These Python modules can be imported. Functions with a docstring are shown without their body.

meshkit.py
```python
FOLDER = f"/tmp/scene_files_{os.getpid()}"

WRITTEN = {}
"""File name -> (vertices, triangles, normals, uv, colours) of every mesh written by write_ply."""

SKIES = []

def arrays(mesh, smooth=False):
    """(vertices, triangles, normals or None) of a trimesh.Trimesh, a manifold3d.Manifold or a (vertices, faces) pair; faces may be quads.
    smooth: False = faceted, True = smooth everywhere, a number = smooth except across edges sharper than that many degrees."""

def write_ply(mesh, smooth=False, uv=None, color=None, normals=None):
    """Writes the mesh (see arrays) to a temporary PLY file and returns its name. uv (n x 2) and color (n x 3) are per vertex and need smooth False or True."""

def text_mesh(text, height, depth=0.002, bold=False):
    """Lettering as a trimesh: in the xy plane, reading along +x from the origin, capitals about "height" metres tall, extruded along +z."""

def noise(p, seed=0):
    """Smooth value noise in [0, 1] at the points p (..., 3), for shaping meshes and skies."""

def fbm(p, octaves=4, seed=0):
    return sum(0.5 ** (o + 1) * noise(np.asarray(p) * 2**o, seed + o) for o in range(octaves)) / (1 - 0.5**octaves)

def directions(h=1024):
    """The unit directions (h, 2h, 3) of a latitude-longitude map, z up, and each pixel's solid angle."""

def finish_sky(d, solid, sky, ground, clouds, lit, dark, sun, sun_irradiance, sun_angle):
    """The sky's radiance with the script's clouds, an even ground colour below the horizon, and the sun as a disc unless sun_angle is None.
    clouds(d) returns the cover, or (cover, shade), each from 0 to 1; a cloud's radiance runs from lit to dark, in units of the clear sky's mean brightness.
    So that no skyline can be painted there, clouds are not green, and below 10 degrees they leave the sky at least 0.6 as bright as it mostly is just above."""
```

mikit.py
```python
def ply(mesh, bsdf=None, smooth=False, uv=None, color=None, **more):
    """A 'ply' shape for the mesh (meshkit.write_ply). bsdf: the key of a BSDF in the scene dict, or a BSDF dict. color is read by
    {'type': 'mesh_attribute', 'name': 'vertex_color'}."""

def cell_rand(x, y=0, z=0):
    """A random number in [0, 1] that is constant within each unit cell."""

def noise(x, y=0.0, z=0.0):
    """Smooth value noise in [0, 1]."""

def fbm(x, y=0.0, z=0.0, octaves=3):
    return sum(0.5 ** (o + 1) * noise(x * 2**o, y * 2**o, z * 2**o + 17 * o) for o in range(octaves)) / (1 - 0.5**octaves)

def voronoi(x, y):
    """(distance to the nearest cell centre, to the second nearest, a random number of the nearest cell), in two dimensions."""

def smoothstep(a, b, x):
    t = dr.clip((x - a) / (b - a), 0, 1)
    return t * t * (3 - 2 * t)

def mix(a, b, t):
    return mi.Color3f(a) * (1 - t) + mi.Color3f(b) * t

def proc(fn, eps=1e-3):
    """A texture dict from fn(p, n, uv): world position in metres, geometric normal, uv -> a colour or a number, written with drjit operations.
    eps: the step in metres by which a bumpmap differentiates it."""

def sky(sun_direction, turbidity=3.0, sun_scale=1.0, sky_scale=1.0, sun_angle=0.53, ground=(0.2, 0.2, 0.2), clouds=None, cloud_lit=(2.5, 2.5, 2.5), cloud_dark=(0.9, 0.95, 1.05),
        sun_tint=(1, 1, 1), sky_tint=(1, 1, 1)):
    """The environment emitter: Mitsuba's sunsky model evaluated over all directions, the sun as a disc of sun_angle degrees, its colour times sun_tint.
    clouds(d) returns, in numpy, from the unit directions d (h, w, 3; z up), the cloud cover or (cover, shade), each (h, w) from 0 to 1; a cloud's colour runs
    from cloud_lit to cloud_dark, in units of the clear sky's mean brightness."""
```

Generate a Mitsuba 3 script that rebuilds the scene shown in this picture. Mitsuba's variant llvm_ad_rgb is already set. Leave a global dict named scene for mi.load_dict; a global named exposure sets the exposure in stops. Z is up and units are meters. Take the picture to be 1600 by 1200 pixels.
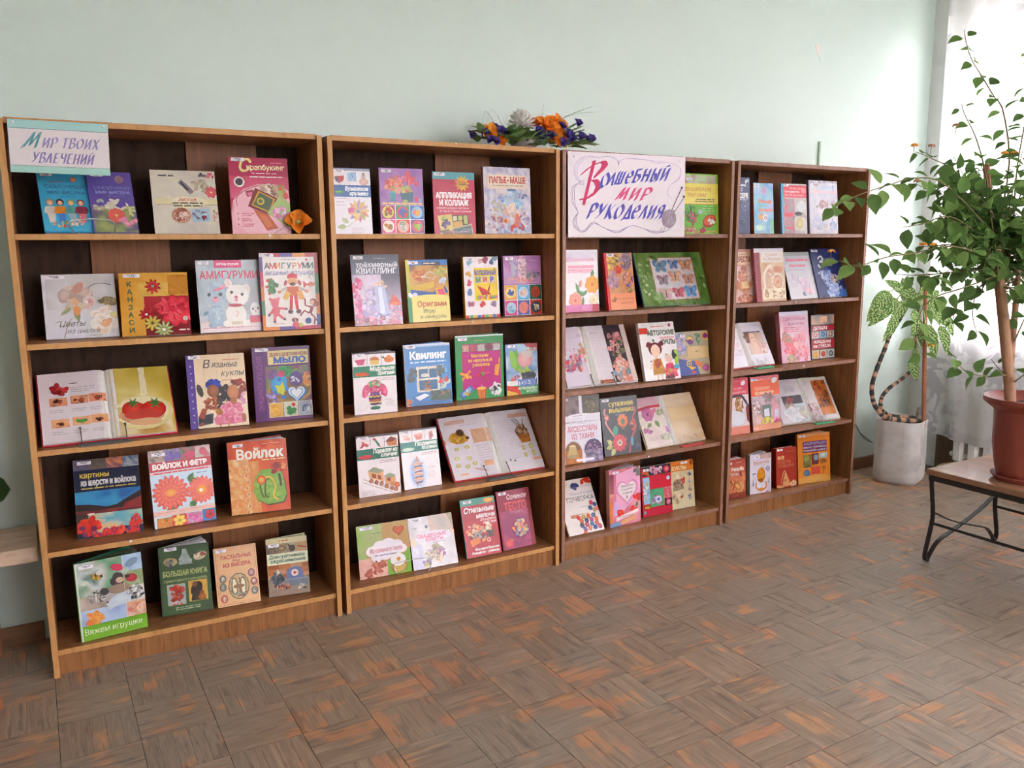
import math, random
import numpy as np, trimesh, mitsuba as mi, drjit as dr
import mikit, meshkit
from mikit import proc, noise, fbm, cell_rand, smoothstep, mix, voronoi

T = mi.ScalarTransform4f
scene, labels = {'type': 'scene'}, {}

# ------------------------------------------------------------------ camera, sky, exposure
CAM = np.array([0.0464, -3.1227, 1.4891])
FW = np.array([0.4918, 0.8550, -0.16488]); FW /= np.linalg.norm(FW)
_r = np.cross(FW, [0, 0, 1.0]); _r /= np.linalg.norm(_r)
_u = np.cross(_r, FW)
ROLL = -0.007535
UP = -math.sin(ROLL) * _r + math.cos(ROLL) * _u
scene['camera'] = {'type': 'perspective', 'fov_axis': 'x', 'fov': 63.2, 'near_clip': 0.05, 'far_clip': 200.0,
                   'to_world': T().look_at(origin=CAM.tolist(), target=(CAM + FW).tolist(), up=UP.tolist())}
exposure = 0.94
SKY = 60.0      # an evenly overcast sky; the room takes all its light from it, through the windows
scene['sky'] = mikit.sky((0.5, -0.3, 0.8), turbidity=4.0, sun_scale=0.0, ground=(0.3, 0.3, 0.28),
                         clouds=lambda d: np.ones(d.shape[:2]), cloud_lit=(SKY * 1.03, SKY * 0.975, SKY * 1.02), cloud_dark=(SKY, SKY, SKY))

# ------------------------------------------------------------------ naming and mesh helpers
def uniq(base, parent=None):
    full = (parent + '__' if parent else '') + base
    taken = lambda k: k in scene or k in labels or k in RESERVED
    k, n = full, 0
    while taken(k):
        n += 1
        k = '%s_%03d' % (full, n)
    RESERVED.add(k)
    return k
RESERVED = set()

def thing(name, label, cat, group=None):
    k = uniq(name)
    labels[k] = {'label': label, 'category': cat}
    if group: labels[k]['group'] = group
    return k

def add(name, mesh, bsdf, parent=None, smooth=False, label=None, cat=None, group=None, kind=None, **kw):
    k = uniq(name, parent)
    scene[k] = mesh if isinstance(mesh, dict) else mikit.ply(mesh, bsdf, smooth=smooth, **kw)
    d = {}
    if label: d['label'] = label
    if cat: d['category'] = cat
    if group: d['group'] = group
    if kind: d['kind'] = kind
    if d: labels[k] = d
    return k

def reuse(src, name, parent=None, to_world=None, bsdf=None, **lab):
    """one more entry with the ply dict of another, placed anew"""
    k = uniq(name, parent)
    d = dict(scene[src]) if isinstance(src, str) else dict(src)
    if to_world is not None: d['to_world'] = to_world
    if bsdf: d['bsdf'] = {'type': 'ref', 'id': bsdf}
    scene[k] = d
    if lab: labels[k] = lab
    return k

def box(x0, x1, y0, y1, z0, z1):
    m = trimesh.creation.box((x1 - x0, y1 - y0, z1 - z0))
    m.apply_translation(((x0 + x1) / 2, (y0 + y1) / 2, (z0 + z1) / 2))
    return m

def bevel_box(x0, x1, y0, y1, z0, z1, b=0.0015):
    """a box whose edges are cut by b"""
    lo, hi = np.array([x0, y0, z0]), np.array([x1, y1, z1])
    pts = []
    for s in np.ndindex(2, 2, 2):
        c = np.where(np.array(s) == 0, lo, hi); inw = np.where(np.array(s) == 0, b, -b)
        for a in range(3):
            q = c + inw; q[a] = c[a]; pts.append(q)
    return trimesh.convex.convex_hull(np.array(pts))

def cat(ms): return trimesh.util.concatenate(ms)

def tube(pts, r, n=8, caps=True):
    """a round tube along pts; r a number or one per point"""
    P = np.asarray(pts, float); r = np.broadcast_to(np.asarray(r, float), len(P))
    t = np.gradient(P, axis=0); t /= np.linalg.norm(t, axis=1, keepdims=True) + 1e-12
    a = np.array([0, 0, 1.0]) if abs(t[0][2]) < 0.9 else np.array([1.0, 0, 0])
    V = []
    for i in range(len(P)):
        a = a - t[i] * (a @ t[i]); a /= np.linalg.norm(a) + 1e-12
        b = np.cross(t[i], a)
        th = np.arange(n) * 2 * np.pi / n
        V.append(P[i] + r[i] * (np.cos(th)[:, None] * a + np.sin(th)[:, None] * b))
    V = np.vstack(V); F = []
    for i in range(len(P) - 1):
        for j in range(n):
            k = (j + 1) % n
            F += [[i * n + j, i * n + k, (i + 1) * n + k], [i * n + j, (i + 1) * n + k, (i + 1) * n + j]]
    if caps:
        c0, c1 = len(V), len(V) + 1
        V = np.vstack([V, P[:1], P[-1:]])
        for j in range(n):
            k = (j + 1) % n
            F += [[c0, k, j], [c1, (len(P) - 1) * n + j, (len(P) - 1) * n + k]]
    return trimesh.Trimesh(V, F, process=False)

def spline(pts, n=24):
    """Catmull-Rom through pts"""
    P = np.asarray(pts, float); P = np.vstack([2 * P[0] - P[1], P, 2 * P[-1] - P[-2]])
    out = []
    m = len(P) - 3
    for s in np.linspace(0, m - 1e-9, n):
        i = int(s); t = s - i
        p0, p1, p2, p3 = P[i:i + 4]
        out.append(0.5 * (2 * p1 + (p2 - p0) * t + (2 * p0 - 5 * p1 + 4 * p2 - p3) * t * t + (3 * p1 - p0 - 3 * p2 + p3) * t ** 3))
    return np.array(out)

def lathe(prof, n=40):
    return trimesh.creation.revolve(np.asarray(prof, float), sections=n)

def flat_bar(pts, w, t, side):
    """a flat bar of width w along `side`, thickness t, following pts"""
    P = np.asarray(pts, float); side = np.asarray(side, float); side /= np.linalg.norm(side)
    tg = np.gradient(P, axis=0); tg /= np.linalg.norm(tg, axis=1, keepdims=True)
    nn = np.cross(tg, side); nn /= np.linalg.norm(nn, axis=1, keepdims=True)
    R = [P + side * w / 2 * a + nn * t / 2 * b for a, b in ((-1, -1), (1, -1), (1, 1), (-1, 1))]
    V = np.stack(R, 1).reshape(-1, 3); F = []
    for i in range(len(P) - 1):
        for j in range(4):
            k = (j + 1) % 4
            F += [[i * 4 + j, i * 4 + k, i * 4 + 4 + k], [i * 4 + j, i * 4 + 4 + k, i * 4 + 4 + j]]
    F += [[0, 2, 1], [0, 3, 2]]; e = 4 * (len(P) - 1); F += [[e, e + 1, e + 2], [e, e + 2, e + 3]]
    m = trimesh.Trimesh(V, F, process=False); m.fix_normals(); return m

def lin(c):
    """'rrggbb' as printed -> linear reflectance"""
    if not isinstance(c, str): return np.asarray(c, float)
    if len(c) == 3: c = ''.join(q * 2 for q in c)
    v = np.array([int(c[i:i + 2], 16) for i in (0, 2, 4)]) / 255.0
    return np.where(v < 0.04045, v / 12.92, ((v + 0.055) / 1.055) ** 2.4) * 0.92

# ------------------------------------------------------------------ materials
def pbsdf(color, rough=0.5, spec=0.5, **kw):
    if not isinstance(color, dict): color = {'type': 'rgb', 'value': [float(x) for x in color]}
    return {'type': 'principled', 'base_color': color, 'roughness': rough, 'specular': spec, **kw}
def two(b): return {'type': 'twosided', 'bsdf': b}
def mat(name, color, rough=0.5, spec=0.5, **kw): scene['m_' + name] = two(pbsdf(color, rough, spec, **kw)); return 'm_' + name

C3 = mi.Color3f
def wood_fn(base, dark, ax, fx, fz):
    def fn(p, n, uv):
        a = p.x + p.y * 1.31 if ax == 'v' else (p.y + p.z * 1.17 if ax == 'h' else p.x + p.z)
        l = p.z if ax == 'v' else p.x
        if ax == 'y': a, l = p.x + p.z * 1.2, p.y
        g = fbm(a * fx, l * fz, 3.0, octaves=3)
        fine = noise(a * fx * 4.0, l * fz * 2.0, 9.0)
        pore = smoothstep(0.62, 0.8, noise(a * fx * 3.1, l * 22.0, 5.0))
        t = dr.clip(0.15 + 0.75 * g + 0.25 * (fine - 0.5) - 0.25 * pore, 0, 1)
        return mix(dark, base, t)
    return proc(fn)
VEN = dict(base=(0.37, 0.165, 0.062), dark=(0.185, 0.07, 0.024))
mat('veneer_v', wood_fn(VEN['base'], VEN['dark'], 'v', 55, 1.3), 0.42, 0.3)
mat('veneer_h', wood_fn((0.37, 0.175, 0.076), (0.20, 0.082, 0.034), 'h', 60, 1.5), 0.38, 0.4)
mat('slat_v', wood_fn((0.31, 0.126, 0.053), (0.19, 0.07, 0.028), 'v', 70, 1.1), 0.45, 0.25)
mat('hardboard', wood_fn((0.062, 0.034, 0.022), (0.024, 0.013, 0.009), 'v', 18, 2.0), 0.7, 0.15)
mat('edge_ochre', wood_fn((0.62, 0.33, 0.12), (0.43, 0.20, 0.065), 'v', 26, 4.0), 0.45, 0.4)
mat('edge_brown', wood_fn((0.36, 0.185, 0.13), (0.2, 0.095, 0.062), 'v', 26, 4.0), 0.4, 0.5)
def wall_fn(p, n, uv):
    g = fbm(p.x * 2.3, p.z * 2.3, 1.0, octaves=4)
    s = noise(p.x * 60, p.z * 60, 2.0)
    return mix((0.645, 0.775, 0.725), (0.69, 0.80, 0.755), dr.clip(g + 0.2 * (s - 0.5), 0, 1))
mat('mint_wall', proc(wall_fn), 0.42, 0.45)
def grey_fn(p, n, uv):
    g = fbm(p.y * 3, p.z * 3, 4.0, octaves=3)
    return mix((0.60, 0.61, 0.60), (0.70, 0.70, 0.69), g)
mat('pale_wall', proc(grey_fn), 0.6, 0.3)
mat('ceiling', (0.80, 0.80, 0.78), 0.8, 0.2)
mat('reveal', (0.8, 0.8, 0.8), 0.5, 0.3)
mat('white_paint', (0.78, 0.77, 0.74), 0.35, 0.5)
mat('brown_paint', wood_fn((0.25, 0.12, 0.065), (0.15, 0.07, 0.035), 'h', 20, 2.0), 0.45, 0.4)
mat('recess_brown', wood_fn((0.14, 0.085, 0.055), (0.09, 0.055, 0.035), 'v', 16, 2.0), 0.6, 0.3)
scene['m_print'] = two(pbsdf({'type': 'mesh_attribute', 'name': 'vertex_color'}, 0.30, 0.5))
scene['m_matt_print'] = two(pbsdf({'type': 'mesh_attribute', 'name': 'vertex_color'}, 0.6, 0.3))
def page_fn(p, n, uv):
    return mix((0.74, 0.72, 0.70), (0.60, 0.57, 0.54), smoothstep(0.45, 0.75, noise(p.x * 900, p.y * 900, p.z * 25)))
mat('pages', proc(page_fn), 0.8, 0.2)
# ------------------------------------------------------------------ the room
XR, YB, ZC = 5.215, 0.40, 3.25        # right wall, back wall, ceiling
XL, YF = -3.2, -6.4
W1 = (-2.05, 0.165)                    # windows of the right wall, y from-to; the second lies outside the frame
W2 = (-5.3, -3.0)
WZ0, WZ1 = 0.92, 2.92
RV = [(0.9, 4.3)]                       # window of the wall behind the camera, x from-to
add('wall_back', box(XL, XR + 0.35, YB, YB + 0.2, -0.1, ZC), 'm_mint_wall', kind='structure',
    label='glossy mint green wall behind the bookcases')
add('paint_chip', trimesh.creation.extrude_polygon(__import__('shapely').Polygon([(0, 0), (0.035, 0.012), (0.05, -0.02), (0.04, -0.05), (0.05, -0.085), (0.022, -0.05), (0.005, -0.028)]), 0.0012)
    .apply_transform(np.array([[1, 0, 0, 4.12], [0, 0, -1, YB - 0.0002], [0, 1, 0, 2.62], [0, 0, 0, 1.0]])), 'm_white_paint', 'wall_back', label='white chip where the mint paint has come off')
def wall_with_holes(a0, a1, holes, z0=-0.1):
    """pieces (a0, a1, z0, z1) of a wall left around window holes"""
    out, at = [], a0
    for h0, h1 in sorted(holes):
        out += [(at, h0, z0, ZC), (h0, h1, z0, WZ0), (h0, h1, WZ1, ZC)]; at = h1
    return out + [(at, a1, z0, ZC)]
add('wall_right', cat([box(XR, XR + 0.35, a, b, c, d) for a, b, c, d in wall_with_holes(YF, YB, [W1, W2])]), 'm_pale_wall', kind='structure',
    label='pale grey wall with the curtained window')
add('wall_front', cat([box(a, b, YF - 0.3, YF, c, d) for a, b, c, d in wall_with_holes(XL, XR + 0.35, RV)]), 'm_mint_wall', kind='structure', label='wall behind the viewer')
add('wall_left', box(XL - 0.2, XL, YF - 0.3, YB + 0.2, -0.1, ZC), 'm_mint_wall', kind='structure', label='left wall of the room')
add('ceiling', box(XL - 0.2, XR + 0.35, YF - 0.3, YB + 0.2, ZC, ZC + 0.15), 'm_ceiling', kind='structure', label='white ceiling')
scene['m_pane'] = {'type': 'thindielectric', 'int_ior': 1.5}
def window(n, axis, a0, a1, at):
    fr, gl = [], None
    zz = (WZ0, WZ1)
    mk = (lambda p, q, z0, z1, d: box(at - d, at + d, p, q, z0, z1)) if axis == 'x' else (lambda p, q, z0, z1, d: box(p, q, at - d, at + d, z0, z1))
    k = add('window_%d' % n, cat([mk(a0, a0 + .06, *zz, .035), mk(a1 - .06, a1, *zz, .035), mk(a0, a1, WZ0, WZ0 + .06, .035), mk(a0, a1, WZ1 - .06, WZ1, .035),
            mk((a0 + a1) / 2 - .045, (a0 + a1) / 2 + .045, *zz, .035)]), 'm_white_paint', kind='structure', label='white window frame')
    m = (a0 + a1) / 2
    for p, q in ((a0 + .06, m - .045), (m + .045, a1 - .06)):
        z0, z1 = WZ0 + .06, WZ1 - .06
        v = [(at, p, z0), (at, q, z0), (at, q, z1), (at, p, z1)] if axis == 'x' else [(p, at, z0), (q, at, z0), (q, at, z1), (p, at, z1)]
        add('pane', trimesh.Trimesh(v, [[0, 1, 2], [0, 2, 3]], process=False), 'm_pane', k)
window(1, 'x', W1[0], W1[1], XR + 0.22)
window(2, 'x', W2[0], W2[1], XR + 0.22)
window(3, 'y', RV[0][0], RV[0][1], YF - 0.18)
add('trim_1', bevel_box(XR - 0.06, XR + 0.18, W1[0] - 0.05, W1[1] + 0.06, WZ0 - 0.035, WZ0, .004), 'm_white_paint', kind='structure', label='white window sill behind the lace curtain')
add('baseboard_back_1', bevel_box(XL, -0.02, YB - 0.018, YB, 0, 0.075), 'm_brown_paint', kind='structure', label='brown wooden baseboard left of the bookcases')
add('baseboard_back_2', bevel_box(4.23, XR, YB - 0.018, YB, 0, 0.075), 'm_brown_paint', kind='structure', label='brown wooden baseboard in the corner')
add('baseboard_right', bevel_box(XR - 0.018, XR, 0.15, YB - 0.018, 0, 0.06), 'm_pale_wall', kind='structure', label='grey skirting under the window')

# ---- floor: parquet squares of five strips, laid crosswise; the pieces in view one by one
TS, FX0, FY0 = 0.2185, 1.0945, -0.743
def floor_fn(orient):
    def fn(p, n, uv):
        tx, ty = dr.floor((p.x - FX0) / TS), dr.floor((p.y - FY0) / TS)
        u, v = (p.x, p.y) if orient == 'x' else (p.y, p.x)         # grain runs along u
        strip = dr.floor((v - (FY0 if orient == 'x' else FX0)) / (TS / 5))
        r1, r2 = cell_rand(strip, tx * 7 + ty * 13, 3), cell_rand(strip, tx * 5 + ty * 11, 8)
        g = fbm(v * 70, u * 6, r1 * 40, octaves=3)
        fine = noise(v * 380, u * 24, 3.0)
        blot = fbm(p.x * 2.6, p.y * 2.6, 7.0, octaves=4)
        blot2 = fbm(p.x * 11.0 + r2, p.y * 11.0, 17.0, octaves=3)
        tone = cell_rand(tx, ty, 5)
        c = mix((0.245, 0.170, 0.122), (0.355, 0.252, 0.185), dr.clip(g * 1.0 + (r1 - 0.5) * 0.22 + (tone - 0.5) * 0.35, 0, 1))
        c = mix(c, C3(0.275, 0.228, 0.185), smoothstep(0.42, 0.62, blot) * 0.7)                        # grey worn film
        c = mix(c, C3(0.43, 0.315, 0.24), smoothstep(0.60, 0.85, g) * 0.45)
        orange = smoothstep(0.585, 0.735, 0.16 * r2 + 0.50 * blot2 + 0.22 * g + 0.20 * (1 - blot))   # bare, reddish wood
        c = mix(c, mix((0.46, 0.205, 0.115), (0.52, 0.27, 0.13), r1), orange * 0.85)
        dark = smoothstep(0.62, 0.80, fbm(v * 60, u * 8, 21.0, octaves=3))
        c = mix(c, C3(0.15, 0.112, 0.09), dark * 0.55)
        return c * (0.88 + 0.24 * fine)
    return proc(fn)
def rough_fn(p, n, uv): return 0.34 + 0.25 * fbm(p.x * 7, p.y * 7, 2.0, octaves=3)
scene['m_floor_x'] = two({'type': 'principled', 'base_color': floor_fn('x'), 'roughness': proc(rough_fn), 'specular': 0.5})
scene['m_floor_y'] = two({'type': 'principled', 'base_color': floor_fn('y'), 'roughness': proc(rough_fn), 'specular': 0.5})
mat('joint', (0.07, 0.05, 0.04), 0.8, 0.2)
add('floor', box(XL - 0.2, XR + 0.35, YF - 0.3, YB + 0.2, -0.12, -0.0035), 'm_joint', kind='structure', label='worn brown parquet floor')
def tile_mesh(i, j, r):
    x0, y0 = FX0 + i * TS, FY0 + j * TS
    ms = []
    for s in range(5):
        a0, a1 = s * TS / 5 + 0.0004, (s + 1) * TS / 5 - 0.0004
        if s == 0: a0 += 0.0006
        if s == 4: a1 -= 0.0006
        h = -0.0004 - 0.0007 * r.random()
        t = r.normal(0, 0.0003)
        e = 0.001
        if (i + j) % 2: bx = (x0 + e, x0 + TS - e, y0 + a0, y0 + a1)
        else: bx = (x0 + a0, x0 + a1, y0 + e, y0 + TS - e)
        m = box(*bx, -0.01, h)
        top = m.vertices[:, 2] > -0.005
        m.vertices[top & (m.vertices[:, 0] > (bx[0] + bx[1]) / 2), 2] = min(-0.0001, h + t)
        ms.append(m)
    return cat(ms)
def project(q):
    d = np.atleast_2d(q) - CAM
    rr = math.cos(ROLL) * _r + math.sin(ROLL) * _u
    z = d @ FW
    return np.stack([800 + 1301 * (d @ rr) / z, 600 - 1301 * (d @ UP) / z, z], -1)
near, far = [], []
fr = np.random.default_rng(3)
for i in range(-20, 20):
    for j in range(-26, 6):
        x0, y0 = FX0 + i * TS, FY0 + j * TS
        if x0 < XL or x0 + TS > XR + 0.01 or y0 < YF or y0 + TS > YB + 0.2: continue
        c = np.array([[x0, y0, 0], [x0 + TS, y0, 0], [x0, y0 + TS, 0], [x0 + TS, y0 + TS, 0]])
        q = project(c)
        seen = (q[:, 2] > 0.3).all() and (q[:, 0] > 0).any() and (q[:, 0] < 1600).any() and (q[:, 1] < 1200).any() and (q[:, 1] > 600).any()
        hid = y0 > 0.03 and 0 < x0 < 4.1
        (near if seen and not hid else far).append((i, j, q[:, 2].mean()))
near.sort(key=lambda t: t[2])
far += near[299:]; near = near[:299]
for i, j, _ in near:
    add('tile', tile_mesh(i, j, fr), 'm_floor_x' if (i + j) % 2 else 'm_floor_y', 'floor')
for o in (0, 1):
    ms = [tile_mesh(i, j, fr) for i, j, _ in far if (i + j) % 2 == o]
    add('tile_field', cat(ms), 'm_floor_x' if o else 'm_floor_y', 'floor', kind='stuff')
# ------------------------------------------------------------------ the four bookcases
CW, CH, TB = 1.0355, 1.90, 0.019
SZ = [1.5355, 1.1759, 0.8147, 0.4557, 0.0959]      # tops of the shelves
REC, DEPTH = 0.012, 0.31
CASES = [(0.0, 0.0278, -0.0276), (1.055, -0.0013, 0.0), (2.1157, 0.0152, 0.0102), (3.1796, 0.0305, 0.0141)]
SLAT = [  # where the lighter board of each bay stands, from-to across the case, top bay first
    [(0.575, 0.825), (0.235, 0.495), (0.60, 0.855), (0.235, 0.50), (0.575, 0.83)],
    [(0.555, 0.815), (0.225, 0.495), (0.56, 0.82), (0.20, 0.46), (0.545, 0.81)],
    [(0.52, 0.78), (0.135, 0.40), (0.45, 0.71), (0.19, 0.40), (0.42, 0.68)],
    [(0.44, 0.70), (0.10, 0.36), (0.395, 0.65), (0.13, 0.39), (0.385, 0.62)]]
CASE_LABEL = ['leftmost tall brown bookcase with ochre edges and the small turquoise framed sign', 'brown bookcase with ochre edges and the flower bowl standing on top',
              'brown bookcase carrying the big white poster with a ball of yarn', 'rightmost brown bookcase, beside the potted plants']
def case_matrix(c):
    x, y, th = CASES[c]
    m = np.eye(4); m[:2, :2] = [[math.cos(th), -math.sin(th)], [math.sin(th), math.cos(th)]]; m[:2, 3] = x, y
    return m
for c in range(4):
    k = thing('bookcase', CASE_LABEL[c], 'bookcase', 'bookcases along the mint wall')
    M = case_matrix(c)
    A = lambda name, m, b, par=k, **kw: add(name, m.apply_transform(M), b, par, **kw)
    E = 'm_edge_ochre' if c < 2 else 'm_edge_brown'
    for s, (x0, x1) in enumerate(((0, TB), (CW - TB, CW))):
        sp = A('side_panel', box(x0, x1, 0.0012, DEPTH, 0, CH - 0.005), 'm_veneer_v')
        A('edge_band', bevel_box(x0, x1, 0, 0.0014, 0, CH - 0.005, .0004), E if not (c == 2 and s == 0) else 'm_edge_brown', sp)
    tp = A('top_panel', box(TB, CW - TB, REC + .0012, DEPTH, CH - TB, CH), 'm_veneer_h')
    A('edge_band', bevel_box(TB, CW - TB, REC, REC + .0014, CH - TB, CH, .0004), E, tp)
    for z in SZ:
        sh = A('shelf', box(TB + .0003, CW - TB - .0003, REC + .0012, DEPTH - 0.024, z - TB, z), 'm_veneer_h')
        A('edge_band', bevel_box(TB + .0003, CW - TB - .0003, REC, REC + .0014, z - TB, z, .0004), E, sh)
    A('plinth', box(TB + .0003, CW - TB - .0003, REC + .012, REC + .028, 0, SZ[4] - TB), 'm_veneer_v')
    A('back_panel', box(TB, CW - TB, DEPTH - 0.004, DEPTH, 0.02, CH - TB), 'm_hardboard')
    for b in range(5):
        z0, z1 = SZ[b], (CH if b == 0 else SZ[b - 1]) - TB
        f0, f1 = SLAT[c][b]
        A('back_board', box(f0 * CW, f1 * CW, DEPTH - 0.0205, DEPTH - 0.0045, z0, z1), 'm_slat_v')
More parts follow.
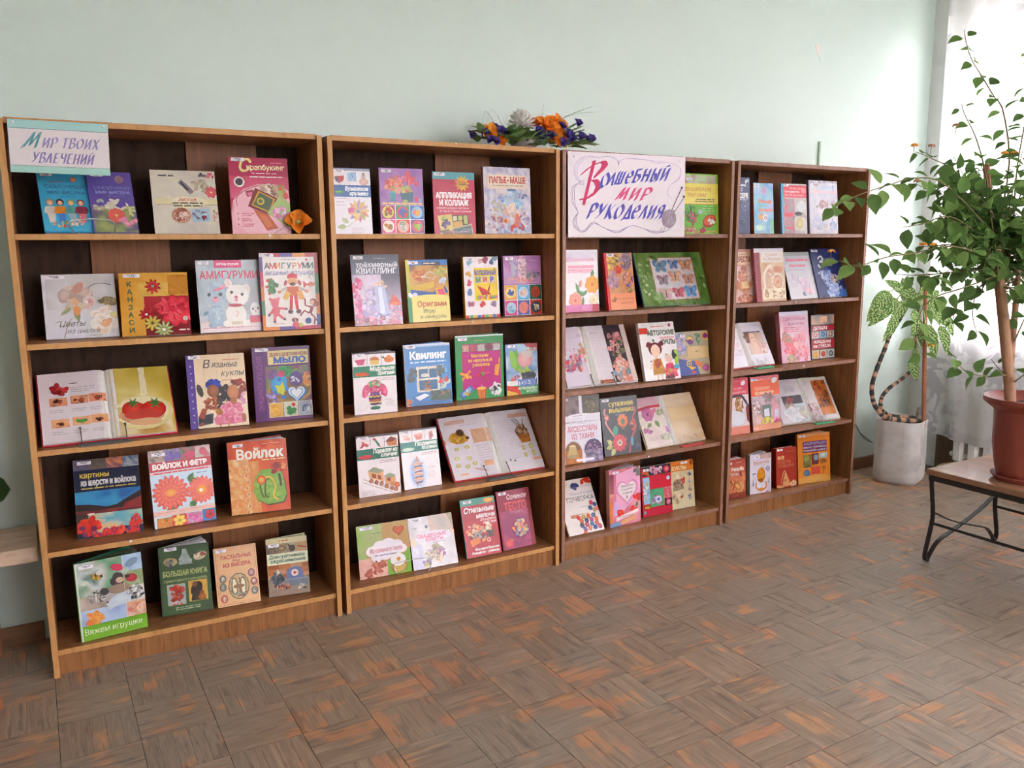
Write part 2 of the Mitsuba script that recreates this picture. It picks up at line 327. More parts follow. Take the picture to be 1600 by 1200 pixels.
BK = {   # place of each book: case, bay, x, y, turn, width, height, lean (metres, radians)
    'A1': (0, 0, 0.1086, 0.0975, 0.0913, 0.1503, 0.2306, 0.4318),
    'A2': (0, 0, 0.2563, 0.0975, 0.0621, 0.1419, 0.2333, 0.4218),
    'A3': (0, 0, 0.449, 0.101, -0.0546, 0.2198, 0.2342, 0.2693),
    'A4': (0, 0, 0.7152, 0.0995, -0.1133, 0.2126, 0.2795, 0.0847),
    'A5': (0, 1, 0.0815, 0.1307, -0.0415, 0.2273, 0.2289, 0.3117),
    'A6': (0, 1, 0.3157, 0.0976, -0.129, 0.2272, 0.2286, 0.2736),
    'A7': (0, 1, 0.5768, 0.0815, -0.0583, 0.2208, 0.265, 0.1022),
    'A8': (0, 1, 0.7945, 0.0478, -0.0896, 0.2165, 0.2889, 0.0452),
    'B1': (0, 2, 0.0345, 0.0799, -0.0066, 0.4380, 0.2807, 0.6141),
    'B2': (0, 2, 0.5221, 0.1144, -0.1144, 0.2097, 0.2763, 0.1979),
    'B3': (0, 2, 0.7638, 0.1162, -0.0868, 0.2186, 0.2879, 0.0504),
    'B4': (0, 3, 0.1157, 0.1295, -0.1103, 0.217, 0.2833, 0.3272),
    'B5': (0, 3, 0.37, 0.1009, 0.031, 0.2198, 0.2898, 0.1199),
    'B6': (0, 3, 0.6487, 0.1093, -0.1352, 0.2233, 0.2832, 0.2021),
    'C1': (0, 4, 0.0964, 0.0609, 0.0773, 0.2206, 0.2862, 0.0766),
    'C2': (0, 4, 0.3736, 0.1206, -0.1335, 0.1815, 0.2573, 0.3182),
    'C3': (0, 4, 0.5738, 0.1029, -0.0859, 0.16, 0.2284, 0.2877),
    'C4': (0, 4, 0.7715, 0.1032, -0.1751, 0.1604, 0.2302, 0.2488),
    'D1': (1, 0, 1.098, 0.0709, -0.0433, 0.1492, 0.2525, 0.0542),
    'D2': (1, 0, 1.287, 0.0723, -0.0693, 0.1836, 0.2587, 0.0517),
    'D3': (1, 0, 1.52, 0.0722, -0.0533, 0.1885, 0.2532, 0.054),
    'D4': (1, 0, 1.758, 0.0712, -0.0355, 0.2271, 0.2814, 0.0581),
    'D5': (1, 1, 1.146, 0.0232, -0.0445, 0.1988, 0.2805, 0.1351),
    'D6': (1, 1, 1.381, 0.0387, 0.0001, 0.1885, 0.2554, 0.0956),
    'D7': (1, 1, 1.665, 0.085, 0.0084, 0.17, 0.2626, 0.0706),
    'D8': (1, 1, 1.867, 0.0994, 0.0028, 0.1948, 0.2642, 0.0526),
    'E1': (1, 2, 1.139, 0.0477, -0.0994, 0.1773, 0.2498, 0.0377),
    'E2': (1, 2, 1.382, 0.0888, -0.0601, 0.2079, 0.2613, 0.0989),
    'E3': (1, 2, 1.628, 0.1134, -0.0853, 0.2282, 0.2838, 0.0321),
    'E4': (1, 2, 1.872, 0.095, -0.0786, 0.1594, 0.2309, 0.0663),
    'E5': (1, 3, 1.156, 0.0825, -0.0648, 0.1809, 0.2557, 0.0894),
    'E6': (1, 3, 1.36, 0.0881, -0.0141, 0.1746, 0.2549, 0.196),
    'E7': (1, 3, 1.588, 0.0754, 0.003, 0.4757, 0.3127, 0.6213),
    'F1': (1, 4, 1.146, 0.0858, -0.0814, 0.2287, 0.2248, 0.1813),
    'F2': (1, 4, 1.381, 0.0593, -0.0504, 0.2084, 0.2244, 0.3403),
    'F3': (1, 4, 1.64, 0.0608, -0.0419, 0.1729, 0.2614, 0.2971),
    'F4': (1, 4, 1.83, 0.0649, 0.0049, 0.1756, 0.2691, 0.2672),
    'G1': (2, 0, 2.874, 0.0843, -0.0093, 0.2365, 0.2956, 0.0703),
    'G2': (2, 1, 2.15, 0.0885, 0.0025, 0.2248, 0.2878, 0.081),
    'G3': (2, 1, 2.409, 0.0573, 0.0071, 0.1643, 0.2723, 0.1816),
    'G4': (2, 1, 2.687, 0.1377, -0.0185, 0.4333, 0.2841, 0.3754),
    'H1': (2, 2, 2.187, 0.0894, -0.0097, 0.4236, 0.3059, 0.452),
    'H2': (2, 2, 2.637, 0.0564, -0.0499, 0.2172, 0.2906, 0.2704),
    'H3': (2, 2, 2.879, 0.1129, -0.0443, 0.2251, 0.2266, 0.1486),
    'I1': (2, 3, 2.166, 0.0644, -0.0874, 0.2106, 0.3215, 0.1571),
    'I2': (2, 3, 2.418, 0.0878, -0.0284, 0.2228, 0.2873, 0.198),
    'I3': (2, 3, 2.682, 0.0963, 0.0285, 0.4098, 0.2759, 0.5067),
    'I4': (2, 4, 2.192, 0.0629, -0.0019, 0.2087, 0.2719, 0.5369),
    'I5': (2, 4, 2.438, 0.0669, 0.0469, 0.2006, 0.2885, 0.0542),
    'I6': (2, 4, 2.679, 0.1084, -0.0139, 0.1936, 0.2588, 0.1116),
    'I7': (2, 4, 2.865, 0.131, -0.0475, 0.1797, 0.2541, 0.124),
    'K1': (3, 0, 3.2055, 0.1004, 0.0123, 0.1467, 0.2893, 0.0625),
    'K2': (3, 0, 3.381, 0.1001, 0.0146, 0.1471, 0.2638, 0.0818),
    'K3': (3, 0, 3.59, 0.1002, 0.0038, 0.1956, 0.2683, 0.0935),
    'K4': (3, 0, 3.804, 0.0997, -0.0021, 0.2317, 0.2913, 0.0968),
    'K5': (3, 1, 3.232, 0.1012, 0.0039, 0.1876, 0.2824, 0.1529),
    'K6': (3, 1, 3.395, 0.0727, -0.0088, 0.22, 0.2848, 0.1541),
    'K7': (3, 1, 3.71, 0.1237, -0.0017, 0.2218, 0.2727, 0.326),
    'K8': (3, 1, 3.932, 0.1168, 0.0191, 0.2444, 0.2889, 0.3154),
    'L1': (3, 2, 3.253, 0.1158, 0.0655, 0.3675, 0.2643, 0.4882),
    'L2': (3, 2, 3.67, 0.1303, -0.0084, 0.2298, 0.2885, 0.15),
    'L3': (3, 2, 3.947, 0.1612, -0.02, 0.1907, 0.2601, 0.087),
    'L4': (3, 3, 3.233, 0.1064, -0.0134, 0.1806, 0.3084, 0.1164),
    'L5': (3, 3, 3.446, 0.1117, -0.0088, 0.2189, 0.3018, 0.142),
    'L6': (3, 3, 3.697, 0.1368, -0.1065, 0.44, 0.2786, 0.5703),
    'M1': (3, 4, 3.233, 0.101, -0.0543, 0.1546, 0.2218, 0.0677),
    'M2': (3, 4, 3.438, 0.1095, -0.0601, 0.1563, 0.2254, 0.0585),
    'M3': (3, 4, 3.649, 0.1106, -0.1071, 0.1482, 0.2319, 0.0881),
    'M4': (3, 4, 3.829, 0.1109, -0.1648, 0.2313, 0.2917, 0.107),
}
# ------------------------------------------------------------------ printing: flat inks on paper, each shape a few hundredths of a millimetre above the last
_TXT = {}
def glyphs(text, bold):
    k = (text, bold)
    if k not in _TXT:
        m = meshkit.text_mesh(text, 1.0, 0.1, bold=bold)
        f = m.faces[m.face_normals[:, 2] > 0.9]
        u, inv = np.unique(f, return_inverse=True)
        _TXT[k] = (m.vertices[u][:, :2].copy(), inv.reshape(-1, 3))
    return _TXT[k]

class Ink:
    """a printed sheet: 100 units wide, y counts down from its top edge"""
    def __init__(s, w, h, seed=0, sub=1):
        s.k = w / 100.0; s.w, s.h = w, h; s.H = h / s.k; s.sub = sub
        s.V, s.F, s.C, s.n, s.z, s.ys = [], [], [], 0, 1e-4, 1.0
        s.r = np.random.default_rng(seed + 11)
    def put(s, xy, f, c, dz=1.5e-5):
        xy = np.array(xy, float); xy[:, 1] *= s.ys
        xy[:, 0] = np.clip(xy[:, 0], 0, 100); xy[:, 1] = np.clip(xy[:, 1], 0, s.H)
        c = lin(c) if isinstance(c, str) else np.asarray(c, float)
        s.z += dz
        s.V.append(np.column_stack([xy[:, 0] * s.k, s.h - xy[:, 1] * s.k, np.full(len(xy), s.z)]))
        s.F.append(np.asarray(f) + s.n); s.n += len(xy)
        s.C.append(np.broadcast_to(c, (len(xy), 3)) if c.ndim == 1 else c)
        return s
    def grid(s, x0, y0, x1, y1, nx, ny, fn):
        gx, gy = np.meshgrid(np.linspace(0, 1, nx + 1), np.linspace(0, 1, ny + 1))
        u, v = gx.ravel(), gy.ravel()
        a = np.arange((nx + 1) * (ny + 1)).reshape(ny + 1, nx + 1)
        f = np.concatenate([np.stack([a[:-1, :-1], a[1:, :-1], a[1:, 1:]], -1).reshape(-1, 3), np.stack([a[:-1, :-1], a[1:, 1:], a[:-1, 1:]], -1).reshape(-1, 3)])
        return s.put(np.column_stack([x0 + u * (x1 - x0), y0 + v * (y1 - y0)]), f, fn(u, v))
    def R(s, x0, y0, x1, y1, c, c2=None, c3=None):
        nx = max(1, int(abs(x1 - x0) / 100 * s.sub)); a = lin(c); b = lin(c2) if c2 else a; d = lin(c3) if c3 else a
        return s.grid(x0, y0, x1, y1, nx, 1, lambda u, v: a + (b - a) * v[:, None] + (d - a) * (u * (1 - v))[:, None])
    def N(s, x0, y0, x1, y1, cols, f=3.0, n=14, sx=1.0, con=1.6):
        """a blurred photograph: the palette run through by noise"""
        P = np.array([lin(c) for c in cols]); m = max(2, int(n * abs(y1 - y0) / max(1e-6, abs(x1 - x0)))); sd = s.r.integers(1000)
        def fn(u, v):
            t = meshkit.fbm(np.column_stack([u * f * sx, v * f * m / n, np.full(len(u), sd * 1.7)]), 3)
            t = np.clip((t - 0.5) * con + 0.5, 0, 0.999) * (len(P) - 1)
            i = t.astype(int); w = (t - i)[:, None]
            return P[i] * (1 - w) + P[np.minimum(i + 1, len(P) - 1)] * w
        return s.grid(x0, y0, x1, y1, n, m, fn)
    def PG(s, pts, c):
        p = np.asarray(pts, float)
        try: tri = trimesh.creation.triangulate_polygon(Poly(p), engine='earcut'); return s.put(tri[0], tri[1], c)
        except Exception: return s.put(p, [[0, i, i + 1] for i in range(1, len(p) - 1)], c)
    def E(s, x, y, rx, ry=None, c='fff', rot=0, c2=None, n=14, dz=1.5e-5):
        ry = rx if ry is None else ry; t = np.arange(n) * 2 * np.pi / n; q = math.radians(rot)
        a, b = rx * np.cos(t), ry * np.sin(t)
        p = np.column_stack([x + a * math.cos(q) - b * math.sin(q), y + a * math.sin(q) + b * math.cos(q)])
        col = np.vstack([np.tile(lin(c), (n, 1)), lin(c2 or c)[None]])
        return s.put(np.vstack([p, [[x, y]]]), [[i, (i + 1) % n, n] for i in range(n)], col, dz)
    def L(s, pts, w, c, sm=0):
        p = spline(np.column_stack([np.asarray(pts, float), np.zeros(len(pts))]), sm)[:, :2] if sm else np.asarray(pts, float)
        t = np.gradient(p, axis=0); t /= np.linalg.norm(t, axis=1, keepdims=True) + 1e-9
        nn = np.column_stack([-t[:, 1], t[:, 0]]) * w / 2; m = len(p)
        return s.put(np.vstack([p + nn, p - nn]), [q for i in range(m - 1) for q in ([i, i + 1, m + i], [i + 1, m + i + 1, m + i])], c)
    def FR(s, x0, y0, x1, y1, w, c):
        return s.R(x0, y0, x1, y0 + w, c).R(x0, y1 - w, x1, y1, c).R(x0, y0, x0 + w, y1, c).R(x1 - w, y0, x1, y1, c)
    def FL(s, x, y, r, c, c2, n=8, mid='ffd040', pw=0.34, rings=1):
        for k in range(rings):
            rr = r * (1 - 0.34 * k)
            for i in range(n):
                a = 2 * np.pi * (i + 0.5 * k) / n + 0.3
                s.E(x + 0.55 * rr * math.cos(a), y + 0.55 * rr * math.sin(a), 0.47 * rr, pw * rr, c, math.degrees(a), c2, 10, 6e-6)
        return s.E(x, y, r * 0.18, r * 0.18, mid)
    def LF(s, x, y, l, a, w, c, c2=None):
        q = math.radians(a); d = np.array([math.cos(q), math.sin(q)]); e = np.array([-d[1], d[0]]); o = np.array([x, y])
        p = [o, o + d * l * .3 + e * w * .42, o + d * l * .6 + e * w * .4, o + d * l, o + d * l * .6 - e * w * .4, o + d * l * .3 - e * w * .42]
        cc = np.array([lin(c)] * 6); cc[[1, 2]] = lin(c2 or c)
        return s.put(p, [[0, 1, 2], [0, 2, 3], [0, 3, 4], [0, 4, 5]], cc, 6e-6)
    def ST(s, x, y, r, n, c, ir=0.55):
        t = np.arange(2 * n) * np.pi / n; q = np.where(np.arange(2 * n) % 2, ir, 1) * r
        p = np.column_stack([x + q * np.cos(t), y + q * np.sin(t)])
        return s.put(np.vstack([p, [[x, y]]]), [[i, (i + 1) % (2 * n), 2 * n] for i in range(2 * n)], c)
    def HT(s, x, y, r, c):
        t = np.linspace(0, 2 * np.pi, 22)[:-1]
        p = np.column_stack([x + r * np.sin(t) ** 3, y - r * (0.81 * np.cos(t) - 0.31 * np.cos(2 * t) - 0.125 * np.cos(3 * t) - 0.06 * np.cos(4 * t))])
        return s.PG(p, c)
    def BL(s, x, y, rx, ry, cols, n, sz, flat=0.7):
        for _ in range(n):
            a, q = s.r.random() * 6.283, math.sqrt(s.r.random()); z = sz * (0.6 + 0.8 * s.r.random())
            c, c2 = cols[s.r.integers(len(cols))], cols[s.r.integers(len(cols))]
            s.E(x + rx * q * math.cos(a), y + ry * q * math.sin(a), z, z * flat, c, s.r.random() * 180, c2, 8, 5e-6)
        return s
    def T(s, text, x, y, h, c, a='l', b=0, sh=0.0, fit=None, rot=0, sy=1.0):
        v, f = glyphs(text, b); v = v.copy() * h
        v[:, 0] -= v[:, 0].min(); w = v[:, 0].max()
        if fit: v[:, 0] *= fit / w; w = fit
        v[:, 0] += sh * v[:, 1]; v[:, 0] -= {'l': 0, 'c': w / 2, 'r': w}[a]; v[:, 1] *= -sy
        if rot:
            q = math.radians(rot); v = v @ np.array([[math.cos(q), math.sin(q)], [-math.sin(q), math.cos(q)]])
        return s.put(v + [x, y], f, c)
    def TS(s, text, x, y, h, c, o, d=0.7, **k):      # lettering with an outline or shadow
        for dx, dy in ((d, 0), (-d, 0), (0, d), (0, -d)): s.T(text, x + dx, y + dy, h, o, **k)
        return s.T(text, x, y, h, c, **k)
    def ML(s, x, y, w, n, lh, c, t=0.42, rag=0.25, a='l'):
        for i in range(n):
            wl = w * (1 - rag * s.r.random()); p = x if a == 'l' else (x + w - wl if a == 'r' else x + (w - wl) / 2); e = p + wl
            while p < e - 1:
                q = min(e, p + lh * (1 + 3.5 * s.r.random())); s.R(p, y + i * lh, q, y + i * lh + lh * t, c); p = q + lh * 0.45
        return s
    def mesh(s, f=None):
        V, F, C = np.vstack(s.V), np.vstack(s.F), np.vstack(s.C)
        if f is not None: V[:, 2] += f(V[:, 0])
        return V, F, C
from shapely.geometry import Polygon as Poly

def colored(m, c): return np.asarray(m.vertices), np.asarray(m.faces), np.tile(lin(c), (len(m.vertices), 1))
def join(parts):
    V, F, C, n = [], [], [], 0
    for v, f, c in parts:
        V.append(v); F.append(f + n); C.append(c); n += len(v)
    return np.vstack(V), np.vstack(F), np.vstack(C)
def add_ink(name, parts, M, par, bsdf='m_print', **kw):
    V, F, C = join(parts)
    V = V @ M[:3, :3].T + M[:3, 3]
    return add(name, trimesh.Trimesh(V, F, process=False), bsdf, par, color=C, **kw)

def frame(o, ex, ey):
    ez = np.cross(ex, ey); M = np.eye(4); M[:3, 0], M[:3, 1], M[:3, 2], M[:3, 3] = ex, ey, ez / np.linalg.norm(ez), o
    return M
def book_frame(id_, t):
    c, row, x, y, yaw, w, h, lean = BK[id_]
    ex = np.array([math.cos(yaw), math.sin(yaw), 0]); nb = np.array([-math.sin(yaw), math.cos(yaw), 0])
    ey = math.cos(lean) * np.array([0, 0, 1.0]) + math.sin(lean) * nb
    o = np.array([x, y, SZ[row] + 0.0006 + max(0, t * math.sin(lean))])
    return frame(o, ex, ey), w, h

BOOKS = {}
def book(id_, label, art, t=0.012, hard=True, spine='ddd8d4', edge=None, tent=0.0, fan=3, fancol='e6e2e4', back='c8c4c0', sticker=(3, 3, 21), stext='4a4468', group=None):
    M, w, h = book_frame(id_, t)
    k = thing('book', label, 'book', group or 'books standing in the bookcases'); BOOKS[id_] = k
    tb = 0.0024 if hard else 0.0006
    p = Ink(w, h, seed=sum(map(ord, id_)) * 7); art(p)
    cover = bevel_box(0, w, 0, h, -tb, 0, min(tb * .3, .0006))
    add_ink('front_cover', [colored(cover, edge or spine), p.mesh()], M, k)
    ins = 0.003 if hard else 0.0006
    mv = lambda m: m.apply_transform(M)
    if not tent:
        add('page_block', mv(box(0.001, w - ins, ins, h - ins, -t + tb, -tb)), 'm_pages', k)
        add_ink('back_cover', [colored(bevel_box(0, w, 0, h, -t, -t + tb, min(tb * .3, .0006)), back)], M, k)
        add_ink('spine', [colored(bevel_box(-0.0015 if hard else -0.0004, 0.0002, 0, h, -t, 0, .0003), spine)], M, k)
    else:
        th = t * 0.45
        add('page_block', mv(box(0.001, w - ins, ins, h - ins, -th, -tb)), 'm_pages', k)
        add_ink('spine', [colored(bevel_box(-0.0015, 0.0002, 0, h, -t, 0, .0003), spine)], M, k)
        yaw = BK[id_][4]
        def leaf(phi, thick, ww, col, name, b, hh):
            d = np.array([math.cos(yaw + phi), math.sin(yaw + phi), 0])
            Q = frame(M[:3, 3] - M[:3, 2] * t * .6, d, M[:3, 1])
            Q[:3, 2] = np.array([math.sin(yaw + phi), -math.cos(yaw + phi), 0])
            m = box(0.002, ww, (h - hh) / 2, (h + hh) / 2, -thick, 0)
            if b == 'm_pages': add(name, m.apply_transform(Q), b, k)
            else: add_ink(name, [colored(m, col)], Q, k)
        for i in range(fan):
            leaf(tent * (0.35 + 0.5 * (i + .5) / fan), 0.0012, w - ins * (1 + i % 2), fancol[i % len(fancol)] if isinstance(fancol, list) else fancol, 'page', 'ink', h - 2 * ins)
        leaf(tent, tb, w, back, 'back_cover', 'ink', h)
    if sticker:
        sx, sy, sw = sticker; u = w / 100; sh_ = 0.0125 if sw * u > .03 else 0.010
        q = Ink(sw * u, sh_, seed=5 + sum(map(ord, id_)))
        q.R(0, 0, 100, q.H, 'f2eef6'); q.ML(25, q.H * .2, 55, 1, q.H * .36, stext, .5, .1); q.ML(42, q.H * .58, 30, 1, q.H * .36, stext, .5, .1)
        S = M.copy(); S[:3, 3] = (M @ [sx * u, h - sy * u - sh_, p.z + 0.0001, 1])[:3]
        add_ink('inventory_label', [q.mesh()], S, k, 'm_matt_print', label='white inventory sticker')
    return k

def open_book(id_, label, left, right, t=0.016, cover='c03040', group='open books propped on the shelves', split=0.5):
    M, w, h = book_frame(id_, 0.004)
    k = thing('open_book', label, 'book', group); BOOKS[id_] = k
    add_ink('cover', [colored(bevel_box(0, w, 0, h, -0.003, 0, .0008), cover)], M, k)
    pad = 0.005
    wl = w * split
    for side, art, hw in ((0, left, wl), (1, right, w - wl)):
        def prof(s): return t * np.sqrt(np.clip(s / 0.10, 0, 1)) * (1 - 0.5 * s) + 0.0012
        sgn = -1 if side == 0 else 1
        xs = np.concatenate([np.linspace(0, .1, 6) ** 1.0, np.linspace(.14, 1, 9)])
        X = wl + sgn * xs * (hw - pad); Z = prof(xs)
        n = len(xs); V = []
        for yy in (pad, h - pad):
            V += [[x, yy, 0.0001] for x in X] + [[x, yy, z - 0.0002] for x, z in zip(X, Z)]
        V = np.array(V); F = []
        for i in range(n - 1):
            for a, b in ((0, n), (2 * n, 3 * n)): F += [[a + i, a + i + 1, b + i + 1], [a + i, b + i + 1, b + i]]
            F += [[n + i, n + i + 1, 3 * n + i + 1], [n + i, 3 * n + i + 1, 3 * n + i]]
        F += [[n - 1, 2 * n - 1, 4 * n - 1], [n - 1, 4 * n - 1, 3 * n - 1]]
        add('page_block', trimesh.Trimesh(V @ M[:3, :3].T + M[:3, 3], F, process=False), 'm_pages', k)
        p = Ink(hw - pad, h - 2 * pad, seed=sum(map(ord, id_)) + side, sub=16); art(p)
        x0 = pad if side == 0 else wl
        P = M.copy(); P[:3, 3] = (M @ [x0, pad, 0, 1])[:3]
        f = (lambda x: prof((hw - pad - x) / (hw - pad))) if side == 0 else (lambda x: prof(x / (hw - pad)))
        add_ink('page', [p.mesh(f)], P, k, 'm_print')
    return k
# ------------------------------------------------------------------ the covers
def a(p):  # A1
    p.R(0, 0, 100, p.H, '3d9fc4', '4cb6dc'); p.FL(72, 20, 7, 'c8604c', 'e09a80', 6); p.ML(22, 26, 34, 1, 5, 'b06070')
    p.TS('СКАЗОЧНЫЙ', 52, 43, 9, '1d4a86', '6fc4e0', .5, a='c', b=1, fit=80).TS('МИР БИСЕРА', 54, 58, 8.5, '1d4a86', '6fc4e0', .5, a='c', b=1, fit=76); p.ML(42, 63, 40, 1, 3.5, '2a6fa0')
    for x, hair, top, leg in ((18, 'b08868', 'd8cfc4', 'e8e0d8'), (38, '4a2430', 'e08a30', '4a80c8'), (60, '8a9a60', '5a9a90', 'a0b8c0'), (80, '8a4040', '8a3448', 'd07078')):
        p.E(x, 78, 8, 8, hair); p.E(x, 80, 5, 6, 'e8b898'); p.PG([(x - 9, 88), (x + 9, 88), (x + 11, 106), (x - 11, 106)], top); p.PG([(x - 8, 106), (x + 8, 106), (x + 6, 128), (x - 6, 128)], leg)
        p.L([(x - 9, 90), (x - 13, 104)], 4, top); p.L([(x + 9, 90), (x + 13, 102)], 4, top)
    p.BL(40, 132, 26, 7, ['d8c070', 'e8e4e0', 'c85040', '80b060', 'f0d8c0'], 20, 3.4); p.BL(75, 124, 8, 10, ['f0c8c0', 'e8e0dc', 'd89088'], 10, 3); p.R(0, p.H - 3, 100, p.H, '2a7aa8')
book('A1', 'sky blue book with a row of four bead dolls, half hidden under the turquoise sign', a, .010, spine='3a9cc8', sticker=(6, 5, 24))
def a(p):  # A2
    p.R(0, 0, 100, p.H, '5a4e9e', '6c58a8', '6a5aa8'); p.FL(72, 20, 12, '8a6a90', 'a88a90', 8, '90808c'); p.TS('СКАЗОЧНЫЙ', 52, 48, 8.5, '8a8ac8', '504690', .5, a='c', b=1, fit=80)
    p.T('МИР БИСЕРА', 54, 60, 8, 'a0a8dc', a='c', b=1, fit=78); p.ML(40, 65, 50, 1, 3.5, '8a80c0')
    p.N(2, 98, 98, p.H - 2, ['6a8a50', 'a8a870', '8a9a60', '6a5a80', 'c8b898'], 4, 12); p.BL(20, 96, 14, 10, ['d8d0b8', 'b0a890', 'c8c8a0'], 14, 5); p.BL(60, 92, 24, 14, ['f0e8dc', 'e0d8cc', 'd8d4b8'], 18, 8, .45)
    p.FL(54, 118, 20, 'd85048', 'e88070', 10, 'f0d090', rings=2); p.BL(80, 132, 18, 12, ['e090b0', 'd86898', 'e8a8b8'], 24, 5); p.BL(88, 105, 10, 14, ['c8c888', 'a0b070', 'e0d8b0'], 12, 4); p.E(18, 80, 4, 6, 'a8b0b0', 30); p.E(26, 79, 4, 6, 'b8b8a8', -30)
book('A2', 'violet book with bead flowers, right of the sky blue one', a, .010, spine='5a4a98', sticker=(8, 5, 28))
def a(p):  # A3
    p.N(0, 0, 100, p.H, ['c8beb8', 'dcd4c6', 'e6dfcc', 'd2c8c0'], 3, 12); p.ML(12, 8, 30, 1, 5, '5a5460', .5)
    p.R(74, 6, 86, 10, '6a6668'); p.R(76, 3, 80, 7, '4a4648'); p.L([(44, 18), (52, 26), (62, 38)], 8, '908890'); p.L([(46, 20), (56, 33)], 3, '4a4450'); p.BL(74, 26, 16, 11, ['b8ac98', 'a8a088', 'ccc0a8'], 26, 3)
    p.FL(92, 36, 10, 'd04450', 'e88088', 7, 'f0d890', rings=2); p.BL(94, 8, 5, 4, ['c05068', 'd88090'], 6, 3); p.R(4, 48, 100, 57, 'e6dcae'); p.E(55, 54, 30, 10, 'ece4bc'); p.E(55, 53, 27, 8, 'f0e8c8')
    p.T('ДЕКУПАЖ', 54, 51.5, 4.6, 'cc6868', a='c', b=1, fit=28); p.ML(30, 54, 48, 2, 4.5, '6a6058', .5, .1, 'c'); p.L([(4, 58), (28, 58)], .7, 'a89880'); p.L([(78, 58), (100, 58)], .7, 'a89880')
    p.E(42, 76, 15, 13, 'c89880'); p.BL(42, 75, 13, 11, ['8a4030', 'e8d0c0', 'b87058', 'f0e0d8', 'a05a48'], 44, 3.2); p.PG([(58, 66), (86, 64), (86, 86), (60, 87)], 'a8c8dc'); p.BL(72, 75, 11, 9, ['6a3048', '8898b0', 'c8dce8', '8a2838'], 18, 2.6); p.BL(95, 78, 4, 14, ['d0a8a0', 'c8c0a0', 'b86060'], 14, 1.8)
book('A3', 'cream magazine with a red flower and two decorated jewellery boxes', a, .005, False, spine='e0dcd2', sticker=None)
def a(p):  # A4
    p.R(0, 0, 100, p.H, 'b01848', 'c02858'); p.R(0, 32, 100, 70, 'c83860', 'd85a80'); p.E(60, 96, 62, 52, 'f0a8b8'); p.R(0, 92, 100, p.H, 'f4b4c0'); p.E(58, 94, 55, 46, 'f6bcc8')
    p.T('С', 15, 24, 22, 'f0d890', sh=.25, b=1); p.T('крапбукинг', 30, 21, 9.5, 'f4e8b8', b=1, fit=64); p.R(70, 8, 90, 9.2, 'd88098'); p.ML(38, 26, 45, 1, 4, 'e0a0b0', .5, .05); p.ML(34, 32, 58, 1, 4, 'f0d8dc', .5, .05)
    p.E(16, 42, 9, 9, 'f4ece8'); p.E(16, 42, 6.4, 6.4, '40303c'); p.L([(10, 84), (12, 66), (40, 50), (70, 48)], 1, '7a3048', 20); p.PG([(25, 58), (38, 55), (42, 64), (28, 68)], '9a2048'); p.PG([(27, 61), (36, 59), (38, 64), (30, 66)], 'd87090')
    p.PG([(48, 46), (92, 46), (96, 84), (56, 70)], 'c8a890'); p.BL(64, 56, 14, 9, ['8a5040', 'e8d8c8', 'b08070', '705048'], 20, 4); p.BL(86, 58, 9, 12, ['7a9a40', 'c07040', 'a0b858', 'd86030'], 20, 3.5)
    p.PG([(42, 52), (80, 70), (66, 100), (28, 84)], '7c1420'); p.PG([(47, 57), (75, 71), (64, 95), (34, 82)], 'd8a028'); p.PG([(49, 60), (72, 72), (63, 92), (37, 81)], '4a5c3c'); p.E(50, 75, 6.5, 6.5, 'd8b830'); p.E(50, 75, 3.6, 3.6, '5a5c30')
    p.PG([(82, 66), (100, 78), (100, 122), (60, 96)], 'a8c070'); p.BL(86, 96, 15, 12, ['f0b8d0', 'd870a0', 'f8e0e8', 'c890c8'], 36, 3.4); p.FL(94, 66, 5, 'd03030', 'e05040', 6, 'f0a040')
    p.PG([(36, 88), (62, 98), (78, 122), (58, 126)], 'c85828'); p.PG([(44, 96), (58, 100), (68, 118), (58, 121)], 'd87030')
    for y in (97, 106, 115): p.E(11, y, 1.2, 1.2, '802838'); p.ML(17, y - 1, 22, 2, 3.4, 'c05870', .4)
    p.L([(70, p.H), (100, 112)], .8, '503030')
book('A4', 'tall crimson and pink book beside the orange fabric flower', a, .011, spine='a01840', sticker=(5, 1, 22))
def a(p):  # A5
    p.N(0, 0, 100, p.H, ['b8b0ac', 'd0ccd0', 'dcdadf', 'c4bcb8'], 2.2, 12); p.R(0, 55, 52, p.H, 'dcd8de', 'e6e4f0'); p.L([(54, 36), (62, 22), (76, 15), (94, 18)], 1.2, '7a7672', 20)
    p.BL(42, 32, 20, 14, ['d8c0b4', 'c8b0a8', 'e2cfc6', 'b89c94'], 30, 7); p.E(48, 22, 6, 11, 'c89888', 40); p.E(28, 32, 8, 10, 'c8b0a8', 30, 'd8c8c0'); p.E(62, 45, 9, 10, 'e8d8d4', 20, 'c87878'); p.BL(58, 46, 8, 9, ['f0e4e0', 'd8b8b4', 'b86868'], 9, 4)
    p.BL(38, 50, 14, 10, ['e8a878', 'd8c0a8', 'c8ccb0'], 14, 4.5); p.LF(42, 55, 22, 80, 10, '8a9a60', 'a8a888'); p.LF(36, 52, 20, 140, 9, 'a0a880', 'd0c8b0'); p.E(44, 58, 5, 8, 'e09a60')
    p.E(90, 44, 12, 7, '8a7a58', 15); p.BL(86, 46, 10, 5, ['90805c', 'a89870', '706444'], 10, 4); p.BL(80, 74, 17, 18, ['f4ece4', 'f0dccc', 'e8c8b0', 'f8f4f0'], 34, 8); p.BL(82, 78, 7, 6, ['e0a878', 'e8b890'], 8, 4); p.E(94, 66, 5, 5, 'e8dc98')
    p.T('Цветы', 18, 82, 9, '6a625c', sh=.45, fit=34); p.T('из шелка', 28, 93, 7, '7a726c', sh=.45, fit=44); p.L([(14, 76), (20, 74), (20, 84)], .8, '8a827c', 8); p.L([(36, 70), (30, 80), (24, 100)], 1.2, '9a8c78', 10); p.R(58, 97, 76, 98, 'a09890'); p.R(0, 0, 4, p.H, 'e4e2f0')
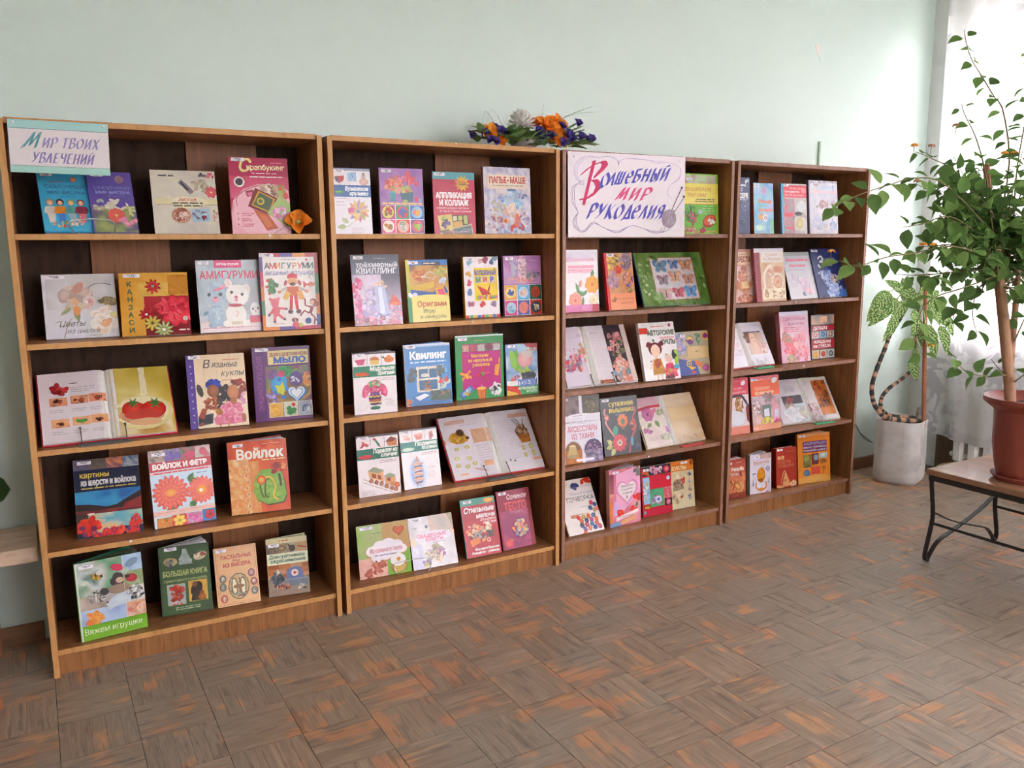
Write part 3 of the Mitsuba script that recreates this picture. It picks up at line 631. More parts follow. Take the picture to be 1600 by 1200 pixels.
book('A5', 'square silvery book of pale silk lilies', a, .014, spine='d8d4e4', sticker=(4, 2, 27))
def a(p):  # A6
    p.N(0, 0, 100, p.H, ['c8801c', 'd89830', 'e0ac4c', 'c47418'], 3, 12); p.N(28, 16, 72, 40, ['e0b860', 'd8a848', 'e8c878'], 3, 8); p.N(70, 4, 100, 36, ['b86c14', 'c88428', 'd09038'], 4, 8)
    p.R(34, 38, 100, p.H, '98101c', '7c1020'); p.R(34, 38, 100, p.H * .62, 'b02830', 'a01824')
    for i, ch in enumerate('КАНЗАСИ'): p.T(ch, 14, 22 + 12.2 * i, 8, '2a5848', a='c', b=1)
    p.FL(48, 22, 12, 'b01c28', 'd04038', 9, '9a9a88', .2); p.FL(80, 62, 26, 'c81830', 'f04858', 9, '900818', .3, 2); p.BL(70, 56, 18, 14, ['e02840', 'f05868', 'b01028', 'd83048'], 30, 7, .35); p.BL(84, 70, 16, 10, ['e83848', 'c81830', 'f06070'], 16, 7, .35)
    p.FL(36, 67, 11, '98081c', 'c02030', 9, 'f0e8e4', .2); p.FL(44, 81, 13, 'b09828', 'e0d070', 9, '605010', .18); p.FL(60, 92, 15, '6a8030', 'e0dca8', 10, 'f4f0e0', .16); p.E(93, 75, 4, 4, 'd8c0b8'); p.ML(82, 92, 16, 1, 4, 'e8d8d0', .6, .05)
book('A6', 'square golden book with red kanzashi fabric flowers', a, .012, spine='c47a1c', sticker=(6, 2, 24))
def a(p):  # A7
    p.R(0, 0, 100, p.H, '98a8b8', 'c4bcc4'); p.N(0, 0, 100, 96, ['8898a8', 'a8b4c0', 'b8c4cc', '94a4b4'], 2.5, 10); p.R(70, 0, 100, 92, 'b8c4cc', 'a8a8b0'); p.R(0, 103, 100, p.H, 'e0c8cc', 'e8d8dc')
    p.R(28, 0, 72, 13, 'd83878'); p.T('Азбука игрушки', 50, 8.5, 4.4, 'f8e8f0', a='c', b=1, fit=36); p.T('АМИГУРУМИ', 4, 31, 13, 'd04068', fit=94, b=1)
    p.E(30, 60, 15, 22, 'a8bccc'); p.E(25, 44, 5, 12, '9ab0c0', -8); p.E(36, 40, 5, 13, 'a4b8c8', 8); p.BL(30, 58, 12, 19, ['98b0c4', 'b0c4d4', 'a0b8c8'], 40, 3); p.E(26, 92, 14, 18, '9cb4c8'); p.BL(26, 92, 12, 16, ['90a8bc', 'a8c0d4', 'b8ccd8'], 40, 3)
    p.E(33, 48, 10, 2.4, 'e07898', -15); p.E(40, 44, 4, 3, 'e890a8'); p.E(17, 57, 3, 3, '283038'); p.E(35, 57, 3, 3, '283038'); p.E(27, 65, 6, 5, 'e0a0b0'); p.E(27, 62, 2.2, 1.6, '601828'); p.E(10, 88, 5, 3, '6888a0', -40); p.E(20, 108, 7, 5, '98b0c8'); p.E(38, 107, 7, 5, '98b0c8')
    p.E(49, 39, 6, 8, 'e8e0dc', -20, 'e8c0c0'); p.E(76, 50, 8, 9, 'e8e0dc', 20, 'd8c8c4'); p.E(62, 59, 19, 18, 'ece6e2', 10); p.E(53, 54, 2.6, 2.6, '303038'); p.E(70, 58, 2.6, 2.6, '303038'); p.E(60, 62, 3, 2.4, 'c05070'); p.E(60, 67, 3, 3, 'd890a0')
    p.E(58, 92, 17, 20, 'ece8e2'); p.E(58, 76, 12, 3, 'b03848'); p.L([(58, 86), (62, 88), (58, 96)], 1, 'e08888', 6); p.E(44, 106, 8, 6, 'f0ece4'); p.E(74, 107, 8, 6, 'f0ece4'); p.R(50, 103, 68, 108, 'd8c8b0')
    p.E(90, 84, 9, 12, 'e6e6e4'); p.E(86, 83, 1.4, 2, '303030'); p.E(94, 82, 1.4, 2, '303030'); p.E(90, 87, 2, 1.5, 'd87080'); p.R(80, 94, 99, 101, 'c83060'); p.R(80, 100, 99, 106, 'd84048'); p.ML(4, 112, 92, 1, 3, 'd8909c', .5)
book('A7', 'pale grey book with a knitted blue bear and a white knitted cat', a, .016, spine='dfdde8', edge='e8e4ee', sticker=(3, 2, 17))
def a(p):  # A8
    p.R(0, 0, 100, p.H, 'e8e0dc')
    for i, c in enumerate(('d8d0d8', 'b82840', '5a4890', 'd88830', 'b82838')): p.R(i * 22 - 10, 0, i * 22 + 12, 7, c)
    for i, c in enumerate(('4a4080', 'c83058', 'd07828', '2a8058', 'd07828')): p.R(0, 7 + i * 25, 5, 32 + i * 25, c)
    for i, c in enumerate(('b82838', '2f7a48', 'd8782c', '34408c')): p.R(93, i * 36, 100, 36 * i + 38, c)
    for i, c in enumerate(('d88028', '5a3c90', 'c02048', 'b82448')): p.R(i * 28, p.H - 6, i * 28 + 30, p.H, c)
    p.ML(36, 11, 34, 1, 3, 'a8a0b0', .5)
    x = 8
    for ch, c in zip('АМИГУРУМИ', ('2a3c60', 'c83838', 'd07828', '2c8058', '2c5c70', 'd08838', 'c84040', '282c60', '3c8050')):
        p.T(ch, x + 4, 27, 10, c, a='c', b=1); x += 9.4
    p.T('вязаные игрушки', 8, 38, 8.5, '4a4890', sh=.3, fit=82, b=0); p.E(80, 12, 2, 2, 'c02040')
    p.BL(20, 56, 8, 11, ['3c7c3c', '2f6a38', '4c8c48'], 22, 4); p.E(12, 47, 3, 3, 'c84838'); p.E(10, 58, 2.6, 2.6, 'b83830'); p.E(14, 70, 2.4, 2.4, 'a83040')
    p.E(54, 42, 9, 7, 'c82030'); p.R(45, 44, 64, 46, 'e8c8a8'); p.E(54, 50, 8, 7, 'd89860'); p.E(54, 54, 5, 3, '402018'); p.E(42, 52, 3, 5, 'a83038', 20); p.E(66, 52, 3, 5, 'a83038', -20); p.PG([(44, 58), (64, 58), (66, 74), (42, 74)], 'c85820'); p.L([(44, 60), (32, 66)], 4, 'b8b8b8'); p.L([(64, 60), (76, 66)], 4, 'b0a8a8'); p.E(31, 67, 3.4, 3, 'd08060'); p.E(78, 67, 3.4, 3, 'd08060')
    p.PG([(42, 64), (50, 70), (44, 82), (36, 78)], 'd8a838'); p.PG([(60, 68), (68, 64), (74, 80), (64, 82)], 'd89838'); p.L([(51, 74), (49, 98)], 5.5, 'c82828'); p.L([(58, 74), (60, 98)], 5.5, 'c82828'); p.E(48, 102, 4.5, 4, '50202c'); p.E(62, 102, 4.5, 4, '50202c')
    p.L([(86, 46), (82, 40), (88, 38), (92, 42)], .8, '404858', 10); p.E(86, 55, 7, 4, 'c87840'); p.PG([(80, 55), (72, 49), (73, 62)], 'c83840'); p.BL(86, 56, 5, 3, ['d86050', 'e0a068', 'b83040'], 8, 2)
    p.E(22, 86, 7, 8, 'd86878'); p.E(15, 80, 3, 3, 'd86878'); p.E(28, 79, 3, 3, 'd86878'); p.E(23, 100, 7, 10, 'd86070'); p.L([(20, 96), (12, 106)], 4, 'd86070'); p.L([(27, 95), (40, 97)], 4, 'd86070'); p.L([(21, 106), (20, 118)], 4.6, 'd86070'); p.L([(26, 106), (36, 114)], 4.6, 'd86070')
    for x, y in ((11, 107), (41, 97), (20, 119), (37, 115)): p.E(x, y, 2, 2, '40304c')
    p.E(88, 86, 6, 6, '983040'); p.E(86, 87, 4, 4, 'd8a880'); p.L([(86, 94), (82, 106)], 5, '8c2c38'); p.L([(84, 95), (74, 92), (74, 80)], 2.6, '8c2c38'); p.L([(88, 94), (96, 92), (95, 86)], 2.6, '8c2c38'); p.L([(80, 106), (72, 101), (64, 110)], 2.8, '8c2c38'); p.L([(83, 107), (90, 114), (88, 126)], 2.8, '8c2c38')
    p.E(78, 119, 5.5, 5.5, '2c3c88'); p.E(93, 118, 2, 2, '2c3c88'); p.E(55, 117, 6, 4, '602c48'); p.E(56, 125, 6, 5, 'd83860'); p.E(64, 126, 4, 4, 'a8b040'); p.L([(54, 112), (57, 124)], 2, 'd07838'); p.ML(20, 122, 20, 1, 3, 'd8a0a8')
book('A8', 'white book with a multicoloured border and a doll in a red cap', a, .014, spine='8a3c68', sticker=(3, 1, 21))
def L_(p):  # B1 left
    p.R(0, 0, 100, p.H, 'e4dae0'); p.BL(26, 28, 7, 7, ['a02028', 'b83838', '882028'], 10, 5); p.BL(34, 33, 7, 6, ['b02830', 'c84848', '782020'], 10, 5); p.ML(46, 20, 14, 1, 4, '706870', .5); p.ML(46, 28, 40, 3, 4, 'b8b0b8', .4)
    for j, y in enumerate((46, 85)):
        for i, x in enumerate((14, 45, 72)):
            w_ = 26
            p.N(x, y - i * 1.5, x + w_, y + 15 - i * 1.5, (['b04838', 'd88868', 'e0a078', '782828'] if j == 0 else ['d86048', 'e8a070', 'e0b080', 'c84838']), 4, 6); p.BL(x + 13, y + 7, 7, 3, (['581818', 'c06048', '402020'] if i != 1 or j == 0 else ['408838', '58a048']), 5, 3)
    for y in (68, 107): 
        for x in (14, 45, 72): p.ML(x, y, 24, 2, 3.6, 'bcb4bc', .4)
def R_(p):  # B1 right
    p.N(0, 0, 100, p.H, ['a8902c', 'c8b050', 'd8c880', 'b89838'], 2, 14); p.N(6, 88, 96, p.H, ['c8a868', 'e0d0a8', 'c8a058', 'a87838'], 3, 12); p.N(52, 0, 62, 60, ['dcd0a0', 'e8e0c0', 'c8b870'], 2, 6)
    p.E(52, 86, 48, 32, 'd8c890'); p.E(50, 84, 43, 28, 'e2d8b0'); p.E(50, 90, 36, 18, 'c8906c')
    p.E(38, 80, 19, 16, 'b01c18', 10, 'd84038'); p.E(68, 82, 21, 17, 'b82018', -8, 'd83830'); p.E(52, 90, 30, 10, 'c04034'); p.ST(38, 68, 11, 6, '3c7030', .35); p.ST(72, 70, 12, 6, '3c7030', .35); p.E(54, 104, 26, 7, 'd8a880')
open_book('B1', 'open book with a glass bowl of red tomatoes on the right page', L_, R_, .015, 'b82840')
def a(p):  # B2
    p.R(0, 0, 100, p.H, 'ecd2b0', 'f0dcc0'); 
    for x in (28, 50, 74): p.L([(x, 0), (x + 3, p.H)], .6, 'd0b090')
    p.R(0, 0, 13, p.H, '5a3c96')
    for i in range(10): p.E(7, 20 + i * 12.5, 1.3, 1.3, 'd8d0f0')
    p.T('В', 28, 24, 15, '3c3c48', sh=.2); p.T('язаные', 42, 24, 11, '3c3c48', sh=.25, fit=44); p.T('куклы', 58, 40, 11, '3c3c48', sh=.25, fit=38); p.ML(62, 10, 34, 1, 3, 'd08858', .5); p.ML(58, 47, 36, 1, 3, 'c08868', .5)
    p.E(20, 64, 5, 12, '4a4438', -15); p.BL(60, 78, 16, 22, ['2c2428', '40343a', '382c30'], 26, 7); p.BL(42, 54, 12, 7, ['2838a0', '3040b8', '202c80'], 26, 4); p.E(42, 66, 10, 12, '8a5034', 0, 'a8683c'); p.BL(38, 88, 11, 12, ['803820', 'a85028', '682c1c', 'b86838'], 24, 4); p.PG([(14, 110), (40, 106), (38, 124), (14, 128)], '282c38'); p.L([(22, 122), (14, 132)], 6, '884030'); p.PG([(22, 96), (30, 98), (24, 116), (14, 112)], '984028')
    p.BL(86, 66, 15, 16, ['a83828', '883020', '984838', '582428'], 34, 5); p.E(76, 70, 10, 13, 'c07850', 0, 'd08c5c'); p.E(76, 86, 6, 6, 'b86c48'); p.PG([(66, 92), (84, 92), (96, 126), (44, 130), (40, 116)], 'e07898'); p.BL(70, 108, 22, 16, ['e890a8', 'd86088', 'f0a8b8'], 34, 6); p.BL(92, 84, 6, 10, ['c880b0', 'e0a8c8'], 8, 3); p.BL(48, 104, 6, 6, ['c88838', 'b07030'], 10, 3.4); p.E(92, 118, 4, 8, 'a86038'); p.R(13, 128, 100, p.H, 'e8d8b8'); p.L([(66, 122), (64, p.H)], 3, 'c08858'); p.L([(52, 124), (50, p.H)], 3, 'c08858')
book('B2', 'cream book with a violet spotted spine strip and two knitted dolls in chairs', a, .009, False, spine='5a3c96', sticker=(4, 1, 20))
def a(p):  # B3
    p.R(0, 0, 100, p.H, '5c2468', '6a2c70'); p.N(20, 34, 97, 98, ['6a3060', '8a5060', '587848', 'a07048', '6a4880'], 4, 14); p.R(0, 0, 19, p.H, '5a1c68'); p.T('ЭНЦИКЛОПЕДИЯ', 15, 112, 9, '9a4898', rot=-90, fit=96, b=0)
    p.R(26, 6, 97, 31, 'dcc888'); p.T('декоративное', 62, 16, 7.5, '8c2840', a='c', b=1, fit=66); p.TS('МЫЛО', 64, 28.5, 10, '3050a8', '8898c8', .5, a='c', b=2, fit=56)
    p.E(62, 78, 40, 24, 'a88040'); p.E(62, 76, 36, 20, '806030'); p.BL(58, 46, 10, 8, ['1c8038', '28984c', '186830'], 12, 6); p.BL(76, 46, 10, 7, ['609038', '80b048'], 8, 5); p.E(43, 66, 15, 19, '3090c8', 10, '48a8d8'); p.ST(46, 76, 14, 5, 'c8c830', .5); p.E(36, 82, 4, 4, '2878b8'); p.E(50, 90, 4, 4, '2878c8'); p.E(56, 76, 4, 4, '3088d0'); p.E(44, 58, 4, 3, '2070c0')
    p.E(74, 58, 13, 14, '5c3c88'); p.BL(72, 58, 8, 9, ['c8c0dc', 'd8d4e4'], 12, 2.2); p.HT(74, 86, 17, '2c78c0'); p.HT(73, 84, 15, 'd8e0ec'); p.HT(73, 84, 12, '88a8d0'); p.HT(73, 84, 9.5, 'e8ecf4'); p.BL(94, 62, 5, 14, ['d88838', 'c86050', 'd8a048'], 14, 5); p.BL(28, 92, 9, 10, ['8068a8', '6a4c98', 'b8a0d0'], 22, 3); p.BL(32, 48, 8, 8, ['7a5890', '604078'], 12, 4); p.BL(46, 50, 8, 4, ['d84078', 'c83868'], 6, 4); p.ML(80, 36, 16, 4, 3.5, 'a888a0', .3)
    for i, c in enumerate((['d8b070', 'e0a838'], ['d0d0b8', 'c8c8b0'], ['8890a8', 'b0b8c8'])): p.R(23 + i * 26, 99, 48 + i * 26, 126, 'd8d0b8'); p.N(24 + i * 26, 100, 47 + i * 26, 125, c, 4, 6)
    p.BL(35, 112, 7, 9, ['e0a830', 'f0c048', 'd89828'], 16, 4); p.BL(61, 115, 7, 6, ['287838', '308848'], 10, 4); p.E(66, 105, 3.5, 3.5, 'c02830'); p.BL(87, 112, 8, 8, ['5c6c90', 'a8b8d0', '485878', 'd0d8e0'], 16, 3.5)
book('B3', 'plum purple book with round soaps in a basket and a yellow title panel', a, .016, spine='6a2c6c', sticker=(5, 1, 22))
def a(p):  # B4
    p.R(0, 0, 100, p.H, '10183c')
    for i, c in enumerate((['504868', '6a6078', '40385c'], ['4c4c48', '6c5c54', '803c38'], ['903840', 'd88850', '603860', 'e0a868'], ['7088a8', '50688c', 'b0b8c0', '88685c'])): p.N(i * 25, 0, i * 25 + 25, 18, c, 4, 6)
    p.T('картины', 9, 31, 9, 'd8b850', b=1, fit=44); p.T('из шерсти и войлока', 10, 44, 10.5, 'e4e4e8', b=2, fit=84); p.ML(10, 48, 84, 1, 4, 'c0a858', .5, .03)
    p.N(0, 54, 100, 84, ['1c4c98', '2c74c0', '3c9cc8', '2458a8', '70b8d0'], 3, 18, .7); p.PG([(0, 74), (22, 76), (46, 82), (62, 80), (80, 70), (100, 60), (100, 92), (0, 92)], '301c20'); p.N(0, 86, 100, 96, ['582028', '8a2c2c', '301c20', '6c2828'], 3, 12); p.PG([(74, 80), (100, 70), (100, 88), (70, 88)], '8c2828')
    p.N(18, 92, 100, 118, ['3090b0', 'a8c8b8', '50a8c0', 'd0ccb0', '2878a0'], 4, 16, .6); p.PG([(18, 92), (34, 94), (30, 100), (44, 104), (30, 112), (20, 112)], 'c8b898'); p.E(46, 118, 20, 9, 'd8b890'); p.R(0, 92, 18, 108, '3c3028'); p.E(22, 92, 6, 1.5, 'f0d8c8')
    p.BL(16, 112, 16, 12, ['e02c20', 'f04428', 'c82020'], 30, 6); p.BL(50, 126, 46, 6, ['e83020', 'd82c24', 'f05030', '982050', '703060'], 46, 5); p.BL(90, 112, 9, 10, ['d02828', '982850', 'e04030'], 16, 5); p.E(8, 114, 5, 4, '782858'); p.E(25, 116, 5, 4.5, '702048')
book('B4', 'dark blue book with a felted seascape and red poppies', a, .008, False, spine='e4dcd4', sticker=(6, 3, 21))
def a(p):  # B5
    p.R(0, 0, 100, p.H, 'c0d8ec', 'd4e4f0')
    for i, c in enumerate((['805048', 'c8a8a0', '4c4c38', 'd04838'], ['80a060', '7050a8', '6a4890', 'a890c0'], ['4c7838', 'c02060', '386830', 'd83878'], ['788068', 'd04870', 'c8c0b8', '68705c'])): p.N(i * 25, 0, i * 25 + 25, 20, c, 4, 6)
    p.E(66, 13, 9, 7, 'c81c58'); p.E(88, 10, 6, 7, 'c83858'); p.BL(40, 11, 8, 7, ['6a48a8', '5c4098'], 8, 4)
    p.R(0, 20, 100, 36, 'b8142c'); p.T('ВОЙЛОК И ФЕТР', 5, 32, 8.5, 'f4ece8', b=3, fit=88); p.R(0, 37, 100, 41, 'e8b0a8'); p.ML(6, 38, 88, 1, 4, 'c84858', .6, .02); p.ML(74, 45, 18, 1, 3, '7888a0', .5)
    for x, y, l, an in ((60, 60, 18, -60), (62, 62, 14, -30), (40, 98, 24, 160), (44, 98, 18, 200), (70, 92, 16, 130), (60, 94, 16, 60)): p.LF(x, y, l, an, 12, '3c6c38', '88a048')
    p.FL(30, 74, 30, 'd84c40', 'f08068', 18, 'f0c070', .16, 3); p.E(30, 74, 9, 7, 'e88838', 0, 'f0a848'); p.FL(80, 76, 24, 'e05848', 'f08870', 18, 'f4ecd0', .16, 2); p.E(80, 76, 9, 8, 'f08828', 0, 'f8b048'); p.E(79, 77, 3, 3, 'f8f0dc')
    p.R(0, 103, 100, 112, 'e8c0b4'); p.ML(6, 106, 80, 1, 2.5, 'd09088', .4); p.N(4, 115, 28, p.H, ['507848', 'e08830', '6a8858'], 4, 6); p.N(28, 113, 52, p.H, ['c02430', 'e04838', 'a01c28'], 4, 6); p.N(52, 113, 78, p.H, ['c8c0d0', 'd05090', 'b8b8c8'], 4, 6); p.N(78, 111, 100, p.H, ['3878b8', '487cb8'], 3, 6)
    p.FL(40, 123, 11, 'e8b040', 'f0e070', 6, '88a030'); p.FL(90, 121, 9, 'b81830', 'd82838', 5, '403018', .4); p.BL(64, 126, 9, 5, ['d858a0', 'e080b8'], 10, 3); p.BL(16, 122, 8, 4, ['e08020', 'e8a040'], 8, 2.6)
book('B5', 'light blue book with two coral felt flowers and a red title band', a, .018, spine='6a4868', sticker=(5, 4, 22))
def a(p):  # B6
    p.N(0, 0, 100, p.H, ['c84014', 'd85c20', 'd04818', 'c03810'], 3, 12); p.N(0, 30, 34, p.H, ['d87028', 'f0d0a0', 'e08838', 'e8b878', 'c85818'], 3.5, 12); p.N(34, 36, 50, p.H, ['e0a060', 'd88840', 'e8b070'], 2, 8)
    for i in range(9): p.E(28 + 3 * (i % 2), 40 + i * 10.5, 3.6, 4.4, 'e8c8a0'); p.E(28 + 3 * (i % 2), 40 + i * 10.5, 2.4, 3.2, 'd08848')
    p.BL(60, 10, 36, 8, ['d84820', 'c83410', 'e06028'], 12, 7); p.T('Войлок', 14, 31, 17, 'f4ecdc', b=2, fit=80); p.ML(56, 34, 40, 1, 4, 'e8c888', .5, .02); p.ML(58, 6, 36, 1, 3, 'e8a070', .4)
    pts = [(44, 64), (54, 52), (70, 52), (88, 58), (92, 76), (94, 100), (88, 112), (62, 114), (44, 104), (40, 88)]; p.PG([(x + 1.5, y + 2) for x, y in pts], '4c3818'); p.PG(pts, '7ca838'); p.BL(66, 86, 24, 24, ['84b03c', '90bc48', '74a034'], 30, 6)
    p.L([(66, 68), (60, 74), (58, 96), (64, 102)], 2.4, '405c20', 12); p.L([(58, 66), (70, 68), (76, 84), (72, 100), (80, 108)], 3, 'e0b838', 16); p.L([(50, 74), (52, 92), (56, 102)], 2, '404818', 8); p.E(53, 70, 8, 8, 'd84018'); p.E(53, 70, 5.6, 5.6, 'e88820'); p.E(53, 70, 3, 3, 'd8b848'); p.BL(82, 54, 6, 9, ['a81c18', 'c82818', '8a1810'], 12, 5); p.BL(92, 50, 3, 5, ['d87830', 'e0a050'], 6, 3); p.L([(84, 62), (86, 84)], 4, '303c18')
book('B6', 'orange book with a lime green felted purse, standing half open', a, .018, spine='a82c14', tent=.30, fan=2, fancol='b8bcc8', back='b03418', sticker=(9, 4, 17))
def a(p):  # C1
    p.N(0, 0, 70, 90, ['98b8b0', '489868', 'a8b0a0', 'c8d0d0', '587868', 'b0a8a0'], 2.6, 16); p.N(0, 58, 70, 84, ['a89890', 'c8b8ac', '988478', 'b8c0c8'], 3, 10); p.N(0, 80, 70, 108, ['88a0d0', 'a8bce0', 'c0d0e8'], 2.5, 10); p.N(70, 0, 100, 28, ['7898c8', 'b0c8e0', '90b0d8'], 3, 7); p.N(70, 28, 100, 54, ['98a878', '88a068', 'b8b8a8'], 3, 7); p.R(70, 54, 100, 80, 'd8d4d0'); p.N(70, 80, 100, 106, ['e0b8b0', 'd89868', 'e8c8c0', 'd08888'], 4, 8)
    p.BL(30, 26, 8, 5, ['c89828', '282418', 'd8a838', '383020'], 18, 3); p.E(36, 21, 6, 4, 'd8d8d0', -20); p.E(12, 34, 6, 4, 'd0dcc8'); p.BL(60, 42, 9, 12, ['282428', '403438', '302828'], 22, 5); p.E(64, 40, 6, 5, 'c8a890'); p.E(62, 54, 18, 8, '98806c'); p.E(62, 18, 10, 6, 'c82c50', 20); p.E(74, 26, 6, 5, 'a8c0b0'); p.BL(30, 60, 14, 10, ['e0e0e0', '303030', 'c8c8c8', '404040'], 44, 3.2, .3); p.E(40, 54, 7, 6, '383838', 30); p.E(64, 72, 20, 10, 'b8c8d8', -10, 'd0dce4'); p.E(46, 76, 6, 4, 'c0ccd8'); p.E(43, 73, 1.5, 1.5, '202020'); p.E(50, 80, 10, 4, 'c0ccd8', -20)
    p.BL(22, 96, 12, 9, ['e08838', 'f0a850', 'd87840'], 24, 5); p.E(14, 102, 6, 5, 'e07848', 40); p.E(84, 14, 11, 6, '7c94b0', -30); p.E(82, 40, 9, 7, 'a81c30', 10, 'c83040'); p.E(76, 36, 4, 3, '381820'); p.BL(86, 66, 13, 11, ['282828', 'e0e0e0', '383838', 'd0d0d0'], 50, 3.2, .5); p.BL(86, 92, 12, 9, ['e0a050', 'e8c8c0', 'd07878'], 16, 5)
    p.R(70, 0, 70.6, 106, 'e8e8e8'); p.R(0, 105, 100, p.H, '68a81c', '78b428'); p.T('Вяжем игрушки', 6, 120, 10, 'f0f0d0', fit=86, b=0); p.R(0, 0, 3, p.H, 'c8d8c8')
book('C1', 'tall book with a lime green bottom band and knitted animals, pages splayed', a, .020, spine='6ca028', tent=.42, fan=4, fancol=['28402c', '6a4030', '405040', '2c6444'], back='1c6444', sticker=(6, 5, 21))
def a(p):  # C2
    p.N(0, 0, 100, p.H, ['304828', '405c34', '385030', '48643c'], 3, 12); p.FR(1.5, 1.5, 98.5, p.H - 1.5, 1, '2a3c22'); p.E(22, 32, 14, 9, 'b89860', 5); p.BL(22, 34, 12, 6, ['506070', 'b0a080', '3c5060'], 16, 3.4); p.PG([(46, 14), (56, 14), (66, 40), (38, 40)], '98a8a0'); p.E(51, 12, 5, 5, 'a8b0a8'); p.BL(51, 30, 12, 9, ['889890', 'b8c4bc', 'a0b0b0'], 22, 3); p.E(82, 26, 14, 8, 'c8b898', -15); p.BL(82, 26, 11, 6, ['a04038', 'e0d8c8', '486838', 'c89868'], 16, 3)
    p.T('БОЛЬШАЯ КНИГА', 6, 62, 11, 'a8b070', b=2, fit=88); p.T('православного рукоделия', 8, 74, 6, '98a468', fit=84, b=1)
    p.R(12, 79, 48, 122, 'a8b8a0'); p.N(13, 80, 47, 121, ['8898a0', 'a8b0b0', 'b8b8b0'], 3, 6); p.BL(30, 92, 13, 8, ['b03020', 'd05038', '982818'], 18, 5); p.BL(30, 106, 11, 9, ['a83828', 'c87058', '882820'], 22, 4); p.BL(28, 119, 12, 2.5, ['c04838', 'd8c8c0'], 8, 2.4)
    p.R(54, 76, 92, 119, 'c0a050'); p.N(55, 77, 91, 118, ['c08c28', 'd8a840', 'a87820'], 3, 6); p.E(70, 94, 11, 16, '38241c', 25); p.E(67, 84, 5, 6, '7c4c2c'); p.PG([(58, 118), (62, 98), (80, 96), (88, 118)], '3c2820'); p.E(80, 104, 5, 5, '885428'); p.E(80, 112, 8, 6, 'a86428')
    p.ML(26, 127, 50, 2, 4, 'a8b490', .5, .1, 'c')
book('C2', 'dark green book with two framed pictures, its pages fanned open', a, .026, spine='1c3020', tent=.50, fan=5, fancol=['b8b4b8', '8a7c78', 'c8c4d0', '987c70', 'd0ccd8'], back='24382a', sticker=(11, 2, 25))
def a(p):  # C3
    p.R(0, 0, 100, p.H, 'd8a068', 'e0b078'); p.FR(3, 3, 97, p.H - 3, 1.2, 'c06848'); p.FR(7, 8, 93, p.H - 7, .8, 'c87850')
    p.T('ПАСХАЛЬНЫЕ', 51, 29, 9, 'b83828', a='c', b=2, fit=72); p.T('яйца', 50, 37, 6, 'b84838', a='c', b=1, sh=.2); p.T('ИЗ БИСЕРА', 52, 49, 9, 'b83828', a='c', b=2, fit=66)
    p.E(52, 98, 25, 32, '504028'); p.E(52, 98, 23, 30, 'c0a068'); p.BL(52, 98, 19, 26, ['8a6830', 'e0d0a8', '684c28', 'b03828', '303828'], 70, 3); p.E(42, 98, 8, 22, '705024'); p.E(42, 98, 5, 19, 'e8dcb8'); p.E(62, 98, 8, 22, '705024'); p.E(62, 98, 5, 19, 'e8dcb8'); p.E(52, 98, 14, 5, '8a6020'); p.BL(52, 118, 14, 6, ['384838', '88a090', 'c8d0b0'], 16, 2.4)
    for x, y, c in ((16, 76, '5c5840'), (15, 96, '404c3c'), (84, 70, '883850'), (88, 92, '903020'), (88, 114, '445048'), (16, 124, 'b83828')): p.E(x, y, 8, 10, c); p.E(x, y, 6, 8, c, 0, 'd8c8a8'); p.BL(x, y, 4, 6, [c, 'e0d4c0', '703028'], 10, 1.8)
book('C3', 'small ochre book with one big decorated egg ringed by small eggs', a, .012, spine='d0a070', sticker=(4, 4, 25))
def a(p):  # C4
    p.R(0, 0, 100, p.H, 'd8cca0'); p.ML(30, 6, 30, 1, 4, 'c05030', .5)
    for i, c in enumerate((['4c4038', '88705c'], ['b8a880', '786048'], ['c8bc98', '685040'], ['b88858', 'c8a070'])): p.N(i * 25, 14, i * 25 + 24.5, 38, c, 3, 5)
    p.E(37, 26, 10, 7, '705840'); p.E(37, 26, 7, 4, 'a89068'); p.E(62, 28, 8, 9, '503828'); p.L([(54, 18), (60, 34)], 3, '584434'); p.L([(76, 24), (98, 30)], 3, 'a83020')
    p.R(0, 38, 100, 66, 'e0e4c4'); p.T('Декоративное', 5, 50, 9, '1c5048', b=1, fit=88); p.T('окрашивание', 8, 61, 9, '1c5048', b=1, fit=86)
    p.R(0, 66, 100, 104, 'b87848')
    for j in range(3):
        for i in range(4): p.R(i * 28 - 12 * (j % 2) + 1, 67 + j * 12, i * 28 - 12 * (j % 2) + 27, 77 + j * 12, ('a85828', 'b87038', 'c0906c')[(i + j) % 3])
    p.N(0, 100, 100, p.H, ['807060', '988878', '605448'], 4, 10); p.PG([(44, 104), (44, 88), (52, 78), (66, 74), (80, 78), (86, 88), (86, 104)], '6878a8'); p.E(65, 90, 9, 9, 'e8d0c8'); p.ST(65, 90, 5, 4, 'b83838'); p.R(40, 104, 96, 122, '707888'); p.R(40, 104, 96, 107, '8890a0'); p.BL(22, 100, 12, 16, ['303c50', '48586c', '283040', '585c68'], 30, 5); p.PG([(24, 76), (30, 88), (20, 90)], 'd8d8d0'); p.BL(30, 122, 20, 8, ['a04838', 'd8b8a0', '303030', '804838'], 24, 4); p.BL(84, 128, 10, 6, ['282828', 'd8d0c8'], 8, 4); p.R(0, 132, 100, p.H, '988070')
book('C4', 'small book with a brick wall and a blue clock on its cover', a, .010, spine='b0a888', tent=.2, fan=1, fancol='c8c88c', back='a8a868', sticker=(4, 14, 27))

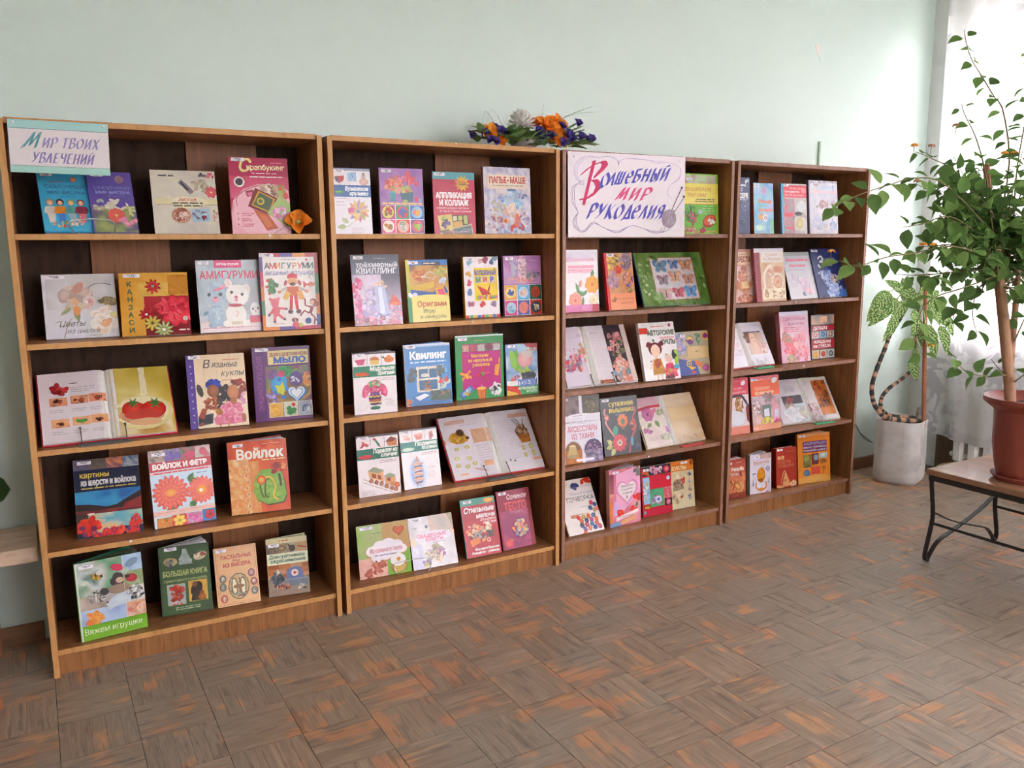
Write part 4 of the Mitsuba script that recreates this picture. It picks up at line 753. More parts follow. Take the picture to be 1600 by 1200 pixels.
# ---- second bookcase
def a(p):  # D1
    p.R(0, 0, 100, p.H, 'ece8f0'); p.R(0, 0, 100, 8, '7080a8', 'a8a8bc')
    for i in range(3): p.R(2 + i * 33, 7, 33 + i * 33, 42, 'ece6ec')
    p.PG([(4, 22), (30, 19), (28, 32), (16, 39), (6, 33)], 'b83030'); p.PG([(4, 22), (14, 24), (16, 39), (6, 33)], '58445c'); p.N(38, 10, 62, 34, ['c8dcf0', '90b8e0', 'd8e8f4', '78a8d8'], 5, 8); p.BL(50, 20, 7, 7, ['5890d0', 'a8c8e8'], 14, 2.4); p.E(82, 34, 12, 9, 'd8a898'); p.E(82, 20, 6, 8, 'c0b0a4'); p.E(82, 34, 8, 6, 'e0b8a8'); p.E(82, 14, 3, 3, '706058')
    p.R(0, 43, 100, 74, '3464a4'); p.T('Бумажное', 30, 57, 10, 'eef2f8', sh=.18, b=2, fit=63); p.T('кружево', 42, 69, 9.5, 'eef2f8', sh=.18, b=2, fit=50); p.E(16, 61, 13, 4, '48a050'); p.ML(8, 60, 16, 1, 3, 'a8d8a0', .5); p.ML(4, 78, 40, 1, 4, 'a8a0b0', .4); p.ML(4, 86, 28, 1, 4, 'a8a0b0', .4); p.ML(4, 94, 30, 1, 4, 'b8b0c0', .4)
    for i, c in enumerate(('e0b868', 'd88878', 'a8b868', 'c868a0', 'e0c880', '9078b0', 'd8a868', 'c8c080', 'd89888', 'e0c070', 'b8a0c0', 'd8b060', 'c8a0a0')):
        an = i * 27.7; q = math.radians(an); p.LF(64 + 4 * math.cos(q), 110 + 4 * math.sin(q), 27, an, 15, c, 'e8d8b0')
    p.BL(62, 122, 14, 8, ['e8d088', 'e0b868', 'ecdca8'], 18, 5, .5); p.E(44, 108, 9, 7, 'd05898', -20); p.E(63, 111, 5, 5, '7890b8'); p.LF(36, 142, 24, 215, 14, 'b8c490', '98a870'); p.LF(30, 150, 26, 175, 15, 'b0bc80', '98a868'); p.L([(30, 152), (50, 138)], 1, '90a070'); p.ML(42, 154, 42, 4, 5, 'c8b8c4', .3)
book('D1', 'white book with a blue title band and a large paper flower', a, .005, False, spine='dcd8e0', sticker=(2, 4, 28))
def grid6(p, y0, cols, draw):
    w, h = 100 / 3, (p.H - y0) / 2
    for i in range(6):
        x, y = (i % 3) * w, y0 + (i // 3) * h
        p.R(x, y, x + w, y + h, 'f0e8f0'); p.R(x + .8, y + .8, x + w - .8, y + h - .8, cols[i][0]); p.E(x + w / 2, y + h / 2, w * .4, w * .4, cols[i][1]); p.BL(x + w / 2, y + h / 2, w * .2, w * .22, cols[i][2], 10, w * .13)
def a(p):  # D2
    p.N(0, 0, 100, 78, ['8a50a0', '9c68b0', 'a870b4', '7c4898'], 2, 10); p.BL(30, 34, 20, 16, ['d85848', 'e08868', 'c84848', 'e8a878'], 46, 5); p.BL(30, 46, 10, 6, ['b8a868', '90a050'], 10, 3); p.PG([(22, 52), (36, 52), (34, 68), (24, 68)], '2c9098'); p.E(29, 69, 8, 2.4, '288088'); p.E(29, 52, 7, 2, '3ca8b0'); p.BL(62, 28, 16, 16, ['e04858', 'd83848', 'e87888'], 12, 5); p.E(64, 9, 4.5, 5.5, 'd83858'); p.E(76, 22, 6, 5, 'e03840'); p.E(84, 32, 5, 5, 'd83840'); p.L([(64, 14), (64, 40)], 1.4, '704878'); p.BL(60, 48, 14, 10, ['a8b048', 'd84858', 'c8c868', '88a040'], 22, 5); p.PG([(46, 54), (78, 50), (74, 72), (52, 74)], '2c6070'); p.E(58, 72, 6, 5, 'a8b050'); p.E(84, 66, 5, 5, 'd83868'); p.E(92, 68, 4, 4, '70a0c0'); p.BL(44, 44, 6, 8, ['e8a890', 'd89080'], 8, 4); p.ML(4, 74, 92, 1, 5, 'e0c078', .7, .03)
    grid6(p, 79, (('b02878', 'd8d030', ['c82028', '28682c', 'b81820']), ('3c8858', 'd83038', ['4858b8', '3c48a0', '507cc8']), ('2860b0', '88b8e8', ['e0a830', '80b858', 'd85070', 'e8c050']), ('d83880', 'f0d8c8', ['e0a028', '6a3c14', 'd89020']), ('d83828', 'e8a890', ['e0dcd8', '2c8048', 'd8d0d0']), ('7c3c90', 'd84858', ['b8c838', '90b030', '50a890'])), None)
    p.R(0, 0, 2, p.H, '9060b0')
book('D2', 'violet book with two flower vases above six square pictures', a, .022, spine='8a4c60', sticker=(5, 3, 23))
def a(p):  # D3
    p.R(0, 0, 100, 18, '4898a4'); p.R(0, 16, 100, p.H, 'b81c40', 'c82c58'); p.ST(70, 24, 19, 11, 'e0a818', .6); p.T('СВОИМИ', 70, 23, 4, 'a83018', a='c', b=2, fit=20); p.T('РУКАМИ', 70, 28, 4, '282418', a='c', b=2, fit=20)
    p.T('АППЛИКАЦИЯ', 6, 56, 11.5, 'f4ecec', b=3, fit=86); p.T('И КОЛЛАЖ', 14, 72, 11.5, 'f4ecec', b=3, fit=70); p.T('неповторимые картины', 8, 80, 5, 'e8b0b8', fit=76, b=1); p.T('из ткани и бумаги своими', 14, 87, 5, 'e8b0b8', fit=76, b=1)
    p.PG([(8, 95), (42, 91), (48, 126), (16, 132)], 'd8c070'); p.BL(28, 112, 9, 12, ['5c3c70', '7c5890', '483058'], 26, 3); p.BL(24, 100, 6, 4, ['90a848', 'a8b858'], 6, 3); p.PG([(42, 94), (80, 92), (84, 116), (46, 120)], '403020'); p.PG([(44, 96), (54, 95), (55, 105), (45, 106)], 'd8d0a8'); p.PG([(57, 95), (67, 94), (68, 104), (58, 105)], 'c8c870'); p.PG([(70, 94), (79, 93), (81, 112), (72, 113)], 'b8c078'); p.PG([(45, 108), (67, 106), (69, 117), (47, 120)], 'd8a858'); p.PG([(8, 128), (34, 124), (42, 146), (14, 150)], '806858'); p.BL(14, 138, 6, 6, ['c8b8d8', 'e0d0d8'], 6, 4); p.PG([(42, 122), (90, 112), (94, 138), (44, 148)], 'c0b888'); p.PG([(44, 124), (88, 115), (91, 135), (46, 145)], '687078'); p.L([(46, 140), (70, 126), (90, 124)], 5, '788890', 10); p.L([(56, 142), (88, 128)], 2, '884048')
    p.ML(30, p.H - 5, 60, 1, 3, 'f0d0d8', .4)
book('D3', 'raspberry red book with a turquoise top strip and collage pictures', a, .007, False, spine='b02848', sticker=(3, 2, 26))
def a(p):  # D4
    p.N(0, 0, 100, p.H, ['b8b0cc', 'd8d4dc', 'a8a4c8', 'dcd0cc', 'c8c8dc'], 7, 22); p.N(8, 14, 92, 40, ['e0c4b0', 'e8d4c4', 'd8b8a8'], 3, 8); p.T('ПАПЬЕ-МАШЕ', 12, 29, 11, 'c05040', b=2, fit=78); p.ML(18, 33, 68, 1, 4, 'a0a080', .5, .05)
    p.BL(60, 62, 22, 18, ['a8c8dc', '88b0cc', 'c8dce4', '98a8c8'], 46, 5); p.E(59, 42, 10, 2.6, '5870a0'); p.BL(30, 66, 12, 10, ['7088c8', '98a8d8', 'b8c0e0'], 18, 4.5); p.BL(82, 52, 8, 6, ['6070a0', '8890b8'], 8, 3); p.BL(30, 80, 24, 18, ['d0c0a0', 'a8a890', 'c8a898', 'b8b8a8'], 40, 3); p.BL(58, 80, 14, 12, ['e8c8b8', 'd8a898', 'e8dcd0'], 20, 4); p.BL(24, 104, 18, 14, ['c86870', 'a85868', 'd8c8d0', '7c4c68'], 26, 2.8); p.E(45, 100, 6, 5, 'd89858'); p.E(44, 100, 3, 3, 'c84838'); p.PG([(68, 86), (72, 86), (82, 118), (58, 118)], 'd86850'); p.E(60, 114, 7, 8, 'c83838', 20); p.E(78, 113, 7, 8, 'c83838', -20); p.E(70, 122, 14, 5, 'e0d0b8'); p.BL(84, 100, 12, 16, ['8888b0', 'b05868', '6878a8', 'c8a8b8'], 24, 2.6); p.BL(60, p.H - 6, 40, 5, ['8898c8', 'a8b0d0', 'd0d4e4'], 30, 3.4)
book('D4', 'pale lilac patterned book with a large teapot, under the flower bowl', a, .020, spine='a87080', sticker=None)
def a(p):  # D5
    p.N(0, 0, 100, p.H, ['a88ca0', 'c8b0c8', 'd8c8dc', '90849c', 'b898b0'], 2.4, 14); p.R(0, 0, 100, 40, '4c505c', '686c80'); p.R(60, 40, 100, 92, '585868', 'b0a0b8'); p.T('трёхмерный', 10, 25, 10, 'e0dce4', fit=86, b=1); p.T('КВИЛЛИНГ', 10, 38, 11, 'e8e4ec', fit=84, b=1); p.ML(48, 7, 28, 1, 3, 'a8a8b0', .4)
    p.BL(8, 62, 10, 14, ['d04878', 'e080a8', 'c83868'], 20, 5); p.BL(10, 108, 10, 30, ['d86898', 'e8a0c0', 'b888b8', 'c85078'], 40, 5); p.BL(56, 62, 14, 8, ['e8c898', 'e0a878', 'd8b8a0'], 18, 4, .3); p.PG([(44, 64), (66, 62), (74, 122), (46, 122)], 'b8c0e0'); p.PG([(52, 66), (60, 66), (64, 118), (54, 118)], 'dce0f0'); p.BL(34, 100, 14, 28, ['c8b8dc', 'a898c8', 'e0d4e8'], 30, 6); p.PG([(74, 100), (84, 80), (98, 98)], 'd85848'); p.E(86, 100, 13, 4, 'e07850'); p.BL(86, 116, 14, 14, ['c8a0b8', 'd8b8c8', 'a890b0', 'e090a8'], 26, 5); p.L([(50, 118), (60, 124), (72, 120)], 1.6, '5858a0', 10); p.BL(50, p.H - 7, 48, 7, ['d870a0', 'c08888', 'e0a8b8', '986878'], 34, 5)
book('D5', 'grey and pink book with a glassy paper figure, white title', a, .007, False, spine='b8a8b0', sticker=(5, 3, 20))
def a(p):  # D6
    p.R(0, 0, 100, 14, '2c68a8', '3c78b8'); p.R(0, 0, 8, p.H, 'd8c838', '48a068'); p.N(8, 12, 100, 78, ['b86a48', 'd0a050', '7c4838', '507c98'], 2.5, 10); p.R(38, 5, 82, 12, '38345c'); p.ML(42, 7, 36, 1, 4, 'e0c8b0', .5); p.BL(28, 30, 12, 12, ['d07838', 'b85c2c', 'e09848'], 20, 6); p.BL(82, 26, 14, 10, ['98a848', 'b8b858', 'd8a850'], 20, 5); p.L([(36, 40), (56, 26), (72, 34), (62, 44)], 2, 'd8d4d0'); p.L([(34, 36), (58, 40)], 1.6, 'e0dcd8')
    p.PG([(8, 56), (64, 48), (66, 60), (8, 72)], 'd8b038'); p.PG([(8, 64), (60, 72), (90, 58), (98, 72), (40, 86), (8, 78)], '2858a0'); p.BL(14, 76, 8, 6, ['e8e4ec', 'd8d8e8'], 6, 5); p.PG([(66, 62), (88, 60), (92, 80), (70, 82)], 'e0a030'); p.PG([(72, 66), (88, 64), (90, 80), (76, 80)], 'd84878'); p.BL(86, 48, 8, 6, ['d8dce4', 'a8c0d8'], 8, 4)
    p.R(10, 82, 100, p.H, 'e8d878', 'ecdc90'); p.E(54, 84, 50, 8, 'e8d878'); p.T('Оригами', 22, 102, 12, 'b84028', b=1, fit=70); p.T('Игры', 36, 116, 9, '283038', fit=28); p.T('и конкурсы', 28, 128, 8.5, '283038', fit=62); p.R(0, 82, 9, p.H, '389060')
book('D6', 'yellow book with folded paper animals', a, .008, False, spine='d8c440', sticker=(5, 3, 24))
def a(p):  # D7
    p.R(0, 0, 100, p.H, 'f0e8ec')
    p.R(28, 28, 96, 112, 'e8c818'); p.T('ВОЛШЕБНЫЙ', 30, 46, 11, '6a5c98', fit=62, b=3)
    for x, ch, c in ((40, 'М', '5a9048'), (60, 'И', 'c85030'), (80, 'Р', '4858a8')): p.R(x - 8, 50, x + 8, 66, 'd0b8c8'); p.T(ch, x, 64, 12, c, a='c', b=3)
    p.PG([(36, 72), (76, 96), (50, 98)], 'c02018'); p.PG([(76, 66), (66, 86), (70, 92)], 'b02018'); p.PG([(38, 74), (60, 82), (76, 96)], 'd83020')
    x = 34
    for ch, c in zip('ОРИГАМИ', ('58a048', 'd85888', 'd87828', '5878b8', 'd04838', '48a058', 'c858a0')): p.T(ch, x, 108, 9, c, b=3); x += 8.6
    for x, y, c in ((62, 8, '983050'), (82, 12, '385888'), (92, 4, '6888a0'), (14, 40, 'd8b048'), (14, 64, 'd04868'), (14, 90, '5878b0'), (16, 118, 'a85878'), (50, 122, 'c82828'), (82, 122, '8a6a88'), (46, 12, 'd8a8a8'), (18, 16, '88b0c8')): p.BL(x, y, 6, 6, [c], 5, 5.5)
    for i in range(9): p.R(i * 11.2, p.H - 7, i * 11.2 + 10, p.H, ('c83038', '58a048', 'd8b038', '4868b0')[i % 4])
book('D7', 'white book with a yellow panel and a red paper bird', a, .018, spine='d8a020', sticker=(4, 3, 26))
def a(p):  # D8
    p.N(0, 0, 100, 64, ['b078b0', 'c090c0', 'a868a0', 'b880b8'], 2, 8); p.BL(28, 22, 10, 20, ['8890b8', 'c8b8d0', 'a8a0c0'], 26, 3.4); p.R(38, 6, 58, 50, 'd8b8c8'); p.R(20, 18, 30, 50, 'b0a8c0'); p.PG([(36, 8), (47, 0), (60, 8)], 'c890a8'); p.BL(50, 32, 12, 20, ['d8b0c0', 'c88898', 'e8d0d8', 'a07888'], 30, 3.2); p.BL(74, 46, 18, 9, ['706878', '8a8890', 'a898a0'], 28, 4); p.BL(44, 54, 34, 7, ['d88088', 'e8b8b0', 'c86870', 'e0c0a8'], 36, 3.4); p.ML(70, 10, 24, 1, 3, 'd8b0d0'); p.ML(4, 60, 90, 1, 4, 'c8a0b8', .6, .03)
    grid6(p, 66, (('e0a038', 'e8c878', ['3c50a0', '2c4090']), ('58a8d8', 'a8d4e8', ['e8c8b8', 'd8a090']), ('1c5c48', 'a83c20', ['b84420', '983818']), ('c82878', 'a8c0d8', ['d8e4e8', '90b0c8', '58a0a0']), ('504c98', 'd87068', ['e08068', 'd06858']), ('c83018', '283848', ['d89828', 'e8d8c0', '1c4858'])), None)
book('D8', 'mauve book with a pink paper tower above six square pictures', a, .016, spine='a868a8', sticker=(4, 3, 22))
def sp_cover(p, big, small, sub, band='1c7058', oval='d84020'):
    p.R(0, 0, 100, p.H, 'f0e8ec'); p.R(0, 0, 100, 4, '403840')
    for i in range(3): p.R(1 + i * 33.3, 4, 32.6 + i * 33.3, 31, 'f0e6ea'); p.R(32.6 + i * 33.3, 4, 33.4 + i * 33.3, 31, '302830')
    p.R(0, 31, 100, 56, band)
    p.E(20, 49, 17, 4.6, oval)
    p.T(big, 38 if small else 30, 42, 10, 'f4f0ec', sh=.18, b=2, fit=58); p.T(small or sub, 56, 52, 9, 'f4f0ec', sh=.18, b=2, fit=40); p.ML(50, 60, 44, 2, 4, 'a89890', .4, .1, 'r')
def a(p):  # E1
    sp_cover(p, 'Модульное', 'оригами', None, '1c7c5c', 'd85018')
    p.PG([(4, 16), (30, 14), (24, 28), (12, 28)], 'c84878'); p.E(50, 17, 11, 7, 'c87038'); p.R(40, 18, 60, 28, 'd8b860'); p.E(84, 18, 12, 7, 'd87828'); p.BL(84, 17, 10, 5, ['d86820', '88a038', 'e09030'], 14, 3); p.LF(74, 14, 8, 200, 6, '386c30')
    p.E(48, 76, 17, 12, '58a060'); p.BL(48, 72, 15, 7, ['48985c', '78b878', 'd84870', 'e8c8b8'], 24, 3.4); p.E(27, 88, 8, 16, 'd85080', 18); p.E(69, 88, 8, 16, 'd85080', -18); p.BL(27, 88, 5, 12, ['e888a8', 'c83868'], 10, 3); p.BL(69, 88, 5, 12, ['e888a8', 'c83868'], 10, 3); p.E(48, 88, 13, 12, 'c83868'); p.BL(48, 88, 10, 9, ['d84878', 'e890b0', 'a82860'], 22, 3.4); p.E(48, 106, 15, 16, '784088')
    for j, c in enumerate(('d8b838', '282028', 'c85028', 'd8c048', '50305c')): p.L([(34 + j * .6 + i * 4.4, 100 + j * 4.4 + (2.5 if i % 2 else 0)) for i in range(7)], 3.2, c)
    p.E(48, 128, 12, 4, '2c7058'); p.L([(4, 126), (20, 130), (34, 122)], .6, 'c8b8c0', 8); p.ML(72, 110, 22, 4, 4.5, 'c8bcc0', .3)
book('E1', 'white book with a bright folded paper dog under a green title band', a, .010, spine='e4dce2', tent=.36, fan=4, fancol='dad6e0', back='302838', sticker=(3, 2, 24))
def a(p):  # E2
    p.R(0, 0, 100, p.H, '2878b8', '2c80c4'); p.R(0, 0, 100, 6, 'e0e4f0', '6898cc'); p.TS('Квилинг', 12, 30, 15, 'f0ecf0', '5898cc', .6, b=2, fit=80); p.ML(12, 35, 80, 1, 5, 'b8d0e8', .6, .02); p.ML(70, 44, 24, 4, 4.5, 'a0c4e4', .35)
    p.R(24, 46, 74, 98, 'd8d0c0'); p.R(29, 51, 69, 94, '205c88'); p.R(27, 70, 72, 74, 'd8d0c0'); p.R(49, 46, 52, 72, 'b8b0a8'); p.BL(14, 62, 10, 14, ['2c4038', '384c48', '304858'], 18, 4); p.BL(78, 56, 8, 12, ['3c4840', '506050'], 14, 4); p.E(42, 64, 9, 4, 'c8c8c0'); p.BL(46, 84, 7, 8, ['c83838', '387048', '305838', 'a83048'], 18, 3); p.R(40, 90, 52, 95, 'a87040'); p.BL(84, 82, 10, 10, ['d8d4d0', '3c5c50', 'c8d0d0'], 16, 4); p.PG([(70, 82), (76, 70), (82, 82)], 'd83840'); p.PG([(82, 80), (88, 68), (94, 80)], 'd83840'); p.N(52, 96, 98, 118, ['38583c', '485c48', '283c44', '6a8858'], 4, 10); p.PG([(10, 108), (40, 98), (56, 106), (26, 120)], '3c6cb0'); p.PG([(18, 108), (40, 101), (50, 106), (28, 115)], 'e0e0ec'); p.BL(84, 104, 10, 5, ['c83838', '487c50'], 8, 2.4); p.PG([(0, 110), (12, 112), (12, p.H), (0, p.H)], 'c86828'); p.E(50, 122, 46, 6, '306ca8')
book('E2', 'bright blue book with a quilled window picture, standing half open', a, .014, spine='dce0ec', tent=.28, fan=3, fancol='e0e0ec', back='3080c0', sticker=(3, 2, 22))
def a(p):  # E3
    p.R(0, 0, 100, p.H, '2c8c48', '309450'); p.R(0, 0, 100, 3, 'd0e0e0'); p.ML(38, 10, 26, 1, 3.5, '90b058', .5); p.R(13, 17, 94, 106, 'b81878')
    for i, c in enumerate((['e0d8d8', 'c85850', 'd8d0c8'], ['3858a0', 'c84838', '304c90'], ['a8a098', 'b8b0a8'], ['e0d8d8', '403040', 'c84858'], ['d8d4d8', '988c98'])): p.R(13 + i * 16.2, 18, 28.4 + i * 16.2, 32, '303038'); p.N(13.6 + i * 16.2, 18.6, 28 + i * 16.2, 31.4, c, 5, 6)
    p.T('Мастерим', 32, 43, 7, 'e8b838', fit=36, b=1); p.T('из ненужной', 26, 52, 7, 'e8b838', fit=50, b=1); p.T('упаковки', 34, 61, 7, 'e8b838', fit=36, b=1)
    p.L([(8, 72), (32, 82)], 5, 'e09028'); p.L([(12, 86), (30, 68)], 5, 'd87c20'); p.L([(20, 74), (24, 84)], 4, 'e8a840'); p.L([(52, 74), (58, 60)], 5, 'c82828'); p.L([(54, 76), (70, 74)], 3, 'd82860'); p.L([(54, 76), (40, 80)], 4, 'c81c28'); p.L([(54, 76), (60, 90)], 4, 'b81c30'); p.E(55, 76, 4, 4, '6a7850'); p.PG([(82, 60), (92, 58), (88, 82), (80, 80)], 'e09828'); p.L([(84, 58), (86, 50)], 2, 'c83828'); p.L([(90, 58), (92, 46)], 2, 'e0b030')
    p.PG([(6, 112), (30, 96), (36, 106), (12, 124)], '3868b0'); p.PG([(10, 112), (28, 100), (32, 106), (14, 119)], '80a8d8'); p.BL(20, 110, 8, 5, ['c8b848', 'c85858', 'e0e0e8'], 8, 3); p.PG([(42, 104), (62, 102), (60, 132), (46, 134)], 'd88028')
    for i in range(4): p.L([(45 + i * 5, 106), (47 + i * 4, 132)], 1.6, 'b83820')
    p.E(52, 104, 10, 3, 'e8b048'); p.BL(82, 108, 12, 11, ['e8e8e8', '383840', 'dcdcdc', 'e0e0e0'], 30, 4); p.L([(53, 98), (53, 104)], 1.6, 'e8e0d8')
book('E3', 'green book with a magenta panel and toys made of packaging', a, .012, spine='2c8448', tent=.16, fan=2, fancol='d8e8e0', back='2a8048', sticker=(5, 4, 19))
def a(p):  # E4
    p.N(0, 0, 100, 104, ['3468a8', 'a8c4dc', '5888b8', 'd8dce4', '7ca0c8'], 2, 12); p.PG([(56, 0), (100, 0), (100, 22), (70, 12)], 'a83030'); p.BL(80, 20, 20, 8, ['d8d0c8', '988880', 'c8b8b0', 'a89890'], 30, 4); p.PG([(14, 30), (34, 14), (50, 70), (30, 78)], '70a828'); p.E(22, 44, 10, 28, '80b838', -12); p.E(60, 44, 24, 24, 'c88890', 10, 'd8a8a8'); p.E(66, 30, 18, 10, 'c8b8b0', 10); p.BL(56, 76, 18, 9, ['88a028', 'a8b838', '708820'], 24, 5); p.BL(70, 92, 22, 11, ['282838', '383848', '202030'], 30, 6); p.BL(26, 94, 14, 8, ['c85870', 'a8a8c0', '484858', 'd86868'], 20, 4); p.BL(14, 112, 10, 12, ['c82c20', 'd84830'], 12, 6)
    p.R(0, 104, 100, 124, 'e4e0e0'); p.R(0, 118, 100, p.H, '3c9048'); p.PG([(0, 116), (40, 122), (44, p.H), (0, p.H)], 'd03020'); p.PG([(0, 130), (30, 138), (36, p.H), (0, p.H)], 'e0b028'); p.TS('ПОДЕЛКИ', 36, 120, 14, '3858a8', '9cb4dc', .8, b=2, fit=60, sy=1.3); p.T('ИЗ ПЛАСТИКОВЫХ', 34, 130, 6, 'e0ecd8', b=2, fit=62); p.T('БУТЫЛОК', 62, 139, 6, 'e0ecd8', b=2, fit=34)
book('E4', 'small bright book with a green and pink plastic pig', a, .016, spine='5878a0', tent=.2, fan=2, fancol='b89890', back='805040', sticker=(6, 2, 24))
def a(p):  # E5
    sp_cover(p, 'Поделки из', 'спичек', None, '1c6c58', 'c82838'); p.BL(18, 21, 9, 6, ['c84848', 'd87070', 'a83038'], 14, 3); p.L([(44, 10), (54, 26)], 5, '38785c'); p.E(43, 10, 4, 3, 'b83838'); p.L([(54, 26), (58, 29)], 2, 'c85848'); p.PG([(70, 17), (84, 8), (96, 14), (96, 28), (76, 29)], 'c87840'); p.PG([(68, 18), (82, 7), (96, 13), (84, 20)], '8a3828')
    p.L([(12, 100), (92, 138)], 1.4, 'b8a088'); p.L([(8, 106), (84, 140)], 1.4, 'b8a088'); p.PG([(24, 82), (36, 76), (60, 86), (60, 110), (26, 100)], 'dca878'); p.PG([(22, 82), (38, 74), (62, 84), (48, 90)], '98a088'); p.PG([(32, 88), (42, 92), (42, 102), (32, 98)], '985038'); p.PG([(46, 93), (54, 96), (54, 106), (46, 103)], '985038'); p.PG([(62, 100), (74, 96), (88, 102), (88, 120), (64, 118)], 'd8a070'); p.PG([(60, 98), (74, 92), (90, 98), (78, 104)], '98a488'); p.PG([(68, 102), (76, 104), (76, 112), (68, 110)], '884830'); p.PG([(76, 112), (96, 116), (96, 126), (74, 122)], 'c88860'); p.E(92, 122, 6, 6, 'c85838'); p.E(92, 122, 3.6, 3.6, 'e08858')
    for x, y in ((30, 106), (42, 110), (54, 114), (66, 122), (78, 128), (88, 132)): p.E(x, y, 5, 5, '905038'); p.E(x, y, 3, 3, 'c88860')
    p.ML(6, 128, 34, 3, 4.6, 'b0a4a8', .3)
book('E5', 'white book with a matchstick train', a, .005, False, spine='e8e0e4', sticker=(3, 2, 26))
def a(p):  # E6
    sp_cover(p, 'Поделки', 'из спичек', None, '1c7c70', 'c8dcc8'); p.BL(18, 21, 9, 6, ['e0a898', 'd88878', 'e8c0b0'], 12, 3); p.PG([(38, 15), (62, 13), (58, 27), (44, 28)], 'd88878'); p.E(50, 15, 12, 3, 'e0a898'); p.BL(84, 20, 7, 9, ['b86868', 'c88080', 'a85858'], 16, 3)
    p.E(40, 110, 24, 40, 'c8d8f0'); p.E(38, 108, 17, 32, '90b0e0', 0, 'b8ccec')
    for y in (84, 97, 110, 123): p.PG([(28, y), (40, y - 3), (54, y), (54, y + 6), (40, y + 4), (28, y + 8)], 'e0b8a0'); p.PG([(30, y + 8), (52, y + 6), (50, y + 10), (32, y + 12)], '804858'); p.L([(26, y + 3), (56, y + 3)], 1.2, 'c88870')
    p.PG([(34, 80), (40, 66), (46, 80)], 'c89890'); p.L([(36, 132), (34, 142)], 1.6, 'c89070'); p.L([(42, 132), (44, 142)], 1.6, 'c89070'); p.ML(66, 96, 24, 2, 4, 'c0b4c0', .3); p.ML(66, 108, 22, 5, 4, 'c8bcc8', .3)
book('E6', 'white book with a blue haloed matchstick tower', a, .005, False, spine='e8e4ec', sticker=(4, 3, 26))
def L_(p):  # E7 left
    p.R(0, 0, 100, p.H, 'e0d8e0'); p.N(10, 8, 52, 16, ['d8b8a8', 'c8a090', 'e0c8bc'], 3, 6); p.ML(40, 19, 40, 1, 3, 'c0b4d0', .4); p.E(30, 44, 18, 12, 'b88c30'); p.BL(30, 45, 17, 11, ['c89838', 'a87828', 'd8b058', '906824'], 44, 3.4); p.E(36, 34, 8, 7, '503828'); p.E(48, 46, 4, 3, '584028'); p.N(58, 30, 98, 58, ['c89878', 'd8b090', 'c08c70'], 4, 6)
    for x, y in ((20, 66), (42, 64), (16, 84), (40, 86), (14, 98), (32, 102), (48, 98)): p.E(x, y, 5, 3.4, 'b8b050'); p.E(x, y, 3, 2, 'dcd8b0')
    p.ML(60, 64, 34, 8, 5, 'c8bcc4', .3); p.E(0, 50, 4, 5, 'd89888'); p.R(14, 114, 30, 119, 'e0b8a0'); p.N(66, 96, 86, 106, ['e0b090', 'd8a080'], 3, 4); p.L([(46, 108), (70, 116)], 1.2, 'c87060')
def R_(p):  # E7 right
    p.R(0, 0, 100, p.H, 'dcd6de'); p.N(50, 8, 96, 18, ['d8b0a0', 'c89888', 'e0c4b8'], 3, 6); p.ML(10, 22, 60, 18, 5, 'c8c0c8', .3)
    p.E(72, 54, 15, 16, '704428'); p.BL(72, 50, 13, 14, ['886040', '503020', 'a08068', 'c8a890', '683c24'], 44, 4); p.PG([(60, 60), (88, 56), (86, 76), (64, 78)], 'a86830'); p.L([(60, 66), (88, 62)], 1.5, '784820')
    for x0, y0, x1, y1 in ((66, 40, 56, 22), (70, 38, 62, 18), (74, 38, 68, 22), (80, 40, 82, 24)): p.L([(x0, y0), (x1, y1)], 1.4, '483830')
    for x, y, r in ((64, 88, 6), (82, 86, 7), (64, 104, 6), (84, 102, 7)): p.E(x, y, r * .6, r, 'a8a040'); p.E(x, y, r * .35, r * .7, 'ccc888')
    p.N(78, 112, 98, 118, ['e0a888', 'd89878'], 3, 4); p.E(24, 112, 2, 2, '606060'); p.E(34, 114, 2, 2, '606060')
open_book('E7', 'large open book showing a craft hedgehog and a pot of brushes, red cover edge', L_, R_, .015, 'c82c40', split=.52)
def a(p):  # F1
    p.N(0, 0, 48, 66, ['78a838', '98b858', 'a8b078', '88b048'], 2, 8); p.N(48, 0, 100, 56, ['c09858', 'b88c4c', 'c8a468'], 2, 8); p.N(0, 62, 54, p.H, ['d8a090', 'e0b0a0', 'd89888'], 4, 8); p.N(54, 54, 100, p.H, ['68a020', '78b028', '70a824'], 2, 8)
    p.HT(80, 17, 11, 'a83818'); p.HT(80, 16, 9, 'c85828'); p.L([(2, 50), (24, 34)], 1, 'a8c078'); p.E(26, 10, 0.1, .1, 'fff'); p.R(28, 16, 46, 17, '486828')
    for x, y, r in ((28, 50, 13), (42, 42, 13), (58, 40, 14), (74, 44, 13), (84, 52, 10), (70, 58, 12), (52, 58, 14), (36, 62, 12)): p.E(x, y + 1.5, r + 1, r * .8 + 1, 'b88858')
    for x, y, r in ((28, 50, 13), (42, 42, 13), (58, 40, 14), (74, 44, 13), (84, 52, 10), (70, 58, 12), (52, 58, 14), (36, 62, 12)): p.E(x, y, r, r * .8, 'ece4ec')
    p.T('Из соленого теста', 22, 53, 7.5, 'c05870', sh=.15, b=1, fit=62); p.ML(30, 58, 46, 1, 4, '8880a8', .5, .05)
    p.BL(38, 76, 12, 8, ['b05038', 'c86c50', '984030'], 22, 3.4); p.BL(34, 88, 8, 5, ['a84830', 'c06048'], 12, 3); p.BL(16, 90, 6, 10, ['b85840', '984434'], 14, 3.4); p.E(76, 82, 17, 15, 'a88838'); p.E(76, 84, 13, 11, 'c8a858'); p.E(75, 72, 15, 12, 'ece8e8'); p.E(76, 71, 4, 4, 'd88828'); p.R(88, 93, 92, 94, '304818')
